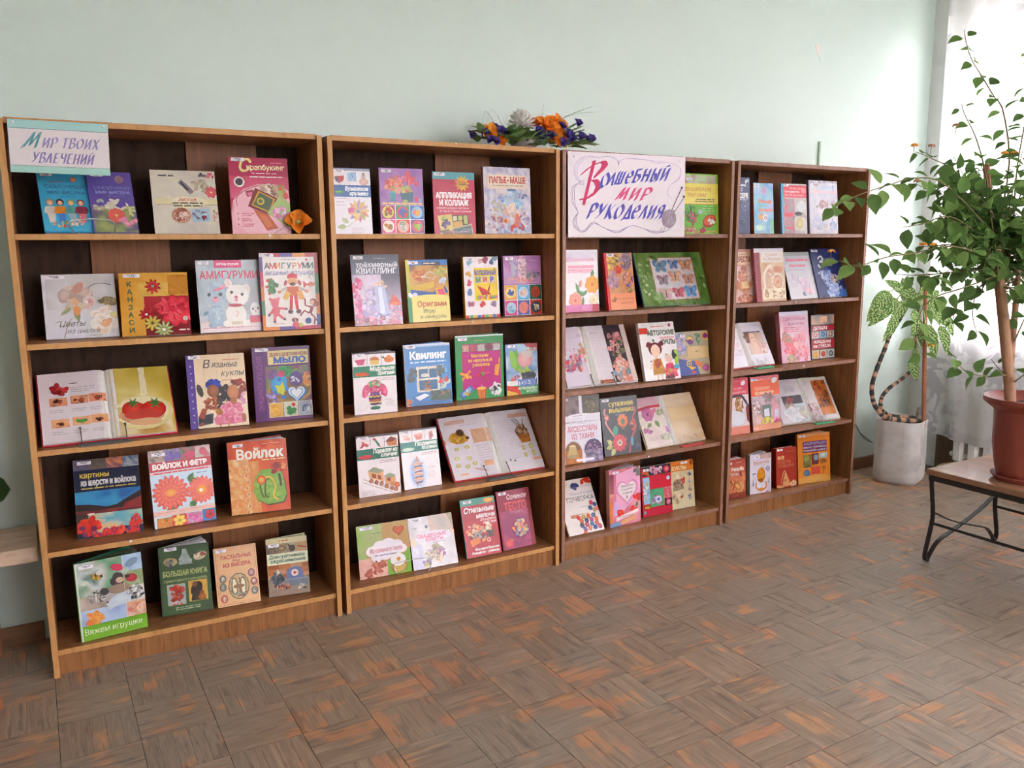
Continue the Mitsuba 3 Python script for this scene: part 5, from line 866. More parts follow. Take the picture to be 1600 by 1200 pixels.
book('F1', 'green and pink square book with a white cloud shaped title', a, .006, False, spine='b8b890', sticker=(6, 3, 25), stext='6048a0')
def a(p):  # F2
    p.N(0, 0, 100, p.H, ['c8c0c8', 'd8d4d8', 'e4e0e4', 'ccc8d0', 'd8c8c4'], 2.4, 12); p.N(46, 0, 100, 36, ['a8a098', 'c0b4ac', 'd8b8a8', '988c88'], 2.5, 8); p.ST(40, 22, 5, 6, '404848', .5); p.R(8, 22, 20, 23, '606068'); p.E(54, 44, 40, 12, 'e0dcec'); p.T('СВАДЕБНЫЕ', 16, 44, 7, 'd87898', b=2, fit=66); p.T('БУКЕТЫ', 34, 53, 7, 'd87898', b=2, fit=40); p.ML(50, 56, 34, 1, 3, '9890a8', .4)
    p.N(0, 56, 24, p.H, ['dcd4e8', 'c8c4e0', 'e4e0ec'], 2, 6); p.BL(52, 80, 20, 16, ['7c4c98', 'd8b8a0', 'a8a070', 'e0d0c0', '90a060', 'c89098'], 60, 3.6); p.BL(66, 78, 9, 8, ['8a4890', 'a860a8'], 14, 3.4); p.BL(58, 66, 12, 7, ['98a870', 'd07888', '708850'], 18, 3); p.BL(30, 98, 10, 6, ['704898', 'c8b040', 'a8b850'], 16, 3); p.PG([(56, 100), (66, 76), (70, 78), (62, 102)], 'e8c8a8'); p.BL(98, 38, 4, 8, ['e0a880', 'e8c0a8'], 6, 4); p.E(6, 52, 5, 9, 'e8c8a8'); p.PG([(88, 0), (100, 0), (100, 30)], 'a89c84')
book('F2', 'silvery white square book with a small bridal bouquet, beside the green and pink one', a, .006, False, spine='dcd8e0', sticker=(4, 3, 26))
def a(p):  # F3
    p.R(0, 0, 100, p.H, 'b01828', 'b81c30'); p.R(0, 0, 100, 17, '3c9080'); p.E(82, 9, 16, 7, 'd88828'); p.E(82, 9, 12, 4.5, 'e8b048'); p.TS('Стильные', 6, 36, 14, 'f0dce0', '801018', .7, sh=.2, b=2, fit=88); p.TS('мелочи', 40, 52, 12, 'f0dce0', '801018', .7, sh=.2, b=2, fit=54); p.T('Для украшения', 50, 60, 6, 'f0d8d8', sh=.2, b=1, fit=46); p.T('вашего дома', 58, 68, 6, 'f0d8d8', sh=.2, b=1, fit=38)
    p.BL(30, 82, 22, 14, ['e0a050', 'd84838', 'e8c8a8', 'c83038'], 34, 5); p.BL(40, 98, 22, 12, ['242430', '343444', 'e0d8d0'], 50, 3); p.BL(68, 80, 14, 10, ['e8dcc8', 'd8c0a0', 'c89868'], 22, 5); p.BL(74, 96, 12, 8, ['503828', '382820', '604838'], 16, 4); p.PG([(14, 108), (40, 102), (44, 116), (18, 124)], 'e07820'); p.E(54, 110, 7, 4, 'e89048', -20); p.E(68, 112, 6, 6, 'e8b0a8'); p.E(68, 112, 3, 3, 'b83038'); p.T('·Вышивка·Вязание·', 24, 135, 6.5, 'f4e0e0', sh=.15, b=2, fit=72); p.T('Украшения · сувениры', 14, 144, 6.5, 'f4e0e0', sh=.15, b=2, fit=80)
book('F3', 'bright red book with a teal corner and an orange ribbon', a, .014, spine='2c7068', sticker=(8, 4, 24))
def a(p):  # F4
    p.R(0, 0, 100, p.H, '98183c', 'a02048'); p.R(86, 0, 100, p.H, '880c20', '901028'); p.N(4, 54, 88, p.H, ['a83060', '98406c', 'b84870', '884060'], 2, 8); p.T('Соленое', 28, 24, 13, 'f0d8dc', sh=.25, b=1, fit=60); p.T('ТЕСТО', 18, 52, 17, 'd84c58', b=2, fit=68, sy=1.2); p.ML(34, 56, 46, 2, 4, 'c88090', .4)
    p.E(60, 104, 28, 26, '98305c'); p.BL(60, 102, 22, 21, ['e89848', 'e07068', 'd8c070', 'c84858', '88a0b8', 'e8c8a8', '5c78a0'], 80, 4.4); p.E(20, 138, 13, 11, 'd84858', 0, 'e06868'); p.BL(30, 130, 4, 4, ['e8a848'], 3, 2.4)
book('F4', 'crimson book with a round salt dough wreath, last on its shelf', a, .014, spine='981838', sticker=(6, 3, 24))

# ---- third bookcase
def a(p):  # G1
    p.R(0, 0, 100, p.H, '88c040', '90c848'); p.N(6, 3, 94, 22, ['a8c888', 'c8a0b0', 'b8d0a0', 'b05070', '98b0c0'], 4, 12); p.R(0, 20, 100, 62, 'e8d858', 'ecdc70'); p.T('ВЫШИВАЕМ', 10, 36, 8, 'c89038', b=1, fit=70); p.T('ЛЕНТАМИ', 12, 48, 8, 'c89038', b=1, fit=54); p.ML(34, 52, 56, 2, 4.5, '807848', .5, .1, 'r'); p.R(4, 62, 96, p.H - 4, '68b838', '70b83c'); p.FR(4, 62, 96, p.H - 4, 1.6, 'd8a848'); p.ML(52, 66, 36, 4, 5, 'a8d888', .35, .1, 'r')
    p.BL(22, 84, 16, 18, ['386c30', '548848', '407838'], 34, 3.4); p.BL(26, 92, 16, 16, ['b83868', 'a83058', 'c85878'], 14, 4); p.BL(22, 118, 20, 6, ['c04868', 'd8d8a8', 'a8c878', 'b84060'], 22, 4); p.E(74, 98, 20, 13, 'b03818', -20); p.E(74, 96, 16, 9, 'd85c28', -20, 'c84020'); p.BL(80, 98, 10, 6, ['f0ece4', 'e8e0d8'], 12, 3.4); p.BL(48, 78, 6, 4, ['c8d8e8', 'a8c8d8'], 6, 3); p.BL(54, 118, 8, 5, ['c03858', 'b03050'], 8, 4)
book('G1', 'lime green book with a yellow title area, right of the big yarn poster', a, .010, spine='90c048', sticker=(12, 9, 16))
def rose(p, x, y, r, c, c2, m): p.FL(x, y, r, c, c2, 7, m, .4, 3)
def a(p):  # G2
    p.R(0, 0, 100, p.H, 'f2eaf2', 'f4f0f2'); p.N(16, 4, 98, 24, ['e8dcec', 'd8d0e4', 'f0e8f0'], 3, 8); p.R(0, 30, 12, 110, 'dcc8e4', 'c8a8d4'); p.BL(6, 70, 4, 34, ['b070b0', 'd8b0d8', 'c088c0'], 16, 3); p.T('Объемная', 8, 24, 9, 'f090b0', sh=.3, fit=80); p.R(24, 32, 90, 38, 'f0a0b8'); p.R(24, 40, 88, 47, 'f098b4'); p.T('вышивка лентами', 26, 46, 5, 'f8dce8', fit=60, b=1)
    for x, y, l, an in ((72, 84, 26, 150), (64, 92, 24, 200), (60, 96, 26, 100), (80, 100, 22, 60), (50, 88, 22, 250), (84, 58, 18, -80)): p.LF(x, y, l, an, 10, '60905c', '98b890')
    rose(p, 84, 72, 19, 'e89828', 'f0b848', 'd87818'); rose(p, 40, 104, 17, 'e88068', 'f0b0a0', 'd85848'); rose(p, 86, 104, 12, 'e8d8a8', 'f4ece0', 'd89838'); p.E(54, 70, 4, 8, 'e0a090', 20); p.R(0, 113, 100, p.H, 'd878b0', 'd068a0'); p.R(82, 113, 100, p.H, 'c03048'); p.ML(56, 116, 24, 3, 3.5, 'f0c0dc', .35)
book('G2', 'white book with orange and coral roses and a pink bottom band', a, .012, spine='e8e0ea', sticker=None)
def a(p):  # G3
    p.N(0, 0, 100, p.H, ['d8a060', 'c88050', 'd8a878', 'b87060'], 3, 10); p.R(0, 0, 8, p.H, 'c82030', 'd83838')
    p.BL(30, 26, 22, 20, ['d8a838', 'e0c058', 'c89848', '685020'], 34, 7); p.BL(76, 24, 20, 24, ['7c5c70', '9c8090', '5c4458'], 38, 7); p.BL(46, 52, 12, 12, ['d83020', 'e04c28', 'c82818'], 14, 6); p.BL(26, 78, 20, 22, ['b88898', 'a87c90', 'c8a0a8', '8a6478'], 46, 6); p.BL(78, 78, 19, 20, ['d06838', '6058a0', 'd88858', '5048a0', 'e0a888'], 60, 4); p.BL(84, 108, 14, 8, ['a88050', '886838', 'c09868'], 16, 4); p.R(8, 118, 100, p.H, 'e88c60', 'ec9c70'); p.BL(22, 138, 8, 9, ['a86840', '886038', 'c89060'], 16, 3); p.T('Художественная', 38, 136, 6, 'c87858', fit=56, b=1); p.T('вышивка', 44, 148, 6, 'c87858', fit=44, b=1)
book('G3', 'orange book full of embroidered flowers, with a scarlet spine', a, .020, spine='d82838', sticker=(8, 3, 26))
def butterfly(p, x, y, r, c, c2, rot=0):
    for s in (-1, 1): p.E(x + s * r * .5, y - r * .25, r * .55, r * .36, c, s * (-38) + rot, c2); p.E(x + s * r * .42, y + r * .38, r * .36, r * .3, c2, s * 30 + rot, c); p.BL(x + s * r * .5, y - r * .2, r * .3, r * .25, [c2, 'e8e0d8', c], 5, r * .1)
    p.L([(x, y - r * .35), (x, y + r * .5)], r * .1, '504848'); p.L([(x, y - r * .3), (x - r * .2, y - r * .7)], r * .04, '504848'); p.L([(x, y - r * .3), (x + r * .2, y - r * .7)], r * .04, '504848')
def a(p):  # G4
    p.N(0, 0, 100, p.H, ['486828', '608840', '789850', '54782c', '88a868'], 5, 24); p.BL(50, 33, 50, 33, ['5c8038', '6c9448', '486c28', '90b070'], 90, 3); p.BL(10, 30, 8, 28, ['c8d8a0', 'a8c080', 'e0e4c8'], 16, 1.6)
    p.R(21, 6, 85, 59, 'b07040'); p.R(21.8, 6.8, 84.2, 58.2, 'ece4ec')
    for x, y, r, c, c2 in ((35, 17, 11, '4878a8', '80a0b0'), (55, 15, 8, '3c68b0', '6890c8'), (73, 16, 10, 'c87848', 'd8a888'), (35, 34, 9, 'a04060', '88a0a8'), (54, 30, 10, 'c88860', 'e0b8a8'), (73, 34, 9, 'b86858', 'd8a898'), (35, 51, 10, 'e0a888', 'c8a8c8'), (54, 50, 9, 'b83850', 'd87888'), (73, 49, 10, '4888c8', '78b0e0')): butterfly(p, x, y, r, c, c2)
    p.BL(24, 55, 8, 5, ['608840', '789850', '98b878'], 18, 3); p.BL(30, 7, 5, 3, ['587838', '486828'], 8, 2.4)
book('G4', 'wide green book with nine butterflies in rows', a, .010, spine='6888b0', back='5878a8', sticker=None)
def L_(p):  # H1 left
    p.R(0, 0, 100, p.H, 'dcd0e0'); p.ML(30, 34, 60, 1, 3, 'c0b0c8', .4); p.R(76, 24, 90, 36, 'c8b8c8'); p.E(80, 60, 6, 5, 'b89858', 40); p.BL(52, 118, 36, 26, ['d84860', 'e088a0', 'c83848', '5868a8', '88a070', 'e8b8c0'], 60, 7); p.BL(84, 84, 13, 12, ['e08068', 'd85848', '708858', 'e8a890'], 20, 6); p.BL(46, 86, 34, 14, ['d87890', 'b89870', '9888a8'], 14, 3); p.BL(30, 134, 28, 10, ['d83858', 'e07898', '5870a8'], 22, 6)
def R_(p):  # H1 right
    p.R(0, 0, 48, p.H, 'e0d6de'); p.ML(6, 14, 36, 1, 3, 'b0a0b0', .4); p.ML(8, 24, 34, 12, 5, 'd8ccd4', .3); p.N(12, 106, 46, 134, ['704838', 'c87058', '584030', 'd8a888'], 4, 8); p.BL(29, 120, 14, 10, ['d07050', '586840', 'd8b090'], 16, 4); p.R(14, 136, 46, p.H, 'e8dce8')
    p.N(48, 0, 88, p.H, ['28242c', '403038', '302c34', '504048'], 3, 10); p.BL(68, 40, 16, 28, ['c86878', '48583c', 'e0a0a0', '2c2830', '687050'], 50, 5); p.BL(68, 104, 18, 40, ['e0a8a0', 'd88878', '8898a8', 'e8c8b8', '6a7c78', 'c87060'], 70, 7); p.R(88, 0, 100, p.H, 'dcc8c0')
open_book('H1', 'open magazine with flower paintings on both pages, at the left of its shelf', L_, R_, .020, 'd8d0d8', split=.37)
def a(p):  # H2
    p.R(0, 0, 100, p.H, 'ece8e8'); p.R(0, 12, 24, 26, 'c83020'); p.ML(34, 9, 46, 1, 4, 'c85858', .5); p.E(87, 8, 4, 4, '983040'); p.T('АВТОРСКИЕ', 22, 30, 11, '3c4838', b=2, fit=76); p.T('текстильные', 54, 39, 5.5, 'd83860', b=1, fit=42); p.T('КУКЛЫ', 58, 52, 11, '3c4838', b=2, fit=40); p.E(36, 42, 3, 3, '486058')
    p.E(38, 62, 19, 16, '5c1820'); p.E(22, 52, 8, 7, '6c1c24'); p.E(56, 50, 7, 6, '6c1c24'); p.E(38, 66, 13, 15, 'ecc8b0'); p.R(34, 78, 42, 86, 'e8c0a8'); p.PG([(28, 86), (50, 84), (58, 112), (24, 116)], 'c88828'); p.BL(40, 96, 12, 8, ['b03828', '984028'], 14, 3.4); p.PG([(24, 108), (58, 106), (58, 120), (24, 122)], 'b87c20'); p.L([(28, 90), (18, 108)], 4, 'e8c0a8'); p.L([(36, 120), (36, 134)], 5, 'e8c8b0'); p.L([(48, 120), (48, 134)], 5, 'e8c8b0'); p.E(36, 135, 5, 3, 'b84838'); p.E(48, 135, 5, 3, 'c85838')
    p.E(72, 84, 11, 11, 'd8c8b8'); p.E(72, 88, 8, 9, 'e8b8a8'); p.PG([(62, 98), (82, 96), (94, 128), (56, 132)], 'd83868'); p.BL(74, 116, 14, 12, ['e04878', 'd8a838', 'c82850', '582838'], 26, 4); p.BL(74, 130, 16, 4, ['481c28', '983040'], 12, 4); p.E(90, 78, 8, 12, '282c30'); p.BL(98, 84, 5, 14, ['a8c838', '98b830'], 8, 6); p.E(92, 106, 8, 6, '3898b0'); p.E(90, 112, 6, 2, 'd84858'); p.E(66, 76, 2, 2, '503850'); p.E(22, 90, 2, 2, '384868')
book('H2', 'white book with two drawn dolls, one with maroon hair buns', a, .020, spine='d8d0cc', edge='ece8e8', sticker=None)
def a(p):  # H3
    p.N(0, 0, 100, p.H, ['a89878', 'b8a888', '98907c', 'c8b898'], 3, 10); p.BL(16, 44, 16, 50, ['8898c0', 'c0a8c0', 'a8a0b8', '5870b0', 'd08898'], 60, 5); p.PG([(4, 60), (60, 70), (70, p.H), (8, p.H)], '3c4c98'); p.BL(46, 22, 8, 8, ['7c3080', '682070'], 8, 6); p.E(46, 18, 8, 6, 'd8a838', 0, 'e0b848'); p.E(46, 24, 7, 6, '702c78'); p.E(92, 12, 8, 8, '702c70'); p.E(92, 12, 11, 9, 'd89838'); p.E(92, 12, 7, 6, '782c78'); p.BL(68, 18, 7, 12, ['507850', '688c60', '3c6040'], 12, 5, .3); p.R(36, 34, 98, 64, 'd0b078'); p.FR(36, 34, 98, 64, .8, 'a88850'); p.ML(60, 46, 14, 1, 3.5, '806038', .5)
    p.E(40, 74, 8, 8, 'd8b050'); p.E(40, 74, 5, 5, '3c3c80'); p.E(40, 74, 2.5, 2.5, 'e0c888'); p.PG([(56, 66), (80, 74), (74, 86), (58, 76)], 'd87020'); p.PG([(36, 78), (60, 84), (46, 90)], 'e0a830'); p.E(88, 86, 13, 11, 'a88858'); p.E(88, 86, 9, 8, '98387c'); p.E(88, 86, 5, 4, 'b84c90'); p.E(52, p.H - 6, 7, 3, 'd04020')
book('H3', 'blue and sand coloured booklet with purple blossoms, partly behind the doll book', a, .006, False, spine='b8a890', sticker=(18, 6, 16))
def a(p):  # I1
    p.R(0, 0, 100, p.H, 'dcd8e4'); p.N(0, 0, 46, 44, ['6a5860', '8c7878', '584c54', '706068'], 3, 8); p.N(54, 0, 100, 42, ['383840', '6a6458', '585048', '48444c'], 3, 8); p.BL(74, 26, 14, 12, ['6c6450', '888068', '5c5444'], 20, 6); p.E(50, 52, 48, 12, 'dcd8e4'); p.R(46, 0, 54, 56, 'dcd8e4'); p.R(24, 42, 64, 49, 'ece8f0'); p.ML(28, 44, 32, 1, 4, 'a8a0b0', .5); p.ML(8, 58, 82, 1, 5, 'a8a4b4', .5, .03)
    p.T('АКСЕССУАРЫ', 12, 81, 11, 'c86880', b=1, fit=78, sy=1.15); p.T('ИЗ ТКАНИ', 22, 98, 11, 'c86880', b=1, fit=58, sy=1.15)
    p.E(24, 128, 22, 26, '886048'); p.N(2, 122, 46, p.H, ['d89838', 'c87828', 'a86838', 'b88058'], 3, 8); p.E(76, 124, 24, 24, '58486a'); p.N(54, 124, 100, p.H, ['6a5c78', 'a898b8', '584c68', 'c0b0cc'], 5, 10); p.PG([(14, 112), (30, 112), (36, 136), (8, 136)], 'c0a870'); p.E(22, 112, 8, 2, 'e0d0a0'); p.E(22, 136, 14, 4, 'a89068'); p.BL(76, 118, 16, 10, ['503c60', '8a6c88', 'b888a8'], 26, 3); p.R(30, p.H - 10, 76, p.H - 4, 'ece8f4')
book('I1', 'tall pale book with an arched photo of a lampshade', a, .018, spine='a87858', sticker=(8, 5, 11))
def a(p):  # I2
    p.R(0, 0, 100, p.H, '38383e', '404046'); p.T('сутажная', 22, 20, 11, 'd8b848', b=1, fit=66); p.T('вышивка', 22, 34, 11.5, 'd8b848', b=1, fit=70); p.ML(38, 39, 40, 1, 3, '7888b0', .5)
    p.L([(12, 24), (8, 34), (18, 44), (10, 52), (16, 66), (30, 88)], 4, 'c88880', 20); p.L([(14, 24), (10, 36), (20, 44), (13, 54), (20, 68), (34, 86)], 1.4, '983848', 20); p.E(14, 44, 7, 7, 'b85860'); p.E(14, 44, 4, 4, 'e0a098'); p.FL(56, 54, 15, 'c85c28', 'e08848', 8, '2c7868', .4); p.E(56, 56, 5, 7, '206858'); p.E(56, 70, 2, 3, 'c86838'); p.E(34, 74, 7, 11, '3c9078', 10); p.L([(86, 24), (92, 36), (84, 50), (90, 70), (76, 96), (66, 126)], 5, 'a84850', 24); p.BL(82, 64, 7, 12, ['c85838', 'a83838', 'd87858'], 18, 3); p.E(76, 102, 4, 11, '5090a8'); p.E(90, 112, 5, 5, '585868')
    p.FL(42, 102, 20, 'b83848', 'd86068', 10, 'e8e0dc', .34, 2); p.E(42, 102, 8, 8, 'd88878'); p.E(42, 102, 5, 5, 'c8c8c8'); p.E(42, 102, 2.4, 2.4, '404048'); p.LF(22, 104, 18, 220, 12, 'b8b070', 'd8d0a0'); p.LF(28, 112, 22, 120, 13, 'b8b070', 'd0c890'); p.LF(24, 108, 20, 170, 12, 'a8a060', 'c8c088'); p.R(84, 114, 92, 120, '3c3c6a')
book('I2', 'charcoal book with red and green soutache jewellery', a, .014, spine='2c2c32', sticker=(5, 3, 19))
def L_(p):  # I3 left
    p.N(0, 0, 100, p.H, ['dcc8c8', 'e8dcd4', 'e0d0c8', 'ecdcd0'], 2, 8); p.N(0, 0, 100, 26, ['c89cb0', 'd8b0bc', 'b888a0'], 2, 8); p.L([(4, 36), (40, 30), (90, 30)], 8, 'c84858', 14); rose(p, 36, 52, 22, 'b05890', 'd890b8', '883868'); p.BL(56, 44, 16, 8, ['c86898', 'd890b0'], 14, 5); p.BL(84, 50, 14, 9, ['98a078', '7c8c60', 'c8c0a8'], 16, 5); p.LF(56, 72, 26, 70, 18, '7c9060', 'a8b888'); p.LF(40, 80, 22, 150, 14, '788c5c', 'a0b080'); p.BL(20, 102, 12, 9, ['b870a0', 'a05888', 'd8a0c0'], 16, 5); p.BL(92, 108, 8, 9, ['b068b8', 'd090c8'], 10, 5); p.BL(76, 126, 18, 8, ['a8c080', '88a868', 'd0b8c8'], 18, 5); p.ML(14, 122, 40, 3, 4, 'c8b0a8', .3)
def R_(p):  # I3 right
    p.N(0, 0, 100, p.H, ['e0c8a8', 'd8b890', 'e8d4bc', 'ddc09a'], 2.2, 10, .5); p.ML(10, 64, 70, 8, 5, 'dcc4a4', .25); p.N(4, 34, 96, 60, ['d8b078', 'e0c090', 'e4cca8'], 3, 10, .4)
open_book('I3', 'open book with a violet rose on the left page and a plain sandy right page', L_, R_, .014, 'c8b8a0', split=.44)
def a(p):  # I4
    p.R(0, 0, 100, p.H, 'e0d4d4', 'ece4e0'); p.R(0, 0, 100, 20, 'dcd0c8'); p.BL(50, 14, 9, 7, ['282c60', '343878'], 10, 6); p.BL(84, 8, 12, 6, ['b82820', 'c83c28'], 10, 6); p.R(36, 20, 100, 21, 'c0b4b4'); p.T('Лоскутная техника', 30, 38, 6, '9898b0', sh=.2, fit=66); p.T('ПЭЧВОРКА', 20, 54, 12, '504c58', fit=76); p.ML(48, 68, 40, 1, 3.5, 'a8a0a8', .4)
    for x, y, c in ((84, 62, 'c83048'), (93, 68, '305888'), (78, 74, '385078'), (88, 80, 'a89878'), (96, 78, 'd86858')): p.FL(x, y, 6, c, c, 6, c, .5)
    p.N(18, 84, 88, 92, ['a87858', 'c89070', '886050'], 3, 8); p.PG([(34, 86), (84, 84), (90, 116), (44, 122)], 'e8dcd0')
    cs = ('c83848', 'b89838', 'c85838', '385c88', 'd06838', '283868', 'b83888', 'd85828', '2c5070', 'a83048', '4878a8', 'c8584c', '7858a0', 'd87858', '305090', 'b84868', 'd06840')
    for i, c in enumerate(cs): p.FL(38 + (i % 4) * 14 + (i // 4 % 2) * 4 + i // 4 * 2, 92 + (i // 4) * 9.5, 6, c, c, 6, 'e8dcd0' if i % 2 else c, .5)
    p.BL(60, 104, 26, 18, ['485880', 'd05848', '88a0b0'], 16, 1.6)
book('I4', 'slanting white book scattered with small fabric flowers', a, .010, False, spine='e8dcd0', sticker=None)
def a(p):  # I5
    p.N(0, 0, 100, p.H, ['d87890', 'e098a8', 'd06880', 'e0a890'], 2, 10); p.PG([(22, 12), (76, 2), (100, 30), (100, 70), (40, 110), (20, 90)], 'e8a8c8'); p.BL(92, 12, 10, 12, ['888888', 'a8908c', '6a6a70'], 16, 5); p.R(0, 10, 14, 60, '7c3c50', 'a86070'); p.PG([(14, 74), (40, 110), (14, 118)], 'c8a8dc'); p.HT(56, 58, 36, 'c878b0'); p.HT(56, 58, 33, 'e8a8c0'); p.HT(56, 58, 29, 'ecdce0'); p.T('Красивые', 36, 47, 6, '887080', fit=40, sh=.2); p.T('поделки и', 38, 56, 5.5, '887080', fit=36, sh=.2); p.T('подарки', 40, 65, 5.5, '887080', fit=32, sh=.2); p.E(56, 74, 3, 4, 'a87888')
    p.R(0, 78, 8, p.H, 'd87830'); p.BL(34, 112, 12, 9, ['d83828', 'e85838', 'c82c20'], 14, 6); p.BL(90, 76, 10, 12, ['d83038', 'e05048'], 12, 6); p.BL(74, 108, 12, 7, ['e04838', 'd83828'], 10, 5); p.LF(88, 90, 16, 100, 8, '587840'); p.PG([(20, 121), (92, 108), (92, 117), (20, 131)], 'f0dce0'); p.ML(24, 121, 60, 1, 4, 'b88898', .4); p.PG([(28, 134), (84, 122), (80, 134), (40, 142)], 'e0a878'); p.PG([(0, p.H - 10), (30, p.H - 12), (36, p.H), (0, p.H)], '7898c0')
book('I5', 'pink book with a big heart and red tulips, pages fanned open', a, .026, spine='c88878', tent=.34, fan=3, fancol=['c0b8c4', '8a7878', 'd0c8d0'], back='a87078', sticker=(11, 4, 20), stext='5848a0')
def a(p):  # I6
    p.R(0, 0, 100, p.H, 'b81828', 'c01c2c'); p.R(4, 0, 100, 24, '302030'); p.BL(50, 11, 22, 10, ['e0c0d0', 'd85880', 'c8a0b8', '885878'], 34, 4.4); p.E(86, 13, 11, 9, 'c82848'); p.E(86, 13, 6, 5, 'e08090'); p.BL(14, 16, 10, 6, ['c86828', 'd83828'], 10, 4); p.R(26, 28, 100, 60, 'c81c34'); p.E(90, 38, 6, 6, 'c0c8dc'); p.N(4, 28, 26, 100, ['88b0d8', 'a0c0e0', '78a0c8'], 2, 6); p.BL(14, 66, 8, 22, ['d8a838', '5878a8', 'e0e0d8', '6a9050'], 26, 3)
    p.N(26, 62, 74, 110, ['389068', '58a878', '2c7c58'], 3, 8); p.BL(48, 94, 18, 12, ['e0d8e8', '4058a0', 'd85888', '50a0b0', 'e0a8c8'], 40, 4); p.PG([(42, 84), (62, 82), (66, 98), (46, 100)], 'd8d8f0'); p.R(50, 88, 58, 95, '4858b0'); p.N(74, 62, 100, 92, ['e0a0b0', 'c83850', 'e8c0c8'], 4, 6); p.R(76, 94, 100, 112, '282028'); p.FL(88, 103, 8, 'd88098', 'c84868', 8, 'e8d0d8'); p.R(4, 104, 26, 116, '302c20'); p.E(10, 110, 5, 5, 'd89028'); p.E(19, 111, 5, 6, 'c8a828'); p.R(0, 112, 100, p.H, 'c0203c'); p.R(2, 118, 12, 126, '8890a8')
book('I6', 'red patchwork book of square craft pictures, low in the third bookcase', a, .012, spine='901828', sticker=(6, 5, 20))
def a(p):  # I7
    p.R(0, 0, 100, p.H, 'd0bc90', 'd8cca8'); p.R(0, 0, 100, 30, 'd87010', 'dc8020'); p.ML(20, 10, 36, 1, 4, 'b85c18', .5); p.T('КУКЛЫ', 20, 26, 11, 'ecd8a8', b=2, fit=54); p.E(92, 8, 5, 8, '8a4020'); p.E(40, 46, 11, 10, 'c8b890'); p.E(40, 46, 7, 8, 'e0c8b0'); p.PG([(26, 56), (54, 54), (62, 84), (20, 88)], '98846c'); p.BL(40, 70, 17, 14, ['a83028', '887868', 'b8a890', '704c40'], 34, 4); p.BL(60, 58, 6, 8, ['b03028', 'c04038'], 8, 4)
    for x, y, c in ((82, 42, '384858'), (84, 62, '6a8888'), (84, 84, '785c50'), (24, 104, '8a4c38'), (54, 104, 'a04038'), (84, 110, '485c88'), (34, 116, '9c7c5c')): p.E(x, y - 6, 5, 5, 'd8b898'); p.BL(x, y + 2, 6, 7, [c, 'c8b8a0', c], 10, 3.4)
book('I7', 'beige and orange booklet with rag dolls, right of the red patchwork book', a, .006, False, spine='d0a868', sticker=(54, 3, 24))

# ---- fourth bookcase
def a(p):  # K1
    p.N(0, 0, 100, p.H, ['40486c', '505880', '485078', '384064'], 2, 8); p.E(82, 14, 6, 8, 'c8ccd8', 30); p.E(92, 10, 3, 7, 'd8dce4', -20); p.L([(94, 16), (92, 30), (88, 36)], 1, 'c0c4d4', 8); p.R(20, 24, 82, 31, 'd0d4e0'); p.T('БИСЕРЕ', 26, 72, 17, 'ece8ec', b=3, fit=66); p.T('ВСЕ О', 26, 48, 12, 'c8cce0', b=2, fit=40); p.R(40, 76, 88, 79, 'c0c4d8')
    p.E(74, 100, 15, 19, '98a0bc'); p.E(74, 100, 13, 17, '484f74'); p.E(74, 100, 10, 14, '7880a4'); p.E(74, 100, 8, 12, '485078'); p.ST(74, 100, 5, 5, 'e8e8f0', .5); p.BL(66, 134, 22, 26, ['c8ccdc', '8890b0', 'e0e0ec'], 16, 1.6)
book('K1', 'slate blue book with white ornaments, leftmost on its top shelf', a, .014, spine='404868', sticker=None)
def a(p):  # K2
    p.N(0, 0, 100, p.H, ['80a8dc', 'a8c8ec', '78b0e0', '98d0e0', 'b8c8f0'], 2, 10); p.R(0, 0, 30, 40, 'c0d8f4', 'a8c8f0'); p.E(52, 26, 16, 16, 'b8a8d8', 0, 'c89ab8'); p.T('Бисер', 24, 70, 12, 'e8785c', b=2, fit=66); p.T('для всех', 24, 100, 12, 'e8784c', b=2, fit=72); p.E(34, 120, 14, 11, 'd8a060'); p.E(34, 120, 10, 8, 'e0b888'); p.E(58, 122, 14, 16, 'd0d4f0'); p.E(58, 122, 11, 13, 'f0dcdc'); p.E(58, 124, 6, 6, '8878a0'); p.E(58, 124, 3, 3, 'e8e0ec'); p.E(30, 158, 22, 12, 'b8e4dc', 0, 'd8f0dc'); p.R(80, 130, 100, p.H, '80c8a8', '98dcb8')
book('K2', 'pale blue narrow book with a brown spine and orange title', a, .024, spine='8a4c30', sticker=(4, 6, 24))
def a(p):  # K3
    p.R(0, 0, 100, p.H, 'd0c4cc'); p.R(0, 0, 8, p.H, '48a0d0', '90c8e8'); p.R(8, 4, 100, 38, 'e04858', 'e86070'); p.T('Мыловарение', 32, 15, 6.5, 'f0a0a8', fit=52, b=1); p.T('Натуральное', 14, 24, 6, 'f8e4e8', fit=58, b=1); p.T('мыло своими руками', 14, 33, 5, 'f0b8c0', fit=70, b=1); p.E(88, 18, 9, 8, 'e88890')
    p.N(8, 40, 52, p.H, ['c8a8b0', '88b0b8', 'd88090', 'b898a8', 'd8b8b8'], 3, 10); p.BL(26, 56, 16, 8, ['e06878', 'd88898', '98b8c0'], 14, 5); p.R(10, 80, 44, 90, 'e05868'); p.BL(24, 104, 14, 12, ['c88898', 'a898a0', 'e090a0'], 16, 6); p.R(14, 118, 44, 124, 'e86878'); p.N(52, 40, 100, p.H, ['d8d4d8', 'c8bcbc', 'e0dcdc', 'c0b0a8'], 2, 8); p.E(80, 62, 18, 16, 'dce0e4'); p.E(66, 82, 16, 6, '606068'); p.E(64, 81, 11, 3.4, '404044'); p.R(50, 92, 90, 126, 'e0dcd4'); p.E(70, 108, 14, 15, 'd0c480', 20, 'e0d8a0'); p.E(44, 94, 6, 4, '889090')
book('K3', 'pinkish book with a coral red top panel and a soap dish', a, .012, spine='58a8d8', sticker=(8, 2, 20))
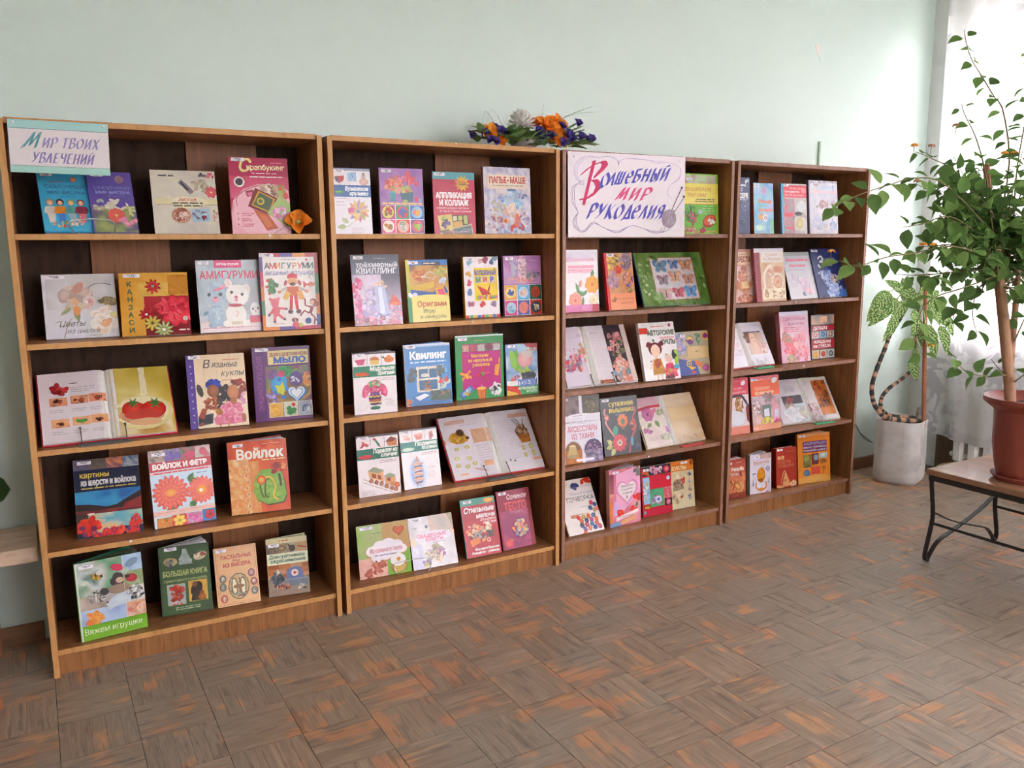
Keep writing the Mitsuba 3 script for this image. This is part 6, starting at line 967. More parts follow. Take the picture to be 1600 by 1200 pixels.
def a(p):  # K4
    p.N(0, 0, 100, p.H, ['dcd8e8', 'e8e4ee', 'd0d0e4', 'ecE8ee'], 4, 16); p.BL(50, 3, 48, 3, ['a8a0b0', 'c8c0c8', '9898a8'], 30, 2.4); p.R(36, 12, 92, 24, 'c8d4ec', 'dce4f4'); p.R(10, 24, 96, 29, 'e8d0d8'); p.L([(84, 10), (86, 24)], 2.4, '8088b0'); p.BL(50, 56, 14, 10, ['c89098', 'b07880', 'd8b8bc', 'a88890'], 30, 3.2); p.BL(40, 62, 14, 4, ['a0a0a8', '888890'], 8, 2); p.BL(84, 54, 6, 8, ['c8a8b0', 'b89098'], 10, 2.6); p.BL(30, 100, 18, 16, ['c0c8e4', 'd0d4ec', 'b0bce0'], 26, 5); p.BL(82, 104, 13, 12, ['b0b8dc', 'c8d0e8', '98a8d0'], 22, 4); p.BL(60, 110, 12, 8, ['e0dcc0', 'd8d4dc'], 12, 4); p.BL(50, 84, 40, 40, ['a8b0cc', 'd8b8c0', '98a0b8', 'e0c8cc'], 60, 1.3); p.R(0, 0, 3, p.H, 'c0bcd0')
book('K4', 'white book finely patterned with flowers, behind the lantana twig', a, .016, spine='88788c', sticker=(5, 9, 36))
def a(p):  # K5
    p.R(0, 0, 100, p.H, 'c88c84', 'd8a498'); p.R(28, 8, 92, 44, 'ddb898'); p.T('БЕРЕСТА', 24, 36, 13, 'a04038', b=2, fit=64, sy=1.15); p.ML(44, 14, 40, 1, 4, 'c89080', .4); p.N(30, 48, 98, p.H, ['d8b0a8', 'dcbcb8', 'd0a49c'], 2, 8); p.E(58, 56, 12, 9, 'b86850'); p.BL(54, 76, 18, 16, ['c87858', 'd89070', 'b86848'], 34, 5); p.E(56, 104, 26, 18, 'c87850', 0, 'd89468'); p.PG([(46, 92), (74, 90), (76, 110), (46, 112)], 'e0b880'); p.E(30, 100, 8, 14, 'c07048'); p.E(86, 96, 7, 10, 'd09878'); p.R(50, 112, 70, 124, 'b06840'); p.BL(60, 124, 12, 6, ['a05838', 'd08858', 'b86c48'], 16, 4); p.E(60, 140, 32, 13, 'b06048', 0, 'c87858'); p.BL(60, 138, 24, 8, ['a85840', 'd89070', 'e0b090'], 28, 4)
book('K5', 'terracotta book with a birch bark samovar', a, .012, spine='a85858', sticker=None)
def a(p):  # K6
    p.N(0, 0, 100, p.H, ['d8b088', 'e0c4a4', 'd0a480', 'e4ccb0'], 3, 12); p.R(0, 0, 18, p.H, '983444', 'a84450'); p.R(0, 0, 100, 10, 'd8d4e4', 'e4dce4'); p.R(22, 8, 98, 34, 'ece0dc'); p.T('Поделки', 36, 19, 7, 'd8c0b8', fit=40, b=1); p.T('из бересты', 30, 29, 7, 'd0b0a0', fit=60, b=1)
    p.L([(30, 98), (30, 64), (44, 46), (56, 42)], 7, 'ecdccc', 16); p.L([(38, 98), (40, 70), (52, 54)], 6, 'd8a898', 12); p.E(76, 52, 18, 9, 'd89878', 0, 'c88060'); p.E(74, 82, 22, 22, 'ece0d0'); p.E(74, 82, 16, 17, 'd8a080'); p.E(74, 82, 11, 12, 'e0b898'); p.ST(74, 82, 7, 7, 'd09068', .6); p.BL(56, 72, 16, 24, ['e0b8a0', 'd8a488', 'ecd8c4'], 30, 3)
    for i in range(3): p.R(21 + i * 26, 98, 46 + i * 26, 124, 'f0e0c0'); p.BL(33 + i * 26, 111, 7, 9, ['d09868', 'c8a078', 'b88858', 'a890a0'], 14, 3)
    for i in range(10): p.R(8, 44 + i * 8, 13, 46 + i * 8, '701c30')
book('K6', 'cream ornament book with a dark red spine band', a, .016, spine='a04858', sticker=None)
def a(p):  # K7
    p.R(0, 0, 100, p.H, 'd4d4e0', 'ece8f2'); p.R(0, 0, 100, 10, 'bcc4c4'); p.T('Вышивка', 10, 24, 8, 'ec6890', fit=78, b=2); p.T('лентами', 16, 39, 8, 'ec80a0', fit=60, b=2); p.ML(10, 46, 70, 1, 3, 'a8b0cc', .4); p.BL(62, 86, 18, 16, ['e8d0e4', 'e0b8d8', 'd8c8e8', 'f0e0ec'], 34, 6); p.BL(70, 104, 14, 9, ['f0c8d4', 'e8b0c4', 'd0d8e4'], 20, 5); p.BL(24, 72, 14, 12, ['dcd8ec', 'd0d0e8', 'e4d8ec'], 18, 5); p.BL(52, 110, 6, 5, ['5870a0', '88b0c0', '384868'], 10, 2.6); p.L([(8, 92), (30, 86), (44, 64)], .8, 'b8b4cc', 10)
book('K7', 'white booklet with pale pink ribbon flowers', a, .006, False, spine='e0e0ec', sticker=None)
def a(p):  # K8
    p.N(0, 0, 100, p.H, ['28306c', '304080', '242c64', '3c5098'], 2, 10); p.T('З', 16, 46, 28, 'e4e4ec', sh=.2, b=1); p.T('имние', 38, 31, 11, '98a0c4', sh=.25, fit=40); p.T('мотивы', 42, 42, 7, 'c8ccdc', fit=26, b=1); p.BL(44, 74, 20, 20, ['88a0d0', '5878c0', 'c0cce8', '4060b0', 'a8b8dc'], 50, 6); p.BL(70, 78, 18, 14, ['c8b0a0', '988c98', 'd8d0d8', 'a89890'], 34, 4); p.BL(60, 104, 26, 18, ['90a8dc', 'b0c0e8', '6888cc', 'd0d8f0'], 60, 6, .5); p.R(74, 100, 100, p.H, '3c68b0', '4878c0'); p.BL(24, 58, 10, 6, ['b8c4e4', 'd0d8ec'], 12, 3)
book('K8', 'dark blue book with a white scrolled initial, behind the orange lantana bloom', a, .010, spine='28305c', sticker=(4, 3, 22))
def L_(p):  # L1 left
    p.R(0, 0, 100, p.H, 'e4e0ec'); p.E(74, 92, 20, 18, 'd8d0dc'); p.E(74, 92, 16, 14, 'e4dce4'); p.L([(56, 98), (74, 112), (94, 100)], 1.6, 'b8a8b4', 10); p.BL(74, 86, 8, 6, ['e0b8b8', 'd8c8d0'], 10, 3); p.E(66, 120, 26, 6, 'd4ccdc'); p.ML(20, 20, 60, 5, 6, 'd0cadc', .3)
def R_(p):  # L1 right
    p.R(0, 0, 100, p.H, 'e4dfea'); p.L([(4, 10), (60, 8), (90, 14)], 1.2, 'c8c0d0'); p.R(16, 27, 84, 30, '505068'); p.N(16, 30, 88, 92, ['d0b0a4', 'dcc4b8', 'c8a498', 'e0ccc4'], 2, 8); p.BL(28, 44, 12, 16, ['785048', '906058', '684038'], 24, 5); p.E(46, 48, 13, 17, 'e4c0ac'); p.E(42, 45, 2.4, 1.4, '504858'); p.E(51, 45, 2.4, 1.4, '504858'); p.E(48, 56, 3, 1.4, 'b86060'); p.PG([(36, 64), (56, 60), (62, 92), (34, 92)], 'e0bca8'); p.L([(72, 44), (64, 66)], 6, 'dcb4a0'); p.BL(76, 74, 12, 14, ['dcb0a8', 'd09890', 'e8d0cc'], 16, 5); p.R(14, 92, 90, 94, 'e4dfea')
open_book('L1', 'open book with a portrait of a woman on the right page, on a green stand', L_, R_, .016, 'b83848', split=.42)
def a(p):  # L2
    p.N(0, 0, 100, p.H, ['d8b0c0', 'e0b8c8', 'd898b0', 'e4c0cc'], 2, 10); p.R(0, 0, 100, 10, 'dcd4ec'); p.T('Цветочные', 14, 22, 9, 'c078a0', fit=74, b=1); p.T('фантазии', 28, 34, 8, 'b87098', fit=56, b=1); p.ML(12, 38, 74, 3, 5, 'd86880', .4); p.BL(36, 92, 22, 22, ['e87888', 'e05878', 'e898a0', 'd86868'], 40, 7); p.BL(20, 64, 16, 12, ['d89060', '88a078', 'c87870', 'a89890'], 24, 5); p.BL(66, 74, 22, 18, ['e898a8', 'e08098', 'ecb0b4'], 26, 8); p.BL(36, 118, 24, 9, ['88a090', 'e0a068', 'd86878', 'a0b8a8'], 26, 5); p.BL(80, 104, 16, 14, ['e890a0', 'e8a8b4', 'd87888'], 20, 7); p.R(66, 115, 84, 117, 'f0dcdc')
book('L2', 'thick pink book with blurred flowers, standing beside the striped one', a, .030, spine='a86068', sticker=None)
def a(p):  # L3
    p.R(0, 0, 100, p.H, '5a5458'); p.N(0, 2, 100, 30, ['a8a4a4', 'd8a888', '888488', 'c8c0bc'], 3, 10); p.N(38, 6, 70, 24, ['d89870', 'e0b090', 'c88058'], 3, 5); p.R(0, 33, 100, 49, 'a82838'); p.T('ДЕЛАЕМ', 8, 46, 10, 'f0e0e0', b=2, fit=60)
    for i, c in enumerate((['c8c0c0', 'd8a8a8'], ['a8c0cc', '5878a8'], ['b8b0a8', 'a89890'])): p.N(1 + i * 33.3, 51, 32 + i * 33.3, 72, c, 3, 5); p.E(17 + i * 33, 61, 8, 8, ('d87888', '3c6090', '886060')[i]); p.E(17 + i * 33, 61, 4, 4, ('e8c8c8', '88a8c8', 'c8b8b0')[i])
    p.R(0, 76, 100, 105, 'a82838'); p.T('УКРАШЕНИЯ', 8, 88, 9, 'f0e0e0', b=2, fit=76); p.T('ИЗ СТЕКЛА', 8, 101, 9, 'f0e0e0', b=2, fit=76)
    for i, c in enumerate((['c0a888', 'd8b890'], ['c8b8a0', 'a8a098'], ['a8acac', 'b8bcbc'])): p.N(1 + i * 33.3, 108, 32 + i * 33.3, p.H - 3, c, 3, 5)
    p.E(17, 121, 9, 8, 'd8a048'); p.E(50, 121, 8, 9, 'c83028'); p.E(84, 121, 9, 9, '505860'); p.E(84, 121, 5, 5, '909898')
book('L3', 'small striped book with red bands between rows of pictures', a, .012, spine='706468', sticker=None)
def a(p):  # L4
    p.R(0, 0, 100, p.H, 'c0505c'); p.R(0, 0, 100, 50, 'c83c50', 'd04c5c'); p.L([(0, 10), (100, 8)], .8, 'e8a0a8'); p.E(80, 16, 10, 7, 'e0d8dc', -20); p.T('Сухоцвет', 24, 34, 8, 'e898a4', fit=56, b=1); p.T('и флористика', 26, 46, 8, 'ecacb4', fit=66, b=1); p.R(0, 51, 100, p.H, 'd8c8cc'); p.L([(30, 54), (66, 54), (80, 64), (100, 92)], 8, '48384c', 12); p.BL(60, 82, 18, 26, ['a8783c', '8a5c38', 'c09058', '604838', 'b88850'], 50, 5, .5); p.PG([(86, 88), (100, 90), (100, 140), (90, 130)], '803c3c'); p.E(52, 122, 32, 22, 'd4d8e4', 0, 'e4e4ec'); p.BL(50, 106, 24, 8, ['e4e4ec', 'd0d4e0'], 16, 6); p.N(0, 146, 100, p.H, ['d0706c', 'd88878', 'c86060'], 3, 10)
book('L4', 'rose red book with a dried grass bundle in a white cloth', a, .012, spine='982c40', sticker=None)
def a(p):  # L5
    p.R(0, 0, 100, p.H, 'd8c0c4'); p.R(0, 0, 100, 12, 'd86870'); p.R(0, 10, 100, 50, 'e06040', 'e46848'); p.L([(0, 10), (100, 8)], 1, 'e8b8a8'); p.E(84, 13, 11, 7, 'dcd4d8', -20); p.T('Кружево', 14, 34, 9, 'eca890', fit=54, b=2); p.T('фриволите', 14, 46, 9, 'f0c8a8', fit=66, b=2); p.N(0, 51, 100, p.H - 14, ['b8a098', 'd0b8b4', '988078', 'c8b4c0', '907c84'], 2.6, 12); p.BL(58, 56, 22, 9, ['7c6870', '907880', 'a08c94'], 16, 6); p.BL(16, 80, 14, 16, ['e4d8dc', '885868', 'd0bcc4'], 30, 4); p.R(36, 74, 66, 112, '6c7c78'); p.R(42, 84, 60, 104, 'dcdcec'); p.PG([(72, 70), (78, 50), (82, 70), (96, 78), (96, 120), (72, 120)], 'd8a0b0'); p.R(80, 88, 94, 108, 'd8d4ec'); p.R(78, 56, 80, 76, 'e0686c'); p.E(22, 112, 18, 15, 'd0a8a4', 0, 'e0c0b8'); p.BL(50, 116, 18, 10, ['d8c050', 'e0d070', 'c8a848'], 22, 5); p.BL(86, 122, 12, 6, ['d05888', 'c84878'], 10, 5); p.N(0, p.H - 16, 100, p.H, ['e07868', 'd8a080', 'e89070', 'd86858'], 4, 10); p.R(2, p.H - 9, 20, p.H - 5, 'e8b8a8')
book('L5', 'orange red book with bottles and lace on its cover', a, .014, spine='703038', sticker=(3, 5, 21))
def L_(p):  # L6 left
    p.R(0, 0, 100, p.H, 'd0c8d0'); p.ML(40, 20, 40, 4, 5, '908c98', .3); p.N(24, 50, 98, p.H - 4, ['a8b4c0', 'c8d0dc', '98a4b0', 'b8c4d0'], 2, 10); p.N(24, 48, 98, 72, ['302c38', '402c38', '282430'], 2, 8); p.BL(44, 60, 12, 8, ['983038', '782c34'], 12, 5); p.PG([(84, 54), (92, 58), (86, 66)], 'e0dce4'); p.BL(44, 80, 16, 12, ['a08878', '886c60', 'b8a090'], 26, 5); p.BL(48, 104, 26, 20, ['d8d4dc', 'e4e0e4', 'c8ccd4'], 34, 8); p.BL(80, 96, 12, 16, ['c8c0b0', 'a8a8a0', 'd8d0c4'], 22, 5)
def R_(p):  # L6 right
    p.R(0, 0, 100, p.H, 'd8d0d0'); p.R(0, 0, 100, 8, 'dcd4c4'); p.N(40, 10, 92, 112, ['6a2c18', 'a85420', 'c87028', '50241c', 'd87828'], 2.6, 12); p.BL(58, 34, 14, 16, ['903818', 'c86820', '5c2418'], 24, 5); p.BL(66, 72, 16, 22, ['3c2018', '582c18', 'c86c24', '2c1c14'], 40, 5, .3); p.N(40, 90, 92, 112, ['d87c28', 'c86c20', 'e09038'], 2, 8); p.N(4, 76, 36, 126, ['b898a0', 'd0b8bc', '987880', 'c8a8b0'], 3, 8); p.BL(20, 94, 12, 14, ['9c7c80', 'dcc8cc', 'b88c94'], 20, 5); p.ML(4, 14, 30, 9, 6, 'c0b8bc', .3)
open_book('L6', 'open book with a fiery orange picture on the right page, on a green stand', L_, R_, .018, 'd0c8c0', split=.5)
def a(p):  # M1
    p.N(0, 0, 100, p.H, ['b05038', 'c87850', 'a84830', 'd08c5c'], 2.4, 10); p.R(0, 0, 100, 30, 'a03c34', 'b85848'); p.TS('Резьба', 36, 42, 13, 'f0e4e0', '803028', .6, b=2, fit=56); p.TS('по дереву', 34, 58, 10, 'e8d8d8', '803028', .6, b=1, fit=56); p.BL(80, 54, 6, 6, ['882028', '982c30'], 6, 4); p.ML(56, 12, 34, 1, 4, 'd8a090', .5); p.L([(30, 76), (50, 90), (44, 108), (60, 120)], 7, '703020', 12); p.E(70, 104, 24, 20, 'd89c68', -30, 'e0b080'); p.E(70, 104, 14, 12, 'b87040', -30, 'd89860'); p.BL(50, 100, 36, 26, ['e0a868', 'b86c3c', 'd08c54', '8a4828'], 46, 6, .35); p.E(90, 80, 6, 14, 'c88458', 20); p.R(0, p.H - 22, 100, p.H, '883828', '783028'); p.R(36, p.H - 12, 66, p.H - 10, 'b87868')
book('M1', 'reddish wood carving book, small, left of the lilac one', a, .024, spine='d8ccc8', tent=.3, fan=3, fancol='e0dce4', back='a85840', sticker=(12, 9, 26))
def a(p):  # M2
    p.R(0, 0, 100, p.H, 'd0c8d8', 'dcd4e0'); p.R(44, 0, 100, 20, 'b89898', 'c8a8a0'); p.T('Береста', 16, 37, 12, 'c88c70', b=1, fit=72); p.ML(20, 40, 66, 1, 4, 'b8a8a8', .4); p.E(52, 78, 20, 28, 'c87c1c', 0, 'd89428'); p.BL(52, 78, 16, 24, ['d89020', 'c07818', 'e0a438', 'a86410'], 60, 3.4); p.BL(50, 98, 10, 8, ['8a4c14', '704010'], 16, 2.6); p.L([(32, 104), (26, 116), (40, 132), (60, 134), (76, 122), (72, 104)], 5, 'c87838', 20); p.E(52, 130, 14, 6, 'd08848'); p.E(84, 58, 9, 9, '8888a8'); p.E(84, 58, 6, 6, 'b8b8cc'); p.BL(20, 72, 7, 6, ['9890b8', 'b0a8c8'], 8, 3); p.BL(16, 104, 7, 10, ['606c8c', '88a0a8'], 12, 2.4); p.BL(88, 104, 5, 8, ['8a94ac', 'a8b0bc'], 8, 2.4); p.BL(84, 140, 8, 4, ['b088a8', 'c8a0b8'], 6, 3)
book('M2', 'pale lilac book with a wicker doll, its pages fanned open', a, .026, spine='a89c98', tent=.36, fan=4, fancol='e2dee6', back='b0a8a8', sticker=(18, 8, 28))
def a(p):  # M3
    p.N(0, 0, 100, p.H, ['a02c1c', 'b03420', 'a83020', '982818'], 2, 8); p.ML(56, 17, 38, 1, 3.4, 'c87868', .5); p.T('ВСЕ', 8, 44, 12, 'e8c888', b=2, fit=32); p.T('ОТДЕЛКА', 8, 60, 11, 'c87858', b=1, fit=64); p.T('ПОДВОРЬЯ', 8, 76, 11, 'c87858', b=1, fit=78); p.PG([(28, p.H - 8), (42, 98), (64, p.H - 14), (62, p.H - 4), (30, p.H - 4)], 'd89c68'); p.L([(22, 138), (36, 92), (42, 90), (64, 136)], 2.6, 'ecc898'); p.R(38, 122, 48, 134, 'c07c4c'); p.BL(20, p.H - 6, 18, 6, ['d8a070', 'e0b888', 'c87c50'], 14, 5); p.BL(82, p.H - 12, 18, 10, ['d8a070', 'e4c098', 'c88458'], 26, 5)
book('M3', 'brick red book with a small wooden house at the bottom', a, .042, spine='882418', tent=.06, fan=2, fancol='d8b8b0', back='8a2818', sticker=(4, 3, 28))
def a(p):  # M4
    p.R(0, 0, 100, p.H, 'e07c14', 'e48c20'); p.N(0, 0, 100, 8, ['d88848', 'e09450', 'd07c38'], 3, 8); p.R(16, 20, 90, 48, '6c2458'); p.T('ЭНЦИКЛОПЕДИЯ', 19, 29, 7, 'b0a0d0', b=1, fit=68); p.T('ремонта, строительства', 18, 37, 5, 'd8c8e0', b=2, fit=70); p.T('и украшения усадьбы', 18, 45, 5, 'd8c8e0', b=2, fit=70)
    p.N(16, 54, 40, 86, ['68702c', '50301c', '888848', '3c2818'], 3, 7); p.E(28, 62, 10, 8, '8a8c44'); p.N(42, 52, 64, 80, ['502028', '782c28', '3c2c38'], 3, 7); p.E(56, 62, 8, 8, '889cb0'); p.R(66, 52, 92, 66, 'b8c4c4', 'a0b0b0'); p.E(78, 58, 6, 5, 'd0e0e0'); p.BL(78, 74, 12, 5, ['a86020', '704418', 'c87828'], 16, 3); p.E(26, 100, 10, 9, '5c789c'); p.R(40, 86, 68, 104, 'd85038', 'd84840'); p.E(80, 90, 5, 4, 'a85818'); p.L([(80, 92), (78, 106)], 3, 'b86018'); p.R(16, 108, 84, 111, 'e8b070'); p.ML(26, 114, 50, 1, 4, 'c86c18', .4); p.N(0, p.H - 14, 100, p.H, ['e4a040', 'e8b058', 'dc9030'], 2, 8)
book('M4', 'bright orange book with a plum title box', a, .018, spine='b85c10', tent=.24, fan=2, fancol='c8a8a0', back='c87020', sticker=(4, 3, 20))
# ------------------------------------------------------------------ hand-lettered posters
def nib(p, strokes, x, y, h, c, wd=1.0, slant=0.28, nx=0.16, ny=0.085, w=0.62):
    """letters as strokes of a broad pen; the nib is a fixed slanted edge"""
    V = np.array([nx, -ny / p.ys]) * h * wd
    for st in strokes:
        q = np.array(st, float)
        q = np.column_stack([q[:, 0] * w * h + slant * q[:, 1] * h + x, y - q[:, 1] * h])
        if len(q) > 2: q = spline(np.column_stack([q, np.zeros(len(q))]), 5 * len(q))[:, :2]
        m = len(q)
        p.put(np.vstack([q - V / 2, q + V / 2]), [t for i in range(m - 1) for t in ([i, i + 1, m + i], [i + 1, m + i + 1, m + i])], c)
    return p
O_ = [(.5, 1), (.12, .75), (.08, .3), (.4, 0), (.82, .25), (.9, .7), (.5, 1)]
PEN = {
 'О': ([O_], 1.05), 'М': ([[(.0, 0), (.38, .95)], [(.38, 1), (.42, .15)], [(.42, .12), (.86, 1)], [(.86, 1), (.92, 0)]], 1.15),
 'И': ([[(.1, 1), (.1, 0)], [(.1, .05), (.75, .95)], [(.75, 1), (.75, 0)]], .98), 'Й': ([[(.1, 1), (.1, 0)], [(.1, .05), (.75, .95)], [(.75, 1), (.75, 0)], [(.25, 1.16), (.62, 1.16)]], .98),
 'Р': ([[(.12, 1), (.12, 0)], [(.05, .98), (.5, 1.02), (.82, .78), (.6, .5), (.2, .45)]], .9), 'Т': ([[(.42, 1), (.42, 0)], [(.0, .98), (.86, .98)]], .9),
 'В': ([[(.12, 1), (.12, 0)], [(.05, .98), (.5, 1.02), (.7, .78), (.2, .55)], [(.2, .55), (.7, .5), (.8, .2), (.5, 0), (.05, .02)]], .92),
 'Х': ([[(.05, 1), (.8, 0)], [(.78, 1), (.02, 0)]], .92), 'У': ([[(.05, 1), (.4, .42)], [(.82, 1), (.4, .3), (.05, 0)]], .92), 'Л': ([[(.0, 0), (.45, 1)], [(.45, 1), (.78, 0)]], .95),
 'Е': ([[(.12, 1), (.12, 0)], [(.08, .98), (.7, .98)], [(.12, .52), (.58, .52)], [(.08, .02), (.72, .02)]], .86), 'Ч': ([[(.08, 1), (.12, .6), (.7, .5)], [(.74, 1), (.74, 0)]], .94),
 'Н': ([[(.1, 1), (.1, 0)], [(.1, .5), (.75, .5)], [(.75, 1), (.75, 0)]], .98), 'Ш': ([[(.08, 1), (.08, 0)], [(.5, 1), (.5, 0)], [(.92, 1), (.92, 0)], [(.05, .03), (.92, .03)]], 1.2),
 'Б': ([[(.12, 1), (.12, 0)], [(.08, .98), (.72, 1.0)], [(.14, .55), (.62, .55), (.8, .28), (.5, 0), (.08, .02)]], .92), 'Ы': ([[(.1, 1), (.1, 0)], [(.12, .55), (.48, .52), (.55, .25), (.4, 0), (.1, .02)], [(.86, 1), (.86, 0)]], 1.12),
 'К': ([[(.12, 1), (.12, 0)], [(.78, 1), (.18, .5)], [(.22, .52), (.82, 0)]], .92), 'Д': ([[(.12, .05), (.48, 1)], [(.48, 1), (.76, .05)], [(.0, .03), (.95, .03)], [(.02, .03), (-.02, -.12)]], 1.02),
 'Я': ([[(.74, 1), (.74, 0)], [(.78, .98), (.35, 1.02), (.08, .75), (.3, .5), (.7, .48)], [(.42, .48), (.04, 0)]], .95), 'е': ([[(.1, .5), (.8, .56), (.6, .98), (.2, .8), (.1, .35), (.4, 0), (.85, .15)]], .95),
}
def lettering(p, text, x, y, h, c, w=0.62, sp=0.12, rise=0.0, **k):
    for ch in text:
        if ch == ' ': x += 0.35 * h; continue
        st, adv = PEN[ch]; nib(p, st, x, y, h, c, w=w, **k)
        x += adv * w * h + sp * h; y -= rise * (adv * w * h)
    return x
def poster(name, label, c, quad, art, bend):
    (x0, z0), (x1, z1), (x2, z2), (x3, z3) = quad        # TL TR BR BL in the case's front plane
    w, h = x1 - x0, (z0 + z1 - z2 - z3) / 2
    k = thing(name, label, 'poster')
    p = Ink(w, h, seed=3, sub=8); art(p)
    V, F, C = p.mesh()
    back = trimesh.creation.box((w, h, 0.0008)); back = back.subdivide().subdivide(); back.apply_translation((w / 2, h / 2, -0.0009))
    def place(V):
        u, v = V[:, 0] / w, 1 - V[:, 1] / h
        X = (1 - v) * (x0 + u * (x1 - x0)) + v * (x3 + u * (x2 - x3)); Z = (1 - v) * (z0 + u * (z1 - z0)) + v * (z3 + u * (z2 - z3))
        Y = -0.0032 - bend * v - V[:, 2]
        return np.column_stack([X, Y, Z, np.ones(len(V))]) @ case_matrix(c).T[:, :3]
    add('sheet', trimesh.Trimesh(place(back.vertices), back.faces, process=False), 'm_matt_print', k, color=np.tile(lin('e8e2e6'), (len(back.vertices), 1)))
    add('lettering', trimesh.Trimesh(place(V), F, process=False), 'm_matt_print', k, color=C)
    for u in (0.05, 0.95):
        q = place(np.array([[u * w, h * 0.945, 0.001]]))[0]
        m = trimesh.creation.icosphere(2, 0.005); m.vertices[:, 1] *= 0.55; m.apply_translation(q); add('pin', m, 'm_white_plastic', k, smooth=True)
    return k
mat('white_plastic', (0.75, 0.75, 0.76), 0.3, 0.5)
def a(p):
    H = p.H
    p.R(0, 0, 100, H, 'e8e0e4'); p.R(0, 0, 100, 0.155 * H, 'a8d8d6', 'b4dcda'); p.R(0, 0.155 * H, 100, 0.17 * H, '88a8ac'); p.R(0, 0.86 * H, 100, 0.875 * H, '98b4b4'); p.R(0, 0.875 * H, 100, H, 'b4dcd4', 'a8d8d0'); p.R(0, 0.16 * H, .8, 0.87 * H, 'c8c4d8')
    nib(p, PEN['М'][0], 14, 30, 17, '5a9aa4', w=.72, slant=.42, nx=.17); p.L([(11, 31.5), (24, 15)], .9, '8ab8bc')
    lettering(p, 'ИР', 32, 29.5, 11, '9a8cc0', w=.62, nx=.19); lettering(p, 'ТВОИХ', 51, 29, 11, '9a8cc0', w=.60, sp=.13, nx=.19); lettering(p, 'УВЛЕЧЕНИЙ', 21, 46, 11, '9080b8', w=.56, sp=.11, nx=.18)
poster('title_sign', 'small white sign with turquoise bands and violet lettering on the leftmost bookcase', 0, [(.031, 1.893), (.318, 1.892), (.313, 1.726), (.027, 1.729)], a, .004)
def a(p):
    p.ys = p.H / 100; H = 100          # drawn in hundredths of the width and of the height
    p.R(0, 0, 100, H, 'f0e6f0', 'f0e8ee')
    wav = [(4, 8), (10, 4), (18, 5), (28, 3), (36, 6), (41, 14)]; loops = [(10, 37), (5, 26), (7, 12), (14, 5), (24, 5)]
    for d, c in ((0, 'c8b8d4'), (1.2, 'd8c8e0'), (2.4, 'd0c0dc')):
        p.L([(x + d, y + d * .6) for x, y in loops], .5, c, 30); p.L([(41, 13 - d), (44, 7), (54, 4.5 + d * .4), (66, 6), (74, 9 - d), (84, 8), (92, 10), (96, 17), (94, 28 - d), (86, 36), (84, 46), (88, 52)], .5, c, 60)
        p.L([(9, 36), (3 + d, 42), (3 + d, 58), (8, 71)], .5, 'b8a8c4', 24); p.L([(8, 71), (4 + d, 80), (6 + d, 90), (13, 94 - d), (20, 84 - d), (28, 88), (40, 95 - d), (52, 86), (62, 89), (72, 95 - d), (84, 92), (91, 82)], .55, 'b0a0c0' if d else '9888a8', 60)
    p.L([(26, 5), (34, 4), (40, 8), (41, 14)], .5, '888498', 16); p.L([(9, 36), (12, 33), (12, 38), (7, 37)], .4, '9890a8', 14)
    p.L([(92, 70), (97, 78), (96, 90), (90, 92)], .6, 'e0d4e8', 16)
    r = 'd04070'
    p.PG([(19.5, 10), (22.5, 9), (13.5, 62), (11, 62)], r); p.L([(10, 27), (18, 17), (26, 11)], 1.2, r, 14); p.PG([(19, 18), (28, 9), (31, 9), (32.5, 13), (29, 20), (22, 29), (20, 31), (20.5, 28), (26, 18), (27, 13), (25, 12)], r)
    p.PG([(18, 32), (24, 31), (26.5, 35), (26, 42), (21, 50), (15, 55), (9, 56.5), (9, 55), (14, 53.5), (20, 47), (22, 40), (20.5, 35)], r)
    lettering(p, 'О', 25.2, 40.5, 17, '5c58b8', w=.36, nx=.13, slant=.2); lettering(p, 'Л', 31.2, 38, 15, '5c58b8', w=.36, nx=.14); lettering(p, 'Ше', 37.5, 36, 15, '5c58b8', w=.37, sp=.09, nx=.15, rise=.16); lettering(p, 'БНЫЙ', 52.5, 33, 15.5, '5c58b8', w=.40, sp=.12, nx=.16, rise=.16)
    lettering(p, 'МИР', 38.5, 55, 15, 'd85888', w=.50, sp=.16, nx=.19, slant=.34); lettering(p, 'РУКОД', 14.5, 77.5, 17, '6058b8', w=.37, sp=.09, nx=.15); lettering(p, 'еЛИЯ', 51, 77, 16, '6058b8', w=.38, sp=.09, nx=.15)
    p.L([(88, 66), (97, 38)], .7, '585058'); p.L([(89.5, 70), (100, 49)], .6, '585058'); p.E(97, 38, 1, 1.2, '484048'); p.E(99, 49, 1, 1.2, '484048'); p.L([(80, 88), (76, 95)], .5, '706870'); p.L([(82, 88), (80, 94)], .5, '706870')
    p.E(85.5, 77, 6.6, 11.5, 'a090a4', 0, 'b8a8b8', n=22)
    for i in range(11): p.L([(80 + i * .9, 86 - i * 1.6), (83 + i * .7, 76 - i), (90 - i * .1, 70 + i * .7)], .35, ('786878', 'c8bcc8', '685a68', 'b0a0ac')[i % 4], 8)
    for i in range(6): p.L([(82 + i, 68 + i), (86 + i * .8, 78 + i), (88, 86)], .4, ('806e80', 'd0c4cc')[i % 2], 8)
poster('yarn_poster', 'big white poster with violet and red brush lettering and a ball of yarn', 2, [(.024, 1.892), (.705, 1.897), (.705, 1.52), (.024, 1.521)], a, .006)
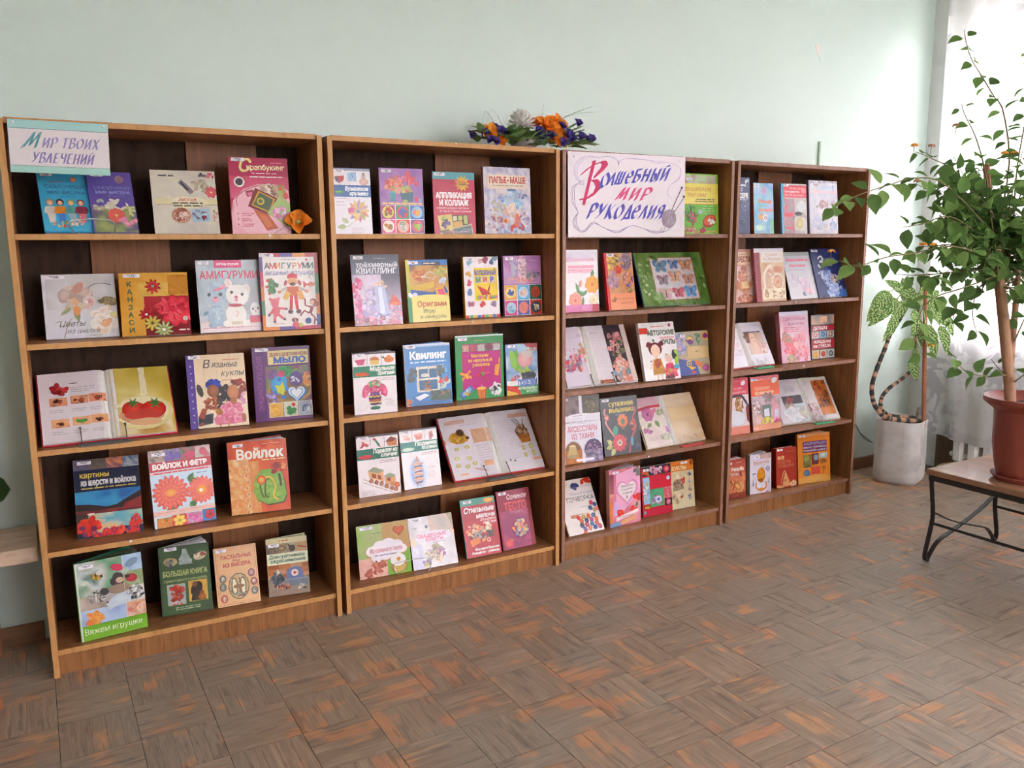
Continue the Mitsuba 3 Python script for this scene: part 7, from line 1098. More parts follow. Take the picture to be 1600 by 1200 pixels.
# ------------------------------------------------------------------ stands that hold books
mat('wire_silver', (0.62, 0.62, 0.60), 0.3, 0.5, metallic=0.9)
mat('wire_dark', (0.09, 0.085, 0.08), 0.35, 0.5, metallic=0.4)
mat('red_plastic', (0.62, 0.05, 0.06), 0.35, 0.5)
mat('green_plastic', (0.03, 0.40, 0.16), 0.35, 0.5)
mat('dark_plastic', (0.10, 0.10, 0.095), 0.4, 0.5)
def stand(id_, label, u, wd, kind, wire, base=None, hgt=0.05):
    c, row, x, y, yaw, w, h, lean = BK[id_]
    z = SZ[row] + 0.0004
    ex = np.array([math.cos(yaw), math.sin(yaw), 0]); out = np.array([math.sin(yaw), -math.cos(yaw), 0]); up = np.array([0, 0, 1.0])
    o = np.array([x, y, z]) + ex * u * w
    P = lambda a, b, c_: o + ex * a + out * b + up * c_
    k = thing('book_stand', label, 'book stand')
    f = 0.017 if id_ == 'A1' else 0.028 if id_ in ('B1', 'E7', 'H1', 'I3', 'L1', 'L6') else 0.007
    if base:
        m = bevel_box(-wd / 2, wd / 2, 0, 0.03, 0, 0.006, .002)
        m.vertices = np.array([P(a, f + b, c_) for a, b, c_ in m.vertices]); m.fix_normals()
        add('base', m, base, k)
    sl = math.tan(lean)
    if kind == 'loop':
        pts = [P(-wd * .36, f + .03, .003), P(-wd * .42, f + .008, .003), P(-wd * .46, f + .0, .012), P(-wd * .5, f - sl * .035, .034), P(-wd * .44, f - sl * .045, .046), P(0, f - sl * .05, .052), P(wd * .42, f - sl * .045, .048), P(wd * .5, f - sl * .036, .036), P(wd * .48, f, .012), P(wd * .44, f + .008, .003), P(wd * .34, f + .03, .003)]
        add('wire', tube(spline(pts, 60), .0016, 6), wire, k, smooth=True)
    elif kind == 'prong':
        for s in (-1, 1):
            a = s * wd * .42
            add('prong', tube(spline([P(a, f + .024, .006), P(a, f + .012, .008), P(a, f + .004, .012), P(a, f - sl * hgt, hgt)], 14), .0018, 6), wire, k, smooth=True)
            m = trimesh.creation.icosphere(1, .0042); m.apply_translation(P(a, f - sl * hgt, hgt)); add('prong_tip', m, wire, k, smooth=True)
        add('ledge', tube([P(-wd * .42, f + .012, .009), P(wd * .42, f + .012, .009)], .002, 6), wire, k)
    elif kind == 'w':
        for s in (-1, 1):
            a = s * wd * .25
            pts = [P(a - .03, f + .01, .006), P(a - .022, f - sl * hgt * .8, hgt * .8), P(a, f - sl * hgt * .2 + .004, hgt * .3), P(a + .02, f - sl * hgt, hgt), P(a + .028, f + .01, .006)]
            add('wire', tube(spline(pts, 30), .0014, 6), wire, k, smooth=True)
    elif kind == 'hook':
        for s in (-1, 1):
            a = s * wd * .45
            add('hook', tube(spline([P(a + .012, f + .02, .0025), P(a, f + .006, .005), P(a - .012, f - sl * .03, .03), P(a - .016, f - sl * .045, .045)], 14), .0018, 6), wire, k, smooth=True)
        add('ledge', tube([P(-wd * .45, f + .012, .0025), P(wd * .45, f + .012, .0025)], .0016, 6), wire, k)
stand('A1', 'silver wire stand in front of the blue and violet bead books', .96, .14, 'loop', 'm_wire_silver')
stand('B1', 'black book stand holding the open tomato book', .44, .17, 'prong', 'm_wire_dark', 'm_dark_plastic', .055)
stand('E7', 'black book stand holding the open hedgehog book', .45, .14, 'prong', 'm_wire_dark', 'm_dark_plastic', .055)
stand('F1', 'silver wire stand in front of the green and the silvery square books', 1.02, .17, 'loop', 'm_wire_silver')
stand('G4', 'silver wire hooks holding the butterfly book', .62, .14, 'hook', 'm_wire_silver')
stand('H1', 'dark wire stand holding the open flower magazine', .48, .15, 'prong', 'm_wire_dark', None, .06)
stand('I3', 'red book stand with wire holding the open violet rose book', .66, .15, 'w', 'm_wire_silver', 'm_red_plastic', .05)
stand('L1', 'green book stand with wire holding the open portrait book', .62, .14, 'w', 'm_wire_silver', 'm_green_plastic', .05)
stand('L6', 'green book stand with wire holding the open book with the fiery picture', .62, .14, 'w', 'm_wire_silver', 'm_green_plastic', .05)

# ------------------------------------------------------------------ flowers
mat('petal_orange', (0.80, 0.26, 0.03), 0.55, 0.2); mat('petal_amber', (0.82, 0.36, 0.05), 0.55, 0.2)
mat('petal_violet', (0.075, 0.05, 0.24), 0.6, 0.2); mat('petal_white', (0.82, 0.80, 0.78), 0.7, 0.2)
mat('silk_leaf', (0.16, 0.28, 0.09), 0.5, 0.3); mat('silk_leaf_pale', (0.30, 0.42, 0.17), 0.5, 0.3); mat('stem_green', (0.12, 0.19, 0.07), 0.5, 0.3); mat('basket', (0.30, 0.26, 0.25), 0.7, 0.2); mat('grass', (0.08, 0.11, 0.06), 0.5, 0.3)
def petal(L, W, cup, curl, n=7, m=5):
    """one petal growing along +x, its edges lifted by cup, its tip bent by curl"""
    V, F = [], []
    for i in range(n):
        s = i / (n - 1); wd = W * math.sqrt(max(0.02, math.sin(math.pi * (0.05 + 0.92 * s ** 1.5))))
        for j in range(m):
            t = j / (m - 1) * 2 - 1
            V.append([L * s, wd * t, cup * t * t * wd + curl * s * s + 0.03 * L * math.sin(9 * s + 3 * t) * s])
    for i in range(n - 1):
        for j in range(m - 1):
            q = i * m + j; F += [[q, q + 1, q + m + 1], [q, q + m + 1, q + m]]
    return trimesh.Trimesh(V, F, process=False)
def rotm(az, el, roll=0):
    ca, sa, ce, se, cr, sr = math.cos(az), math.sin(az), math.cos(el), math.sin(el), math.cos(roll), math.sin(roll)
    Rz = np.array([[ca, -sa, 0], [sa, ca, 0], [0, 0, 1]]); Ry = np.array([[ce, 0, -se], [0, 1, 0], [se, 0, ce]]); Rx = np.array([[1, 0, 0], [0, cr, -sr], [0, sr, cr]])
    return Rz @ Ry @ Rx
def put(m, R, t):
    m = m.copy(); m.vertices = m.vertices @ np.asarray(R).T + np.asarray(t); return m
def basis(d):
    d = np.asarray(d, float) / np.linalg.norm(d); a = np.cross([0, 0, 1.0] if abs(d[2]) < .95 else [1.0, 0, 0], d); a /= np.linalg.norm(a)
    return np.column_stack([a, np.cross(d, a), d])
def bloom(n, L, W, open_, cup, curl, rg, layers=1):
    ms = []
    for l in range(layers):
        for i in range(n):
            ms.append(put(petal(L * (1 - .2 * l) * rg.uniform(.9, 1.1), W * rg.uniform(.9, 1.1), cup, curl), rotm(2 * math.pi * (i + .5 * l) / n + rg.uniform(-.15, .15), open_ + .35 * l + rg.uniform(-.1, .1)), [0, 0, 0]))
    return cat(ms)
fr_ = np.random.default_rng(21)
k = thing('fabric_flower', 'single orange fabric flower lying on the shelf at the side panel', 'flower')
f1 = cat([bloom(4, .050, .026, .55, .9, -.012, fr_), bloom(3, .038, .02, .95, 1.0, -.008, fr_)])
add('petals', put(f1, basis([-.35, -.75, .35]), [.952, .062, SZ[0] + .040]), 'm_petal_orange', k, smooth=True)
add('heart', put(trimesh.creation.icosphere(2, .008), np.eye(3), [.946, .048, SZ[0] + .044]), 'm_silk_leaf_pale', k, smooth=True)

k = thing('flower_bowl', 'low bowl of orange, violet and white artificial flowers standing on a bookcase', 'flower arrangement')
ZT = CH
add('bowl', lathe([(0, 0), (.045, 0), (.058, .02), (.062, .04), (.056, .042), (.05, .02), (0, .014)], 28).apply_translation((1.985, .13, ZT + .0005)), 'm_basket', k, smooth=40)
def leaf_blade(L, W, fold=.25, curl=-.3, n=6):
    V, F = [], []
    for i in range(n + 1):
        s = i / n; wd = W * (math.sin(math.pi * s ** .8)) ** .9 if 0 < s < 1 else 0.0
        for t in (-1, 0, 1): V.append([L * s, wd * t, fold * abs(t) * wd + curl * L * s * s])
    for i in range(n):
        for j in range(2): q = i * 3 + j; F += [[q, q + 1, q + 4], [q, q + 4, q + 3]]
    return trimesh.Trimesh(V, F, process=False)
for i in range(110):
    az = fr_.uniform(0, 6.283); el = fr_.uniform(-.05, .8)
    ox = 1.985 + fr_.normal(0, .125); side = 1 if ox > 1.985 else -1
    L = fr_.uniform(.05, .105)
    if i % 2: az = -math.pi / 2 + fr_.uniform(-1.1, 1.1)
    m = put(leaf_blade(L, L * fr_.uniform(.22, .34), .25, -.12), rotm(az if abs(ox - 1.985) < .14 else (0 if side > 0 else math.pi) + fr_.uniform(-.9, .9), el), [min(max(ox, 1.77), 2.26), .12 + fr_.uniform(-.05, .03), ZT + .014 + fr_.uniform(0, .05)]); m.vertices[:, 2] = np.maximum(m.vertices[:, 2], ZT + .0012)
    add('leaf', m, 'm_silk_leaf' if i % 5 < 2 else 'm_silk_leaf_pale', k, smooth=True)
for i in range(7):                                                        # fern fronds at the right
    a0 = np.array([2.14 + .012 * i, .16 - .012 * i, ZT + .03]); d = np.array([.12 + .02 * fr_.random(), -.02 + .02 * fr_.random(), .10 - .016 * i])
    ms = [tube([a0, a0 + d * .5 + [0, 0, .012], a0 + d], .0012, 5)]
    for s in np.linspace(.15, .95, 9):
        for sg in (-1, 1): ms.append(put(leaf_blade(.048 * (1.1 - s * .7), .011), rotm(sg * 1.2 + .1, math.atan2(d[2], .16)), a0 + d * s + [0, 0, .012 * math.sin(3 * s)]))
    add('fern', cat(ms), 'm_silk_leaf_pale', k, smooth=True)
for x, y, z, d, sc in ((1.80, .10, .055, (-.2, -.9, .5), 1), (1.845, .10, .03, (-.1, -1, .1), .8), (2.075, .09, .09, (-.15, -.9, .5), 1.25), (2.13, .11, .105, (.2, -.9, .35), 1.25), (2.10, .08, .055, (.1, -1, .1), 1.05), (2.05, .12, .10, (-.4, -.5, .7), 1.0), (2.16, .10, .05, (.5, -.9, .1), .9)):
    add('orange_flower', put(cat([bloom(5, .050 * sc, .017 * sc, .65, 1.0, -.012 * sc, fr_), bloom(4, .036 * sc, .013 * sc, 1.1, 1.0, -.004, fr_)]), basis(d), [x, y, ZT + z]), 'm_petal_orange' if fr_.random() < .6 else 'm_petal_amber', k, smooth=True)
ms = []
for i in range(260):
    v = fr_.normal(size=3); v /= np.linalg.norm(v); v[2] = v[2] if v[2] > -.5 else -v[2]
    ms.append(put(leaf_blade(.072 * fr_.uniform(.8, 1.05), .009, .4, .15, 4), rotm(math.atan2(v[1], v[0]), math.asin(np.clip(v[2], -1, 1))), [1.955, .10, ZT + .10]))
add('white_flower', cat(ms), 'm_petal_white', k, smooth=True)
for x, z, y in ((1.722, .043, .12), (1.79, .022, .075), (1.81, .02, .075), (1.77, .055, .09), (1.845, .065, .08), (1.83, .08, .11), (1.865, .06, .1), (2.02, .075, .06), (2.035, .07, .07), (2.01, .06, .06), (2.04, .045, .06), (2.075, .055, .05), (2.15, .10, .08), (2.18, .075, .08), (2.20, .07, .09), (2.22, .055, .1), (2.265, .125, .12), (2.265, .07, .1), (2.30, .055, .1), (2.33, .062, .11), (2.14, .03, .05), (2.16, .062, .06)):
    ms = [put(petal(.027, .013, .9, -.004, 4, 3), rotm(j * 1.05, .55 + .5 * (j % 2)), [0, 0, 0]) for j in range(7)]
    o = np.array([x, y, ZT + z])
    add('violet_flower', put(cat(ms), basis([fr_.uniform(-.5, .5), -.8, fr_.uniform(.1, .7)]), o), 'm_petal_violet', k, smooth=True)
    c0 = np.array([1.985 + (x - 1.985) * .35, .15, ZT + .045])
    add('stem', tube([c0, (c0 + o) / 2 + [0, 0, .012], o + [0, .004, 0]], .0011, 5), 'm_stem_green', k)
for pts, r in (([(2.05, .14, .06), (2.075, .13, .13), (2.085, .12, .20)], .0016), ([(2.08, .14, .06), (2.13, .12, .12), (2.22, .11, .165), (2.33, .1, .205)], .0022), ([(2.10, .14, .06), (2.16, .12, .13), (2.25, .1, .17), (2.36, .08, .18)], .0012), ([(1.87, .14, .06), (1.83, .13, .12), (1.79, .12, .15), (1.775, .12, .10)], .0009), ([(1.9, .14, .06), (1.86, .13, .13), (1.82, .12, .16), (1.80, .12, .11)], .0008), ([(1.9, .15, .06), (1.89, .14, .10), (1.91, .13, .14)], .0008)):
    p = spline(np.array(pts) + [0, 0, ZT], 24); add('grass_blade', tube(p, np.linspace(r, r * .25, len(p)), 6), 'm_grass', k, smooth=True)

# ------------------------------------------------------------------ table by the window
def wood_top(p, n, uv):
    g = fbm(p.x * 40, p.y * 2.5, 3.0, octaves=3)
    return mix((0.20, 0.10, 0.055), (0.34, 0.19, 0.115), g)
scene['m_table_top'] = two({'type': 'principled', 'base_color': proc(wood_top), 'roughness': 0.13, 'specular': 0.7})
mat('black_steel', (0.018, 0.018, 0.018), 0.35, 0.5)
k = thing('plant_table', 'low table with a brown polished top and bent black iron legs', 'table')
tx0, tx1, ty1, ty0, tz = 3.572, 4.175, -.838, -2.02, .452
add('table_top', bevel_box(tx0, tx1, ty0, ty1, tz - .026, tz, .003), 'm_table_top', k)
fz = tz - .026
add('frame', cat([box(tx0 + .012, tx1 - .012, ty1 - .03, ty1 - .008, fz - .028, fz), box(tx0 + .012, tx1 - .012, ty0 + .008, ty0 + .03, fz - .028, fz), box(tx0 + .012, tx0 + .034, ty0 + .03, ty1 - .03, fz - .028, fz), box(tx1 - .034, tx1 - .012, ty0 + .03, ty1 - .03, fz - .028, fz)]), 'm_black_steel', k)
for ye in (ty1 - .019, ty0 + .019):
    for s in (0, 1):
        xm = lambda q: (tx0 + q) if s == 0 else (tx1 - q)
        yo = 0.006 * (1 if s == 0 else -1)
        pts = [(xm(.02), ye, fz - .028), (xm(.03), ye, .34), (xm(.045), ye, .26), (xm(.048), ye, .20), (xm(.03), ye, .12), (xm(.012), ye, .05), (xm(.014), ye, .016), (xm(.03), ye, .005), (xm(.046), ye + yo, .014), (xm(.07), ye + yo, .045), (xm(.12), ye + yo, .085), (xm(.22), ye + yo, .115), (xm(.34), ye + yo, .15), (xm(.45), ye + yo, .19), (xm(.545), ye + yo, .235)]
        add('leg', flat_bar(spline(pts, 70), .02, .006, (0, 1, 0)), 'm_black_steel', k)
    if ye == ty1 - .019: y_a = ye
add('stretcher', flat_bar([(tx0 + .05, y_a - .008, .185), (tx0 + .05, ty0 + .027, .185)], .006, .012, (1, 0, 0)), 'm_black_steel', k)
add('stretcher', flat_bar([(tx1 - .05, y_a - .008, .185), (tx1 - .05, ty0 + .027, .185)], .006, .012, (1, 0, 0)), 'm_black_steel', k)

# ------------------------------------------------------------------ lantana in its brown pot
mat('pot_brown', (0.21, 0.045, 0.03), 0.3, 0.5)
def soil_fn(p, n, uv): return mix((0.05, 0.032, 0.022), (0.30, 0.20, 0.14), smoothstep(.5, .75, noise(p.x * 70, p.y * 70, 1.0)))
mat('soil', proc(soil_fn), .9, .1)
mat('bark', wood_fn((0.46, 0.26, 0.155), (0.28, 0.145, 0.085), 'v', 60, 9.0), .6, .3)
mat('stake_wood', wood_fn((0.42, 0.17, 0.085), (0.27, 0.10, 0.05), 'v', 80, 3.0), .5, .3)
mat('twig', (0.20, 0.17, 0.085), .6, .3)
LR, LB = np.array([.866, -.5, 0]), np.array([.5, .866, 0])
def local(o): return lambda q: np.asarray(o, float) + np.outer(np.atleast_2d(q)[:, 0], LR) + np.outer(np.atleast_2d(q)[:, 1], LB) + np.outer(np.atleast_2d(q)[:, 2], [0, 0, 1.0])
LO = local((3.77, -1.17, 0))
k = thing('potted_lantana', 'bushy lantana with small orange blooms in a big brown plastic pot on the table', 'potted plant')
zt = tz + .0006
at = lambda m, o: m.apply_translation(o)
add('saucer', at(lathe([(0, 0), (.115, 0), (.134, .022), (.130, .026), (.112, .008), (0, .008)], 44), (3.77, -1.17, zt)), 'm_pot_brown', k, smooth=40)
add('pot', at(lathe([(0, .010), (.108, .010), (.120, .06), (.135, .16), (.137, .27), (.140, .312), (.178, .342), (.184, .350), (.183, .368), (.176, .370), (.165, .352), (.134, .33), (.13, .30), (0, .30)], 52), (3.77, -1.17, zt)), 'm_pot_brown', k, smooth=40)
s_ = trimesh.creation.cylinder(.132, .012, sections=40).subdivide().subdivide(); s_.vertices[:, 2] += np.where(s_.vertices[:, 2] > 0, .012 * (meshkit.noise(s_.vertices * 45) - .5), 0)
add('soil', at(s_, (3.77, -1.17, zt + .322)), 'm_soil', k)
ST = {
    'trunk': [(-0.084, 0, 0.76), (-0.129, 0, 1.047), (-0.179, 0, 1.32), (-0.219, 0, 1.534)],
    'trunk2': [(-0.105, 0, 0.97), (-0.088, 0.03, 1.236), (-0.077, 0.05, 1.453), (-0.078, 0.05, 1.613)],
    'b1': [(-0.215, 0, 1.50), (-0.215, -0.05, 1.79), (-0.275, -0.08, 2.0), (-0.319, -0.08, 2.061), (-0.371, -0.08, 2.135), (-0.42, -0.08, 2.203), (-0.449, -0.08, 2.276), (-0.458, -0.08, 2.324)],
    'b2': [(-0.12, 0.05, 1.55), (-0.093, 0.1, 1.803), (-0.077, 0.1, 2.012), (-0.098, 0.08, 2.189), (-0.112, 0.05, 2.308)],
    'b3': [(-0.235, -0.02, 1.53), (-0.31, -0.05, 1.765), (-0.361, -0.05, 1.905), (-0.412, -0.05, 1.993), (-0.432, -0.05, 2.043)],
    'b4': [(-0.219, 0, 1.534), (-0.361, 0.05, 1.761), (-0.488, 0.05, 1.835), (-0.563, 0.05, 1.864)],
    'b5': [(-0.225, -0.03, 1.50), (-0.514, -0.15, 1.709), (-0.667, -0.2, 1.736), (-0.776, -0.25, 1.711), (-0.882, -0.3, 1.682), (-0.985, -0.35, 1.647), (-1.082, -0.38, 1.6)],
    'b6': [(-0.21, 0, 1.46), (-0.452, -0.1, 1.585), (-0.581, -0.1, 1.56), (-0.671, -0.1, 1.546)],
    'b7': [(-0.20, -0.02, 1.41), (-0.496, -0.2, 1.47), (-0.67, -0.25, 1.446), (-0.804, -0.3, 1.431), (-0.934, -0.35, 1.401), (-1.032, -0.38, 1.429)],
    'b8': [(-0.19, 0, 1.38), (-0.409, -0.05, 1.364), (-0.566, -0.1, 1.353), (-0.684, -0.1, 1.359)],
    'b9': [(-0.185, 0, 1.35), (-0.39, -0.1, 1.3), (-0.531, -0.15, 1.264), (-0.598, -0.18, 1.202), (-0.616, -0.2, 1.1), (-0.577, -0.2, 1.022)],
    'b10': [(-0.185, 0, 1.35), (-0.241, 0.05, 1.291), (-0.259, 0.05, 1.181), (-0.228, 0.05, 1.083)],
    'b11': [(-0.105, 0, 0.92), (-0.241, -0.08, 0.927), (-0.342, -0.1, 0.947), (-0.386, -0.1, 0.99), (-0.414, -0.1, 1.039)],
    'b12': [(-0.10, 0.01, 0.9), (-0.127, 0.05, 0.942), (-0.164, 0.05, 0.985)],
    'b13': [(-0.18, 0.02, 1.343), (-0.292, 0.1, 1.233), (-0.318, 0.1, 1.135)],
    'b14': [(-0.098, 0.01, 1.046), (-0.096, -0.05, 1.161), (-0.072, -0.05, 1.241)],
    'b15': [(-0.095, 0, 0.879), (-0.081, -0.06, 0.931), (-0.055, -0.06, 0.999)],
}
add('trunk', tube(LO(spline(ST['trunk'], 40)), np.linspace(.023, .014, 40) * (1 + .05 * np.sin(np.arange(40) * 2.1)), 12), 'm_bark', k, smooth=True)
add('trunk', tube(LO(spline(ST['trunk2'], 30)), np.linspace(.014, .008, 30), 10), 'm_bark', k, smooth=True)
add('stake', tube(LO([(-.06, .05, .765), (-.255, .05, 1.81)]), .0135, 9), 'm_stake_wood', k)
lr = np.random.default_rng(5)
stems = [v for n_, v in ST.items() if not n_.startswith('trunk')]
for i in range(62):                                                        # the dense crown
    z0 = lr.uniform(1.28, 1.6); s0 = np.array([-.12 - .17 * (z0 - 1) + lr.uniform(-.02, .07), lr.uniform(-.02, .05), z0])
    th = lr.uniform(0, 6.283); e = np.array([-.21 + .40 * math.cos(th) * lr.uniform(.45, 1), .30 * math.sin(th) * lr.uniform(.4, 1), 1.53 + .34 * lr.uniform(-.9, 1)])
    if e[0] > .14: e[0] = .14
    mid = (s0 + e) / 2 + [0, 0, lr.uniform(0, .07)]
    stems.append([s0, mid, e])
bm = []
leaves = []
def leafset(pts, step, first, big=1.0):
    p = spline(pts, 60); seg = np.r_[0, np.cumsum(np.linalg.norm(np.diff(p, axis=0), axis=1))]
    flip, s = 0, first
    while s < seg[-1] + .001:
        q = np.array([np.interp(s, seg, p[:, i]) for i in range(3)]); q2 = np.array([np.interp(min(s + .01, seg[-1]), seg, p[:, i]) for i in range(3)]); q1 = np.array([np.interp(max(0, s - .01), seg, p[:, i]) for i in range(3)])
        t = q2 - q1; t /= np.linalg.norm(t) + 1e-9
        b = np.cross(t, [lr.normal(), lr.normal(), lr.normal()]); b /= np.linalg.norm(b)
        for sg in (-1, 1):
            L = big * lr.uniform(.052, .086) * (1 if s < seg[-1] - .03 else .75)
            d = t * lr.uniform(.1, .5) + sg * b + np.array([0, 0, -.30 + lr.normal(0, .2)]); d /= np.linalg.norm(d)
            leaves.append((q, d, L))
        s += step * lr.uniform(.8, 1.25)
    return p, seg
for v in stems:
    p, seg = leafset(v, .062, .16 if len(v) > 3 else .08, .72 if v[-1][2] > 1.95 else 1.0)
    r = np.linspace(.0033, .001, len(p)); bm.append((LO(p[::3]), r[::3]))
for p, r in bm: add('branch', tube(p, r, 6), 'm_twig', k, smooth=True)
def lantana_leaf():
    V, F = [], []
    prof = [(0, .0), (.06, .10), (.18, .27), (.34, .36), (.5, .35), (.66, .27), (.82, .14), (.93, .05), (1.0, 0)]
    for s, w in prof:
        for t in (-1, -.5, 0, .5, 1): V.append([s, w * t, .30 * abs(t) * w - .22 * s * s + (.015 * math.sin(40 * s) if abs(t) == 1 else 0)])
    for i in range(len(prof) - 1):
        for j in range(4): q = i * 5 + j; F += [[q, q + 1, q + 6], [q, q + 6, q + 5]]
    return trimesh.Trimesh(V, F, process=False)
def thin_leaf(c, tr=.9): return {'type': 'principledthin', 'base_color': {'type': 'rgb', 'value': list(c)}, 'roughness': .45, 'diff_trans': tr, 'spec_trans': 0.0, 'eta': 1.4}
for n_, c in (('leaf_a', (.16, .29, .085)), ('leaf_b', (.12, .22, .07)), ('leaf_c', (.25, .41, .13)), ('leaf_d', (.09, .165, .055))): scene['m_' + n_] = thin_leaf(c)
Lm = mikit.ply(lantana_leaf(), 'm_leaf_a', smooth=True)
lanc = []
for q, d, L in leaves:
    w = LO(q)[0]; dw = LR * d[0] + LB * d[1] + np.array([0, 0, d[2]])
    up = np.array([lr.normal(0, .45), lr.normal(0, .45) - .45, 1.0]); y = np.cross(up, dw); y /= np.linalg.norm(y); z = np.cross(dw, y)
    M = np.eye(4); M[:3, 0], M[:3, 1], M[:3, 2], M[:3, 3] = dw * L, y * L, z * L, w + dw * .012
    px = project(M[:3, 3][None])[0]
    tint = lr.choice(['m_leaf_a', 'm_leaf_b', 'm_leaf_c', 'm_leaf_d'], p=[.36, .24, .28, .12])
    seen = -60 < px[0] < 1640 and px[1] > -40
    lanc.append((0 if seen else 1, px[2], M, tint))
lanc.sort(key=lambda t: t[:2])
for _, _, M, tint in lanc[:300]: reuse(Lm, 'leaf', k, T(M.tolist()), tint)
rest = {}
base_leaf = lantana_leaf()
for _, _, M, tint in lanc[300:]: rest.setdefault(tint, []).append(put(base_leaf, M[:3, :3], M[:3, 3]))
if rest: add('leaf_mass', cat([m for v in rest.values() for m in v]), 'm_leaf_b', k, smooth=True, kind='stuff')
for i, q in enumerate([(-0.561, 0.05, 1.885), (-0.489, 0.05, 1.882), (-0.295, -0.15, 1.83), (-0.257, -0.15, 1.83), (-0.64, -0.25, 1.476), (-0.60, -0.25, 1.474), (-1.048, -0.38, 1.453), (-0.101, -.03, 1.3), (-0.526, -0.15, 1.065), (-0.587, -0.05, 1.732), (-0.444, -0.05, 1.95)]):
    o = LO(q)[0]; ms = []
    for j in range(22):
        v = np.array([lr.normal(), lr.normal(), abs(lr.normal()) + .3]); v /= np.linalg.norm(v)
        ms.append(put(cat([put(petal(.006, .0028, .4, -.001, 3, 3), rotm(a_, .2), [0, 0, 0]) for a_ in (0, 1.57, 3.14, 4.71)]), basis(v), o + v * [.0135, .0135, .009]))
    add('flower', cat(ms), 'm_petal_amber' if i not in (1, 7, 9, 10) else 'm_faded_flower', k, smooth=True)
    add('flower_stalk', tube([o + [0, 0, .004], o + [.004, .006, -.03]], .0011, 5), 'm_twig', k)
mat('faded_flower', (.55, .28, .19), .6, .2)

# ------------------------------------------------------------------ dumb cane in the cut canister
DO = local((4.72, .09, 0))
k = thing('potted_dumb_cane', 'spotted dumb cane with snake like banded stems in a white plastic canister on the floor', 'potted plant')
def can_fn(p, n, uv):
    g = fbm(p.x * 9, p.y * 9, p.z * 14, octaves=4)
    return mix((.58, .56, .56), (.72, .71, .71), smoothstep(.3, .7, g)) * mix((.86, .84, .82), (1, 1, 1), smoothstep(.42, .5, p.z + .03 * noise(p.x * 30, p.y * 30, 2.0) + .07))
mat('canister', proc(can_fn), .35, .5)
from shapely import box as sbox
def rounded(wd, dp, r, n=8): return np.array(sbox(-wd + r, -dp + r, wd - r, dp - r).buffer(r, quad_segs=n).exterior.coords)[:-1][::-1]
rings = [(.0, .86), (.012, .95), (.03, .985), (.10, 1.0), (.107, .985), (.113, .985), (.12, 1.0), (.335, .98), (.34, .965), (.347, .965), (.352, .975), (.398, .985)]
wd, dp = .150, .135
V, F = [], []
pr = rounded(wd, dp, .085)
n_ = len(pr)
inner = [(.398, .965), (.36, .955), (.355, .95)]
for z, s in rings + inner: V += [[x * s, y * s, z] for x, y in pr]
V = np.array(V)
for i in range(len(rings) + len(inner) - 1):
    for j in range(n_):
        b = (j + 1) % n_; F += [[i * n_ + j, i * n_ + b, (i + 1) * n_ + b], [i * n_ + j, (i + 1) * n_ + b, (i + 1) * n_ + j]]
F += [[0, j + 1, j] for j in range(1, n_ - 1)]
m = trimesh.Trimesh(V, F, process=False); m.fix_normals()
Rq = np.array([[.94, -.342, 0], [.342, .94, 0], [0, 0, 1]])
add('canister', put(m, Rq, [4.72, .09, .0005]), 'm_canister', k, smooth=35)
s_ = trimesh.creation.extrude_polygon(Poly(pr * .945), .012)
add('soil', put(s_, Rq, [4.72, .09, .362]), 'm_soil', k)
def banded(pts, r0, r1, seed):
    rg = np.random.default_rng(seed); p = spline(pts, 110); r = np.linspace(r0, r1, 110)
    m = tube(DO(p), r * (1 + .10 * (np.sin(np.arange(110) * 1.15) > .6)), 10)
    band = np.zeros(110); i = 0
    while i < 110:
        a_ = rg.integers(2, 6); b_ = rg.integers(1, 5); band[i + a_:i + a_ + b_] = 1; i += a_ + b_
    c = np.where(band[:, None] > 0, lin('c0967c'), lin('3a3a36')) * rg.uniform(.75, 1.2, (110, 1))
    cc = np.repeat(c, 10, axis=0); cc = np.vstack([cc, cc[:1], cc[-1:]]) * rg.uniform(.8, 1.15, (len(cc) + 2, 1))
    return m, cc
D1 = [(0.10, -0.05, 0.385), (-0.061, -0.08, 0.405), (-0.150, -0.1, 0.425), (-0.222, -0.1, 0.50), (-0.248, -0.1, 0.611), (-0.224, -0.1, 0.73), (-0.176, -0.08, 0.845), (-0.132, -0.06, 0.953), (-0.07, -0.04, 1.037), (-0.021, -0.0, 1.112)]
D2 = [(0.105, 0.06, 0.385), (-0.06, 0.03, 0.408), (-0.134, 0.0, 0.455), (-0.14, 0, 0.524), (-0.1, 0, 0.585), (-0.024, 0, 0.645), (0.045, 0.02, 0.702), (0.066, 0.03, 0.769), (0.062, 0.03, 0.93), (0.047, 0.0, 1.10)]
for i, (D, r0, r1) in enumerate(((D1, .0155, .010), (D2, .0135, .008), ([(0.114, 0.05, 0.37), (0.121, 0.05, 0.455)], .009, .007))):
    m, cc = banded(D, r0, r1, 40 + i); add('stem', m, 'm_matt_print', k, color=cc, smooth=True)
add('stake', tube(DO([(0.098, -0.075, 0.368), (0.046, -0.075, 1.26)]), .0125, 9), 'm_stake_wood', k)
def spot_fn(p, n, uv):
    e = dr.minimum(1, 2.2 * dr.abs(uv.y))
    v1, v2, _ = voronoi(uv.x * 16, uv.y * 13 + 3)
    sp = smoothstep(.46, .22, v1) * smoothstep(1.0, .6, e)
    return mix(mix((.10, .20, .055), (.13, .26, .075), noise(uv.x * 9, uv.y * 9, 1.0)), (.60, .68, .34), sp * .95)
scene['m_spotted_leaf'] = {'type': 'principledthin', 'base_color': proc(spot_fn), 'roughness': .4, 'diff_trans': .6, 'eta': 1.45}
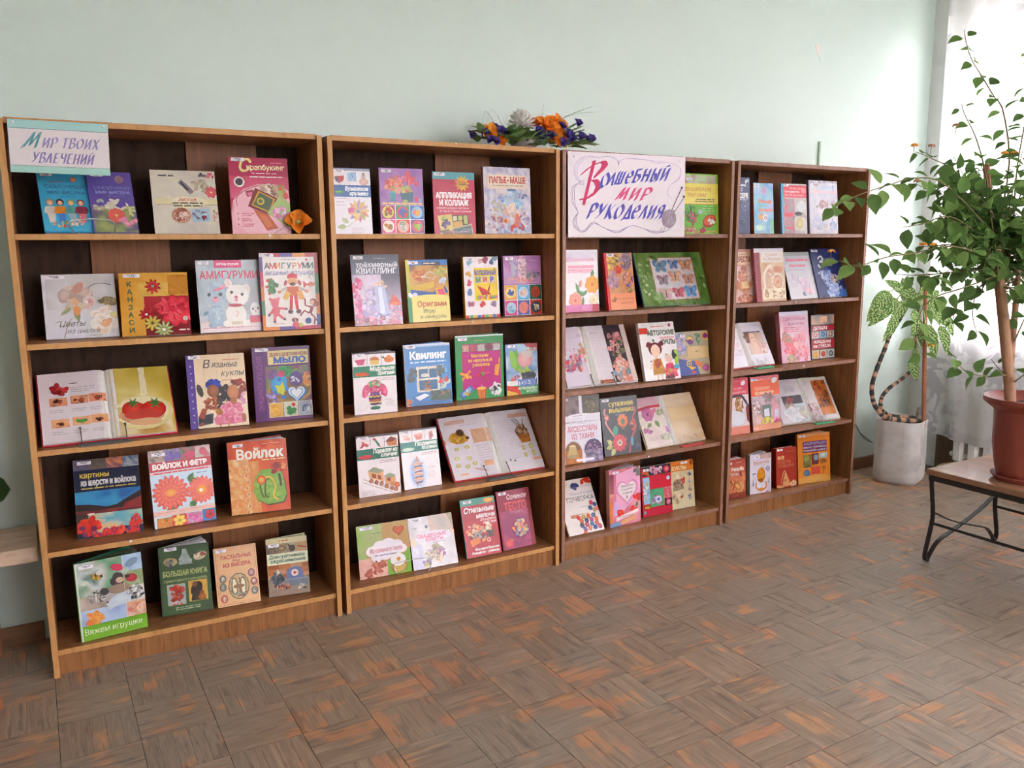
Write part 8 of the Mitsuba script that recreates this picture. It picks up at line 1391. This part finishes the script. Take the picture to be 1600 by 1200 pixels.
LV = [((-0.204, -0.15, 1.2), (-0.34, -0.2, 1.037), 0.12), ((-0.105, -0.05, 1.151), (-0.288, -0.1, 0.997), 0.088), ((-0.131, -0.1, 1.077), (-0.215, -0.14, 0.911), 0.076), ((-0.058, -0.05, 1.135), (-0.14, -0.08, 1.01), 0.084), ((0.137, 0.05, 1.111), (0.229, 0.0, 0.98), 0.104), ((0.215, 0.1, 1.091), (0.318, 0.1, 0.913), 0.08), ((0.164, -0.05, 0.985), (0.19, -0.1, 0.825), 0.072), ((0.041, -0.12, 1.002), (0.086, -0.16, 0.804), 0.088), ((0.059, -0.02, 1.014), (0.085, -0.05, 0.832), 0.076), ((0.021, -0.02, 0.777), (0.033, -0.08, 0.658), 0.068), ((0.006, 0, 1.123), (-0.087, -0.06, 1.267), 0.1), ((0.053, 0.02, 1.138), (0.085, 0.0, 1.271), 0.088), ((-0.014, -0.08, 1.09), (-0.037, -0.12, 0.927), 0.08), ((0.062, 0, 0.834), (-0.014, -0.05, 0.741), 0.06), ((0.009, 0.08, 1.158), (-0.116, 0.1, 1.245), 0.088), ((0.119, 0.1, 1.092), (0.229, 0.14, 1.181), 0.088)]
for b0, t0, W in LV:
    b0, t0 = DO(b0)[0], DO(t0)[0]
    src = DO((-0.021, 0, 1.112) if (b0 - DO((0, 0, 0))[0]) @ LR < .03 else (0.047, 0, 1.10))[0] if b0[2] > .9 else DO((0.064, .03, .80))[0]
    d = t0 - b0; L = np.linalg.norm(d) * 1.08; d /= np.linalg.norm(d)
    V, F, U = [], [], []
    view = np.array([-.45, -.80, .25]) + lr.normal(0, .2, 3); y = np.cross(view, d); y /= np.linalg.norm(y); z = np.cross(d, y)
    N = 12
    for i in range(N + 1):
        s = i / N; w_ = W * .44 * (math.sin(math.pi * (s ** .72)) ** .75 if 0 < s < 1 else 0)
        for t in np.linspace(-1, 1, 7):
            V.append(b0 + d * L * s + y * w_ * t + z * (.22 * abs(t) * w_ - .10 * L * (2 * s - 1) ** 2 + .10 * L + .004 * math.sin(22 * s) * abs(t))); U.append([s * L / .2, t * w_ / .12])
    for i in range(N):
        for j in range(6): q = i * 7 + j; F += [[q, q + 1, q + 8], [q, q + 8, q + 7]]
    lk = add('leaf', trimesh.Trimesh(V, F, process=False), 'm_spotted_leaf', k, smooth=True, uv=np.array(U))
    add('petiole', tube(spline([src, (src + b0) / 2 + [0, 0, .05], b0 + z * .002], 14), .0035, 6), 'm_silk_leaf_pale', lk, smooth=True)

# ------------------------------------------------------------------ window dressing and the corner
def lace_fn(p, n, uv):
    w1, w2 = noise(p.y * 17, p.z * 17, 4.0), noise(p.y * 17, p.z * 17, 14.0)
    f = noise(p.y * 34 + 2.6 * w1, p.z * 30 + 2.6 * w2, 6.0); r = fbm(p.y * 3.4, p.z * .8, 9.0, octaves=2)
    fig = smoothstep(.44, .58, r) * smoothstep(.46, .60, f)
    hem = smoothstep(.30, .29, p.z)
    mesh = .5 + .5 * dr.sin(p.z * 2400) * dr.sin(p.y * 2400)
    return mix((.76, .76, .76), (.45, .45, .47), fig * .8) * (1 - .05 * mesh) * (1 - .1 * hem)
scene['m_lace'] = {'type': 'principledthin', 'base_color': proc(lace_fn), 'roughness': .8, 'diff_trans': 1.15, 'eta': 1.2}
ys = np.linspace(.195, -2.35, 230); zs_ = np.linspace(.25, 3.02, 24)
V = []
for z in zs_:
    for y in ys:
        V.append([5.045 + .016 * math.sin(y * 34 + .4 * math.sin(z * 1.3)) + .012 * math.sin(y * 13 + 1), y, z + (.012 * math.sin(y * 9) if z < .3 else 0)])
nY = len(ys); F = [t for i in range(len(zs_) - 1) for j in range(nY - 1) for t in ([i * nY + j, i * nY + j + 1, (i + 1) * nY + j + 1], [i * nY + j, (i + 1) * nY + j + 1, (i + 1) * nY + j])]
k = thing('lace_curtain', 'white lace curtain hanging over the window down to the radiator', 'curtain')
add('cloth', trimesh.Trimesh(V, F, process=False), 'm_lace', k, smooth=True)
add('curtain_rail', tube([(5.045, .25, 3.04), (5.045, -2.45, 3.04)], .012, 10), 'm_white_paint', k)
for y in (.23, -1.1, -2.4): add('bracket', box(5.045, XR, y - .006, y + .006, 3.03, 3.05), 'm_white_paint', k)
k = thing('radiator', 'white ribbed radiator showing below the curtain hem', 'radiator')
for i in range(13):
    y1 = -.005 - .098 * i
    add('section', bevel_box(5.105, 5.185, y1 - .072, y1, .085, .62, .018), 'm_white_paint', k, smooth=30)
for z in (.13, .57): add('pipe', tube([(5.145, .02, z), (5.145, -1.29, z)], .016, 10), 'm_white_paint', k, smooth=True)
for y in (-.05, -1.2): add('wall_bracket', box(5.15, XR - .0005, y - .01, y + .01, .53, .55), 'm_white_paint', k)
add('recess_panel', bevel_box(5.175, XR, .018, .148, 0, .90, .003), 'm_recess_brown', label='dark brown wooden panel under the window beside the radiator', cat='panel')
cb = spline([(4.96, .14, .006), (5.0, .10, .004), (5.02, .06, .02), (5.03, .02, .065), (5.04, -.03, .088), (5.06, -.08, .095), (5.08, -.11, .05), (5.07, -.14, .006), (5.0, -.3, .005)], 60)
mat('cable_yellow', (.42, .36, .16), .5, .3)
add('power_cable', tube(cb, .0042, 7), 'm_cable_yellow', label='yellowish cable curling up under the lace curtain', cat='cable', smooth=True)
add('cable_cover', bevel_box(4.186, 4.202, YB - .012, YB, 1.2, 2.082, .002), 'm_conduit', label='narrow green strip rising on the wall behind the rightmost bookcase', cat='cable cover')
mat('conduit', (.42, .56, .44), .4, .4)
add('wall_cable', tube([(4.60, YB - .004, .40), (4.73, YB - .004, .243), (4.86, YB - .004, .16)], .003, 6), 'm_cable_grey', label='thin grey cable slanting down the wall behind the white canister', cat='cable')
mat('cable_grey', (.22, .27, .24), .5, .3)

# ------------------------------------------------------------------ left edge: plank bench, plant, chair
mat('old_plank', wood_fn((0.66, 0.49, 0.37), (0.42, 0.29, 0.2), 'h', 24, 1.6), .55, .3)
k = thing('plank_bench', 'pale worn wooden bench between the wall and the leftmost bookcase', 'bench')
add('plank', bevel_box(-1.5, -.008, .088, .372, .415, .468, .004), 'm_old_plank', k)
for x in (-.215, -1.40): add('leg', bevel_box(x, x + .055, .30, .36, 0, .415, .004), 'm_brown_paint', k)
k = thing('rubber_plant', 'rubber plant with dark oval leaves on the pale bench', 'potted plant')
add('pot', at(lathe([(0, 0), (.07, 0), (.095, .13), (.1, .135), (.1, .15), (.088, .15), (.085, .12), (0, .12)], 30), (-.42, .25, .4685)), 'm_pot_brown', k, smooth=40)
add('trunk', tube([(-.42, .25, .585), (-.41, .25, .75), (-.42, .25, .92)], .009, 8), 'm_bark', k, smooth=True)
scene['m_rubber_leaf'] = thin_leaf((.035, .075, .025), .35)
for i, (a_, e_, z) in enumerate(((.0, -.06, .672), (2.9, .2, .74), (-2.0, .1, .78), (-1.2, .3, .84), (3.5, .25, .88), (-.6, .6, .92))):
    o = np.array([-.415, .25, z]); L = .30 if i == 0 else .24; R = rotm(a_, e_, 1.05 if i == 0 else 0)
    V, F = [], []
    for s in np.linspace(0, 1, 15):
        w_ = .068 * (max(0, 1 - abs(2 * s - 1) ** 2.6)) ** .5
        for t in (-1, -.5, 0, .5, 1): V.append([.04 + L * s, w_ * t, .15 * abs(t) * w_ - .10 * L * s * s])
    for p_ in range(14):
        for j in range(4): q = p_ * 5 + j; F += [[q, q + 1, q + 6], [q, q + 6, q + 5]]
    lk = add('leaf', put(trimesh.Trimesh(V, F, process=False), R, o), 'm_rubber_leaf', k, smooth=True)
    add('petiole', tube(np.array([[0, 0, 0], [.045, 0, 0]]) @ R.T + o, .003, 6), 'm_stem_green', lk)
mat('chair_orange', wood_fn((0.42, 0.13, 0.05), (0.29, 0.08, 0.03), 'v', 40, 3.0), .3, .5)
k = thing('wooden_chair', 'orange brown wooden chair of which one leg foot shows at the left edge', 'chair')
add('seat', bevel_box(-.62, -.215, -.52, -.10, .43, .455, .006), 'm_chair_orange', k)
for x, y in ((-.17, -.09), (-.17, -.50), (-.60, -.09), (-.60, -.50)):
    s = 1 if x > -.3 else -1
    add('leg', flat_bar([(x - .06 * s if s > 0 else x, y, .43), (x, y, 0.0)], .035, .035, (0, 1, 0)), 'm_chair_orange', k)
add('backrest', bevel_box(-.625, -.605, -.52, -.10, .455, .85, .006), 'm_chair_orange', k)

# ------------------------------------------------------------------ push pins along the shelf edges
for c, u, z, where in ((0, .80, SZ[0] - .006, 'under the crimson scrapbook cover'), (0, .27, SZ[3] - .004, 'under the felted seascape book'), (1, .58, SZ[1] - .006, 'under the yellow folded paper book'), (1, .52, CH - .004, 'left of the flower bowl'),
                       (2, .51, SZ[3] - .012, 'under the charcoal soutache book'), (3, .55, SZ[2] - .004, 'under the thick pink flower book'), (3, .46, SZ[1] - .006, 'under the cream ornament book')):
    m = trimesh.creation.icosphere(2, .0052); m.vertices[:, 1] *= .6; m.apply_translation((u * CW, REC - .002, z)); m.apply_transform(case_matrix(c))
    add('push_pin', m, 'm_white_plastic', smooth=True, label='tiny white push pin in the board edge ' + where, cat='push pin', group='white push pins in the front edges of the boards')
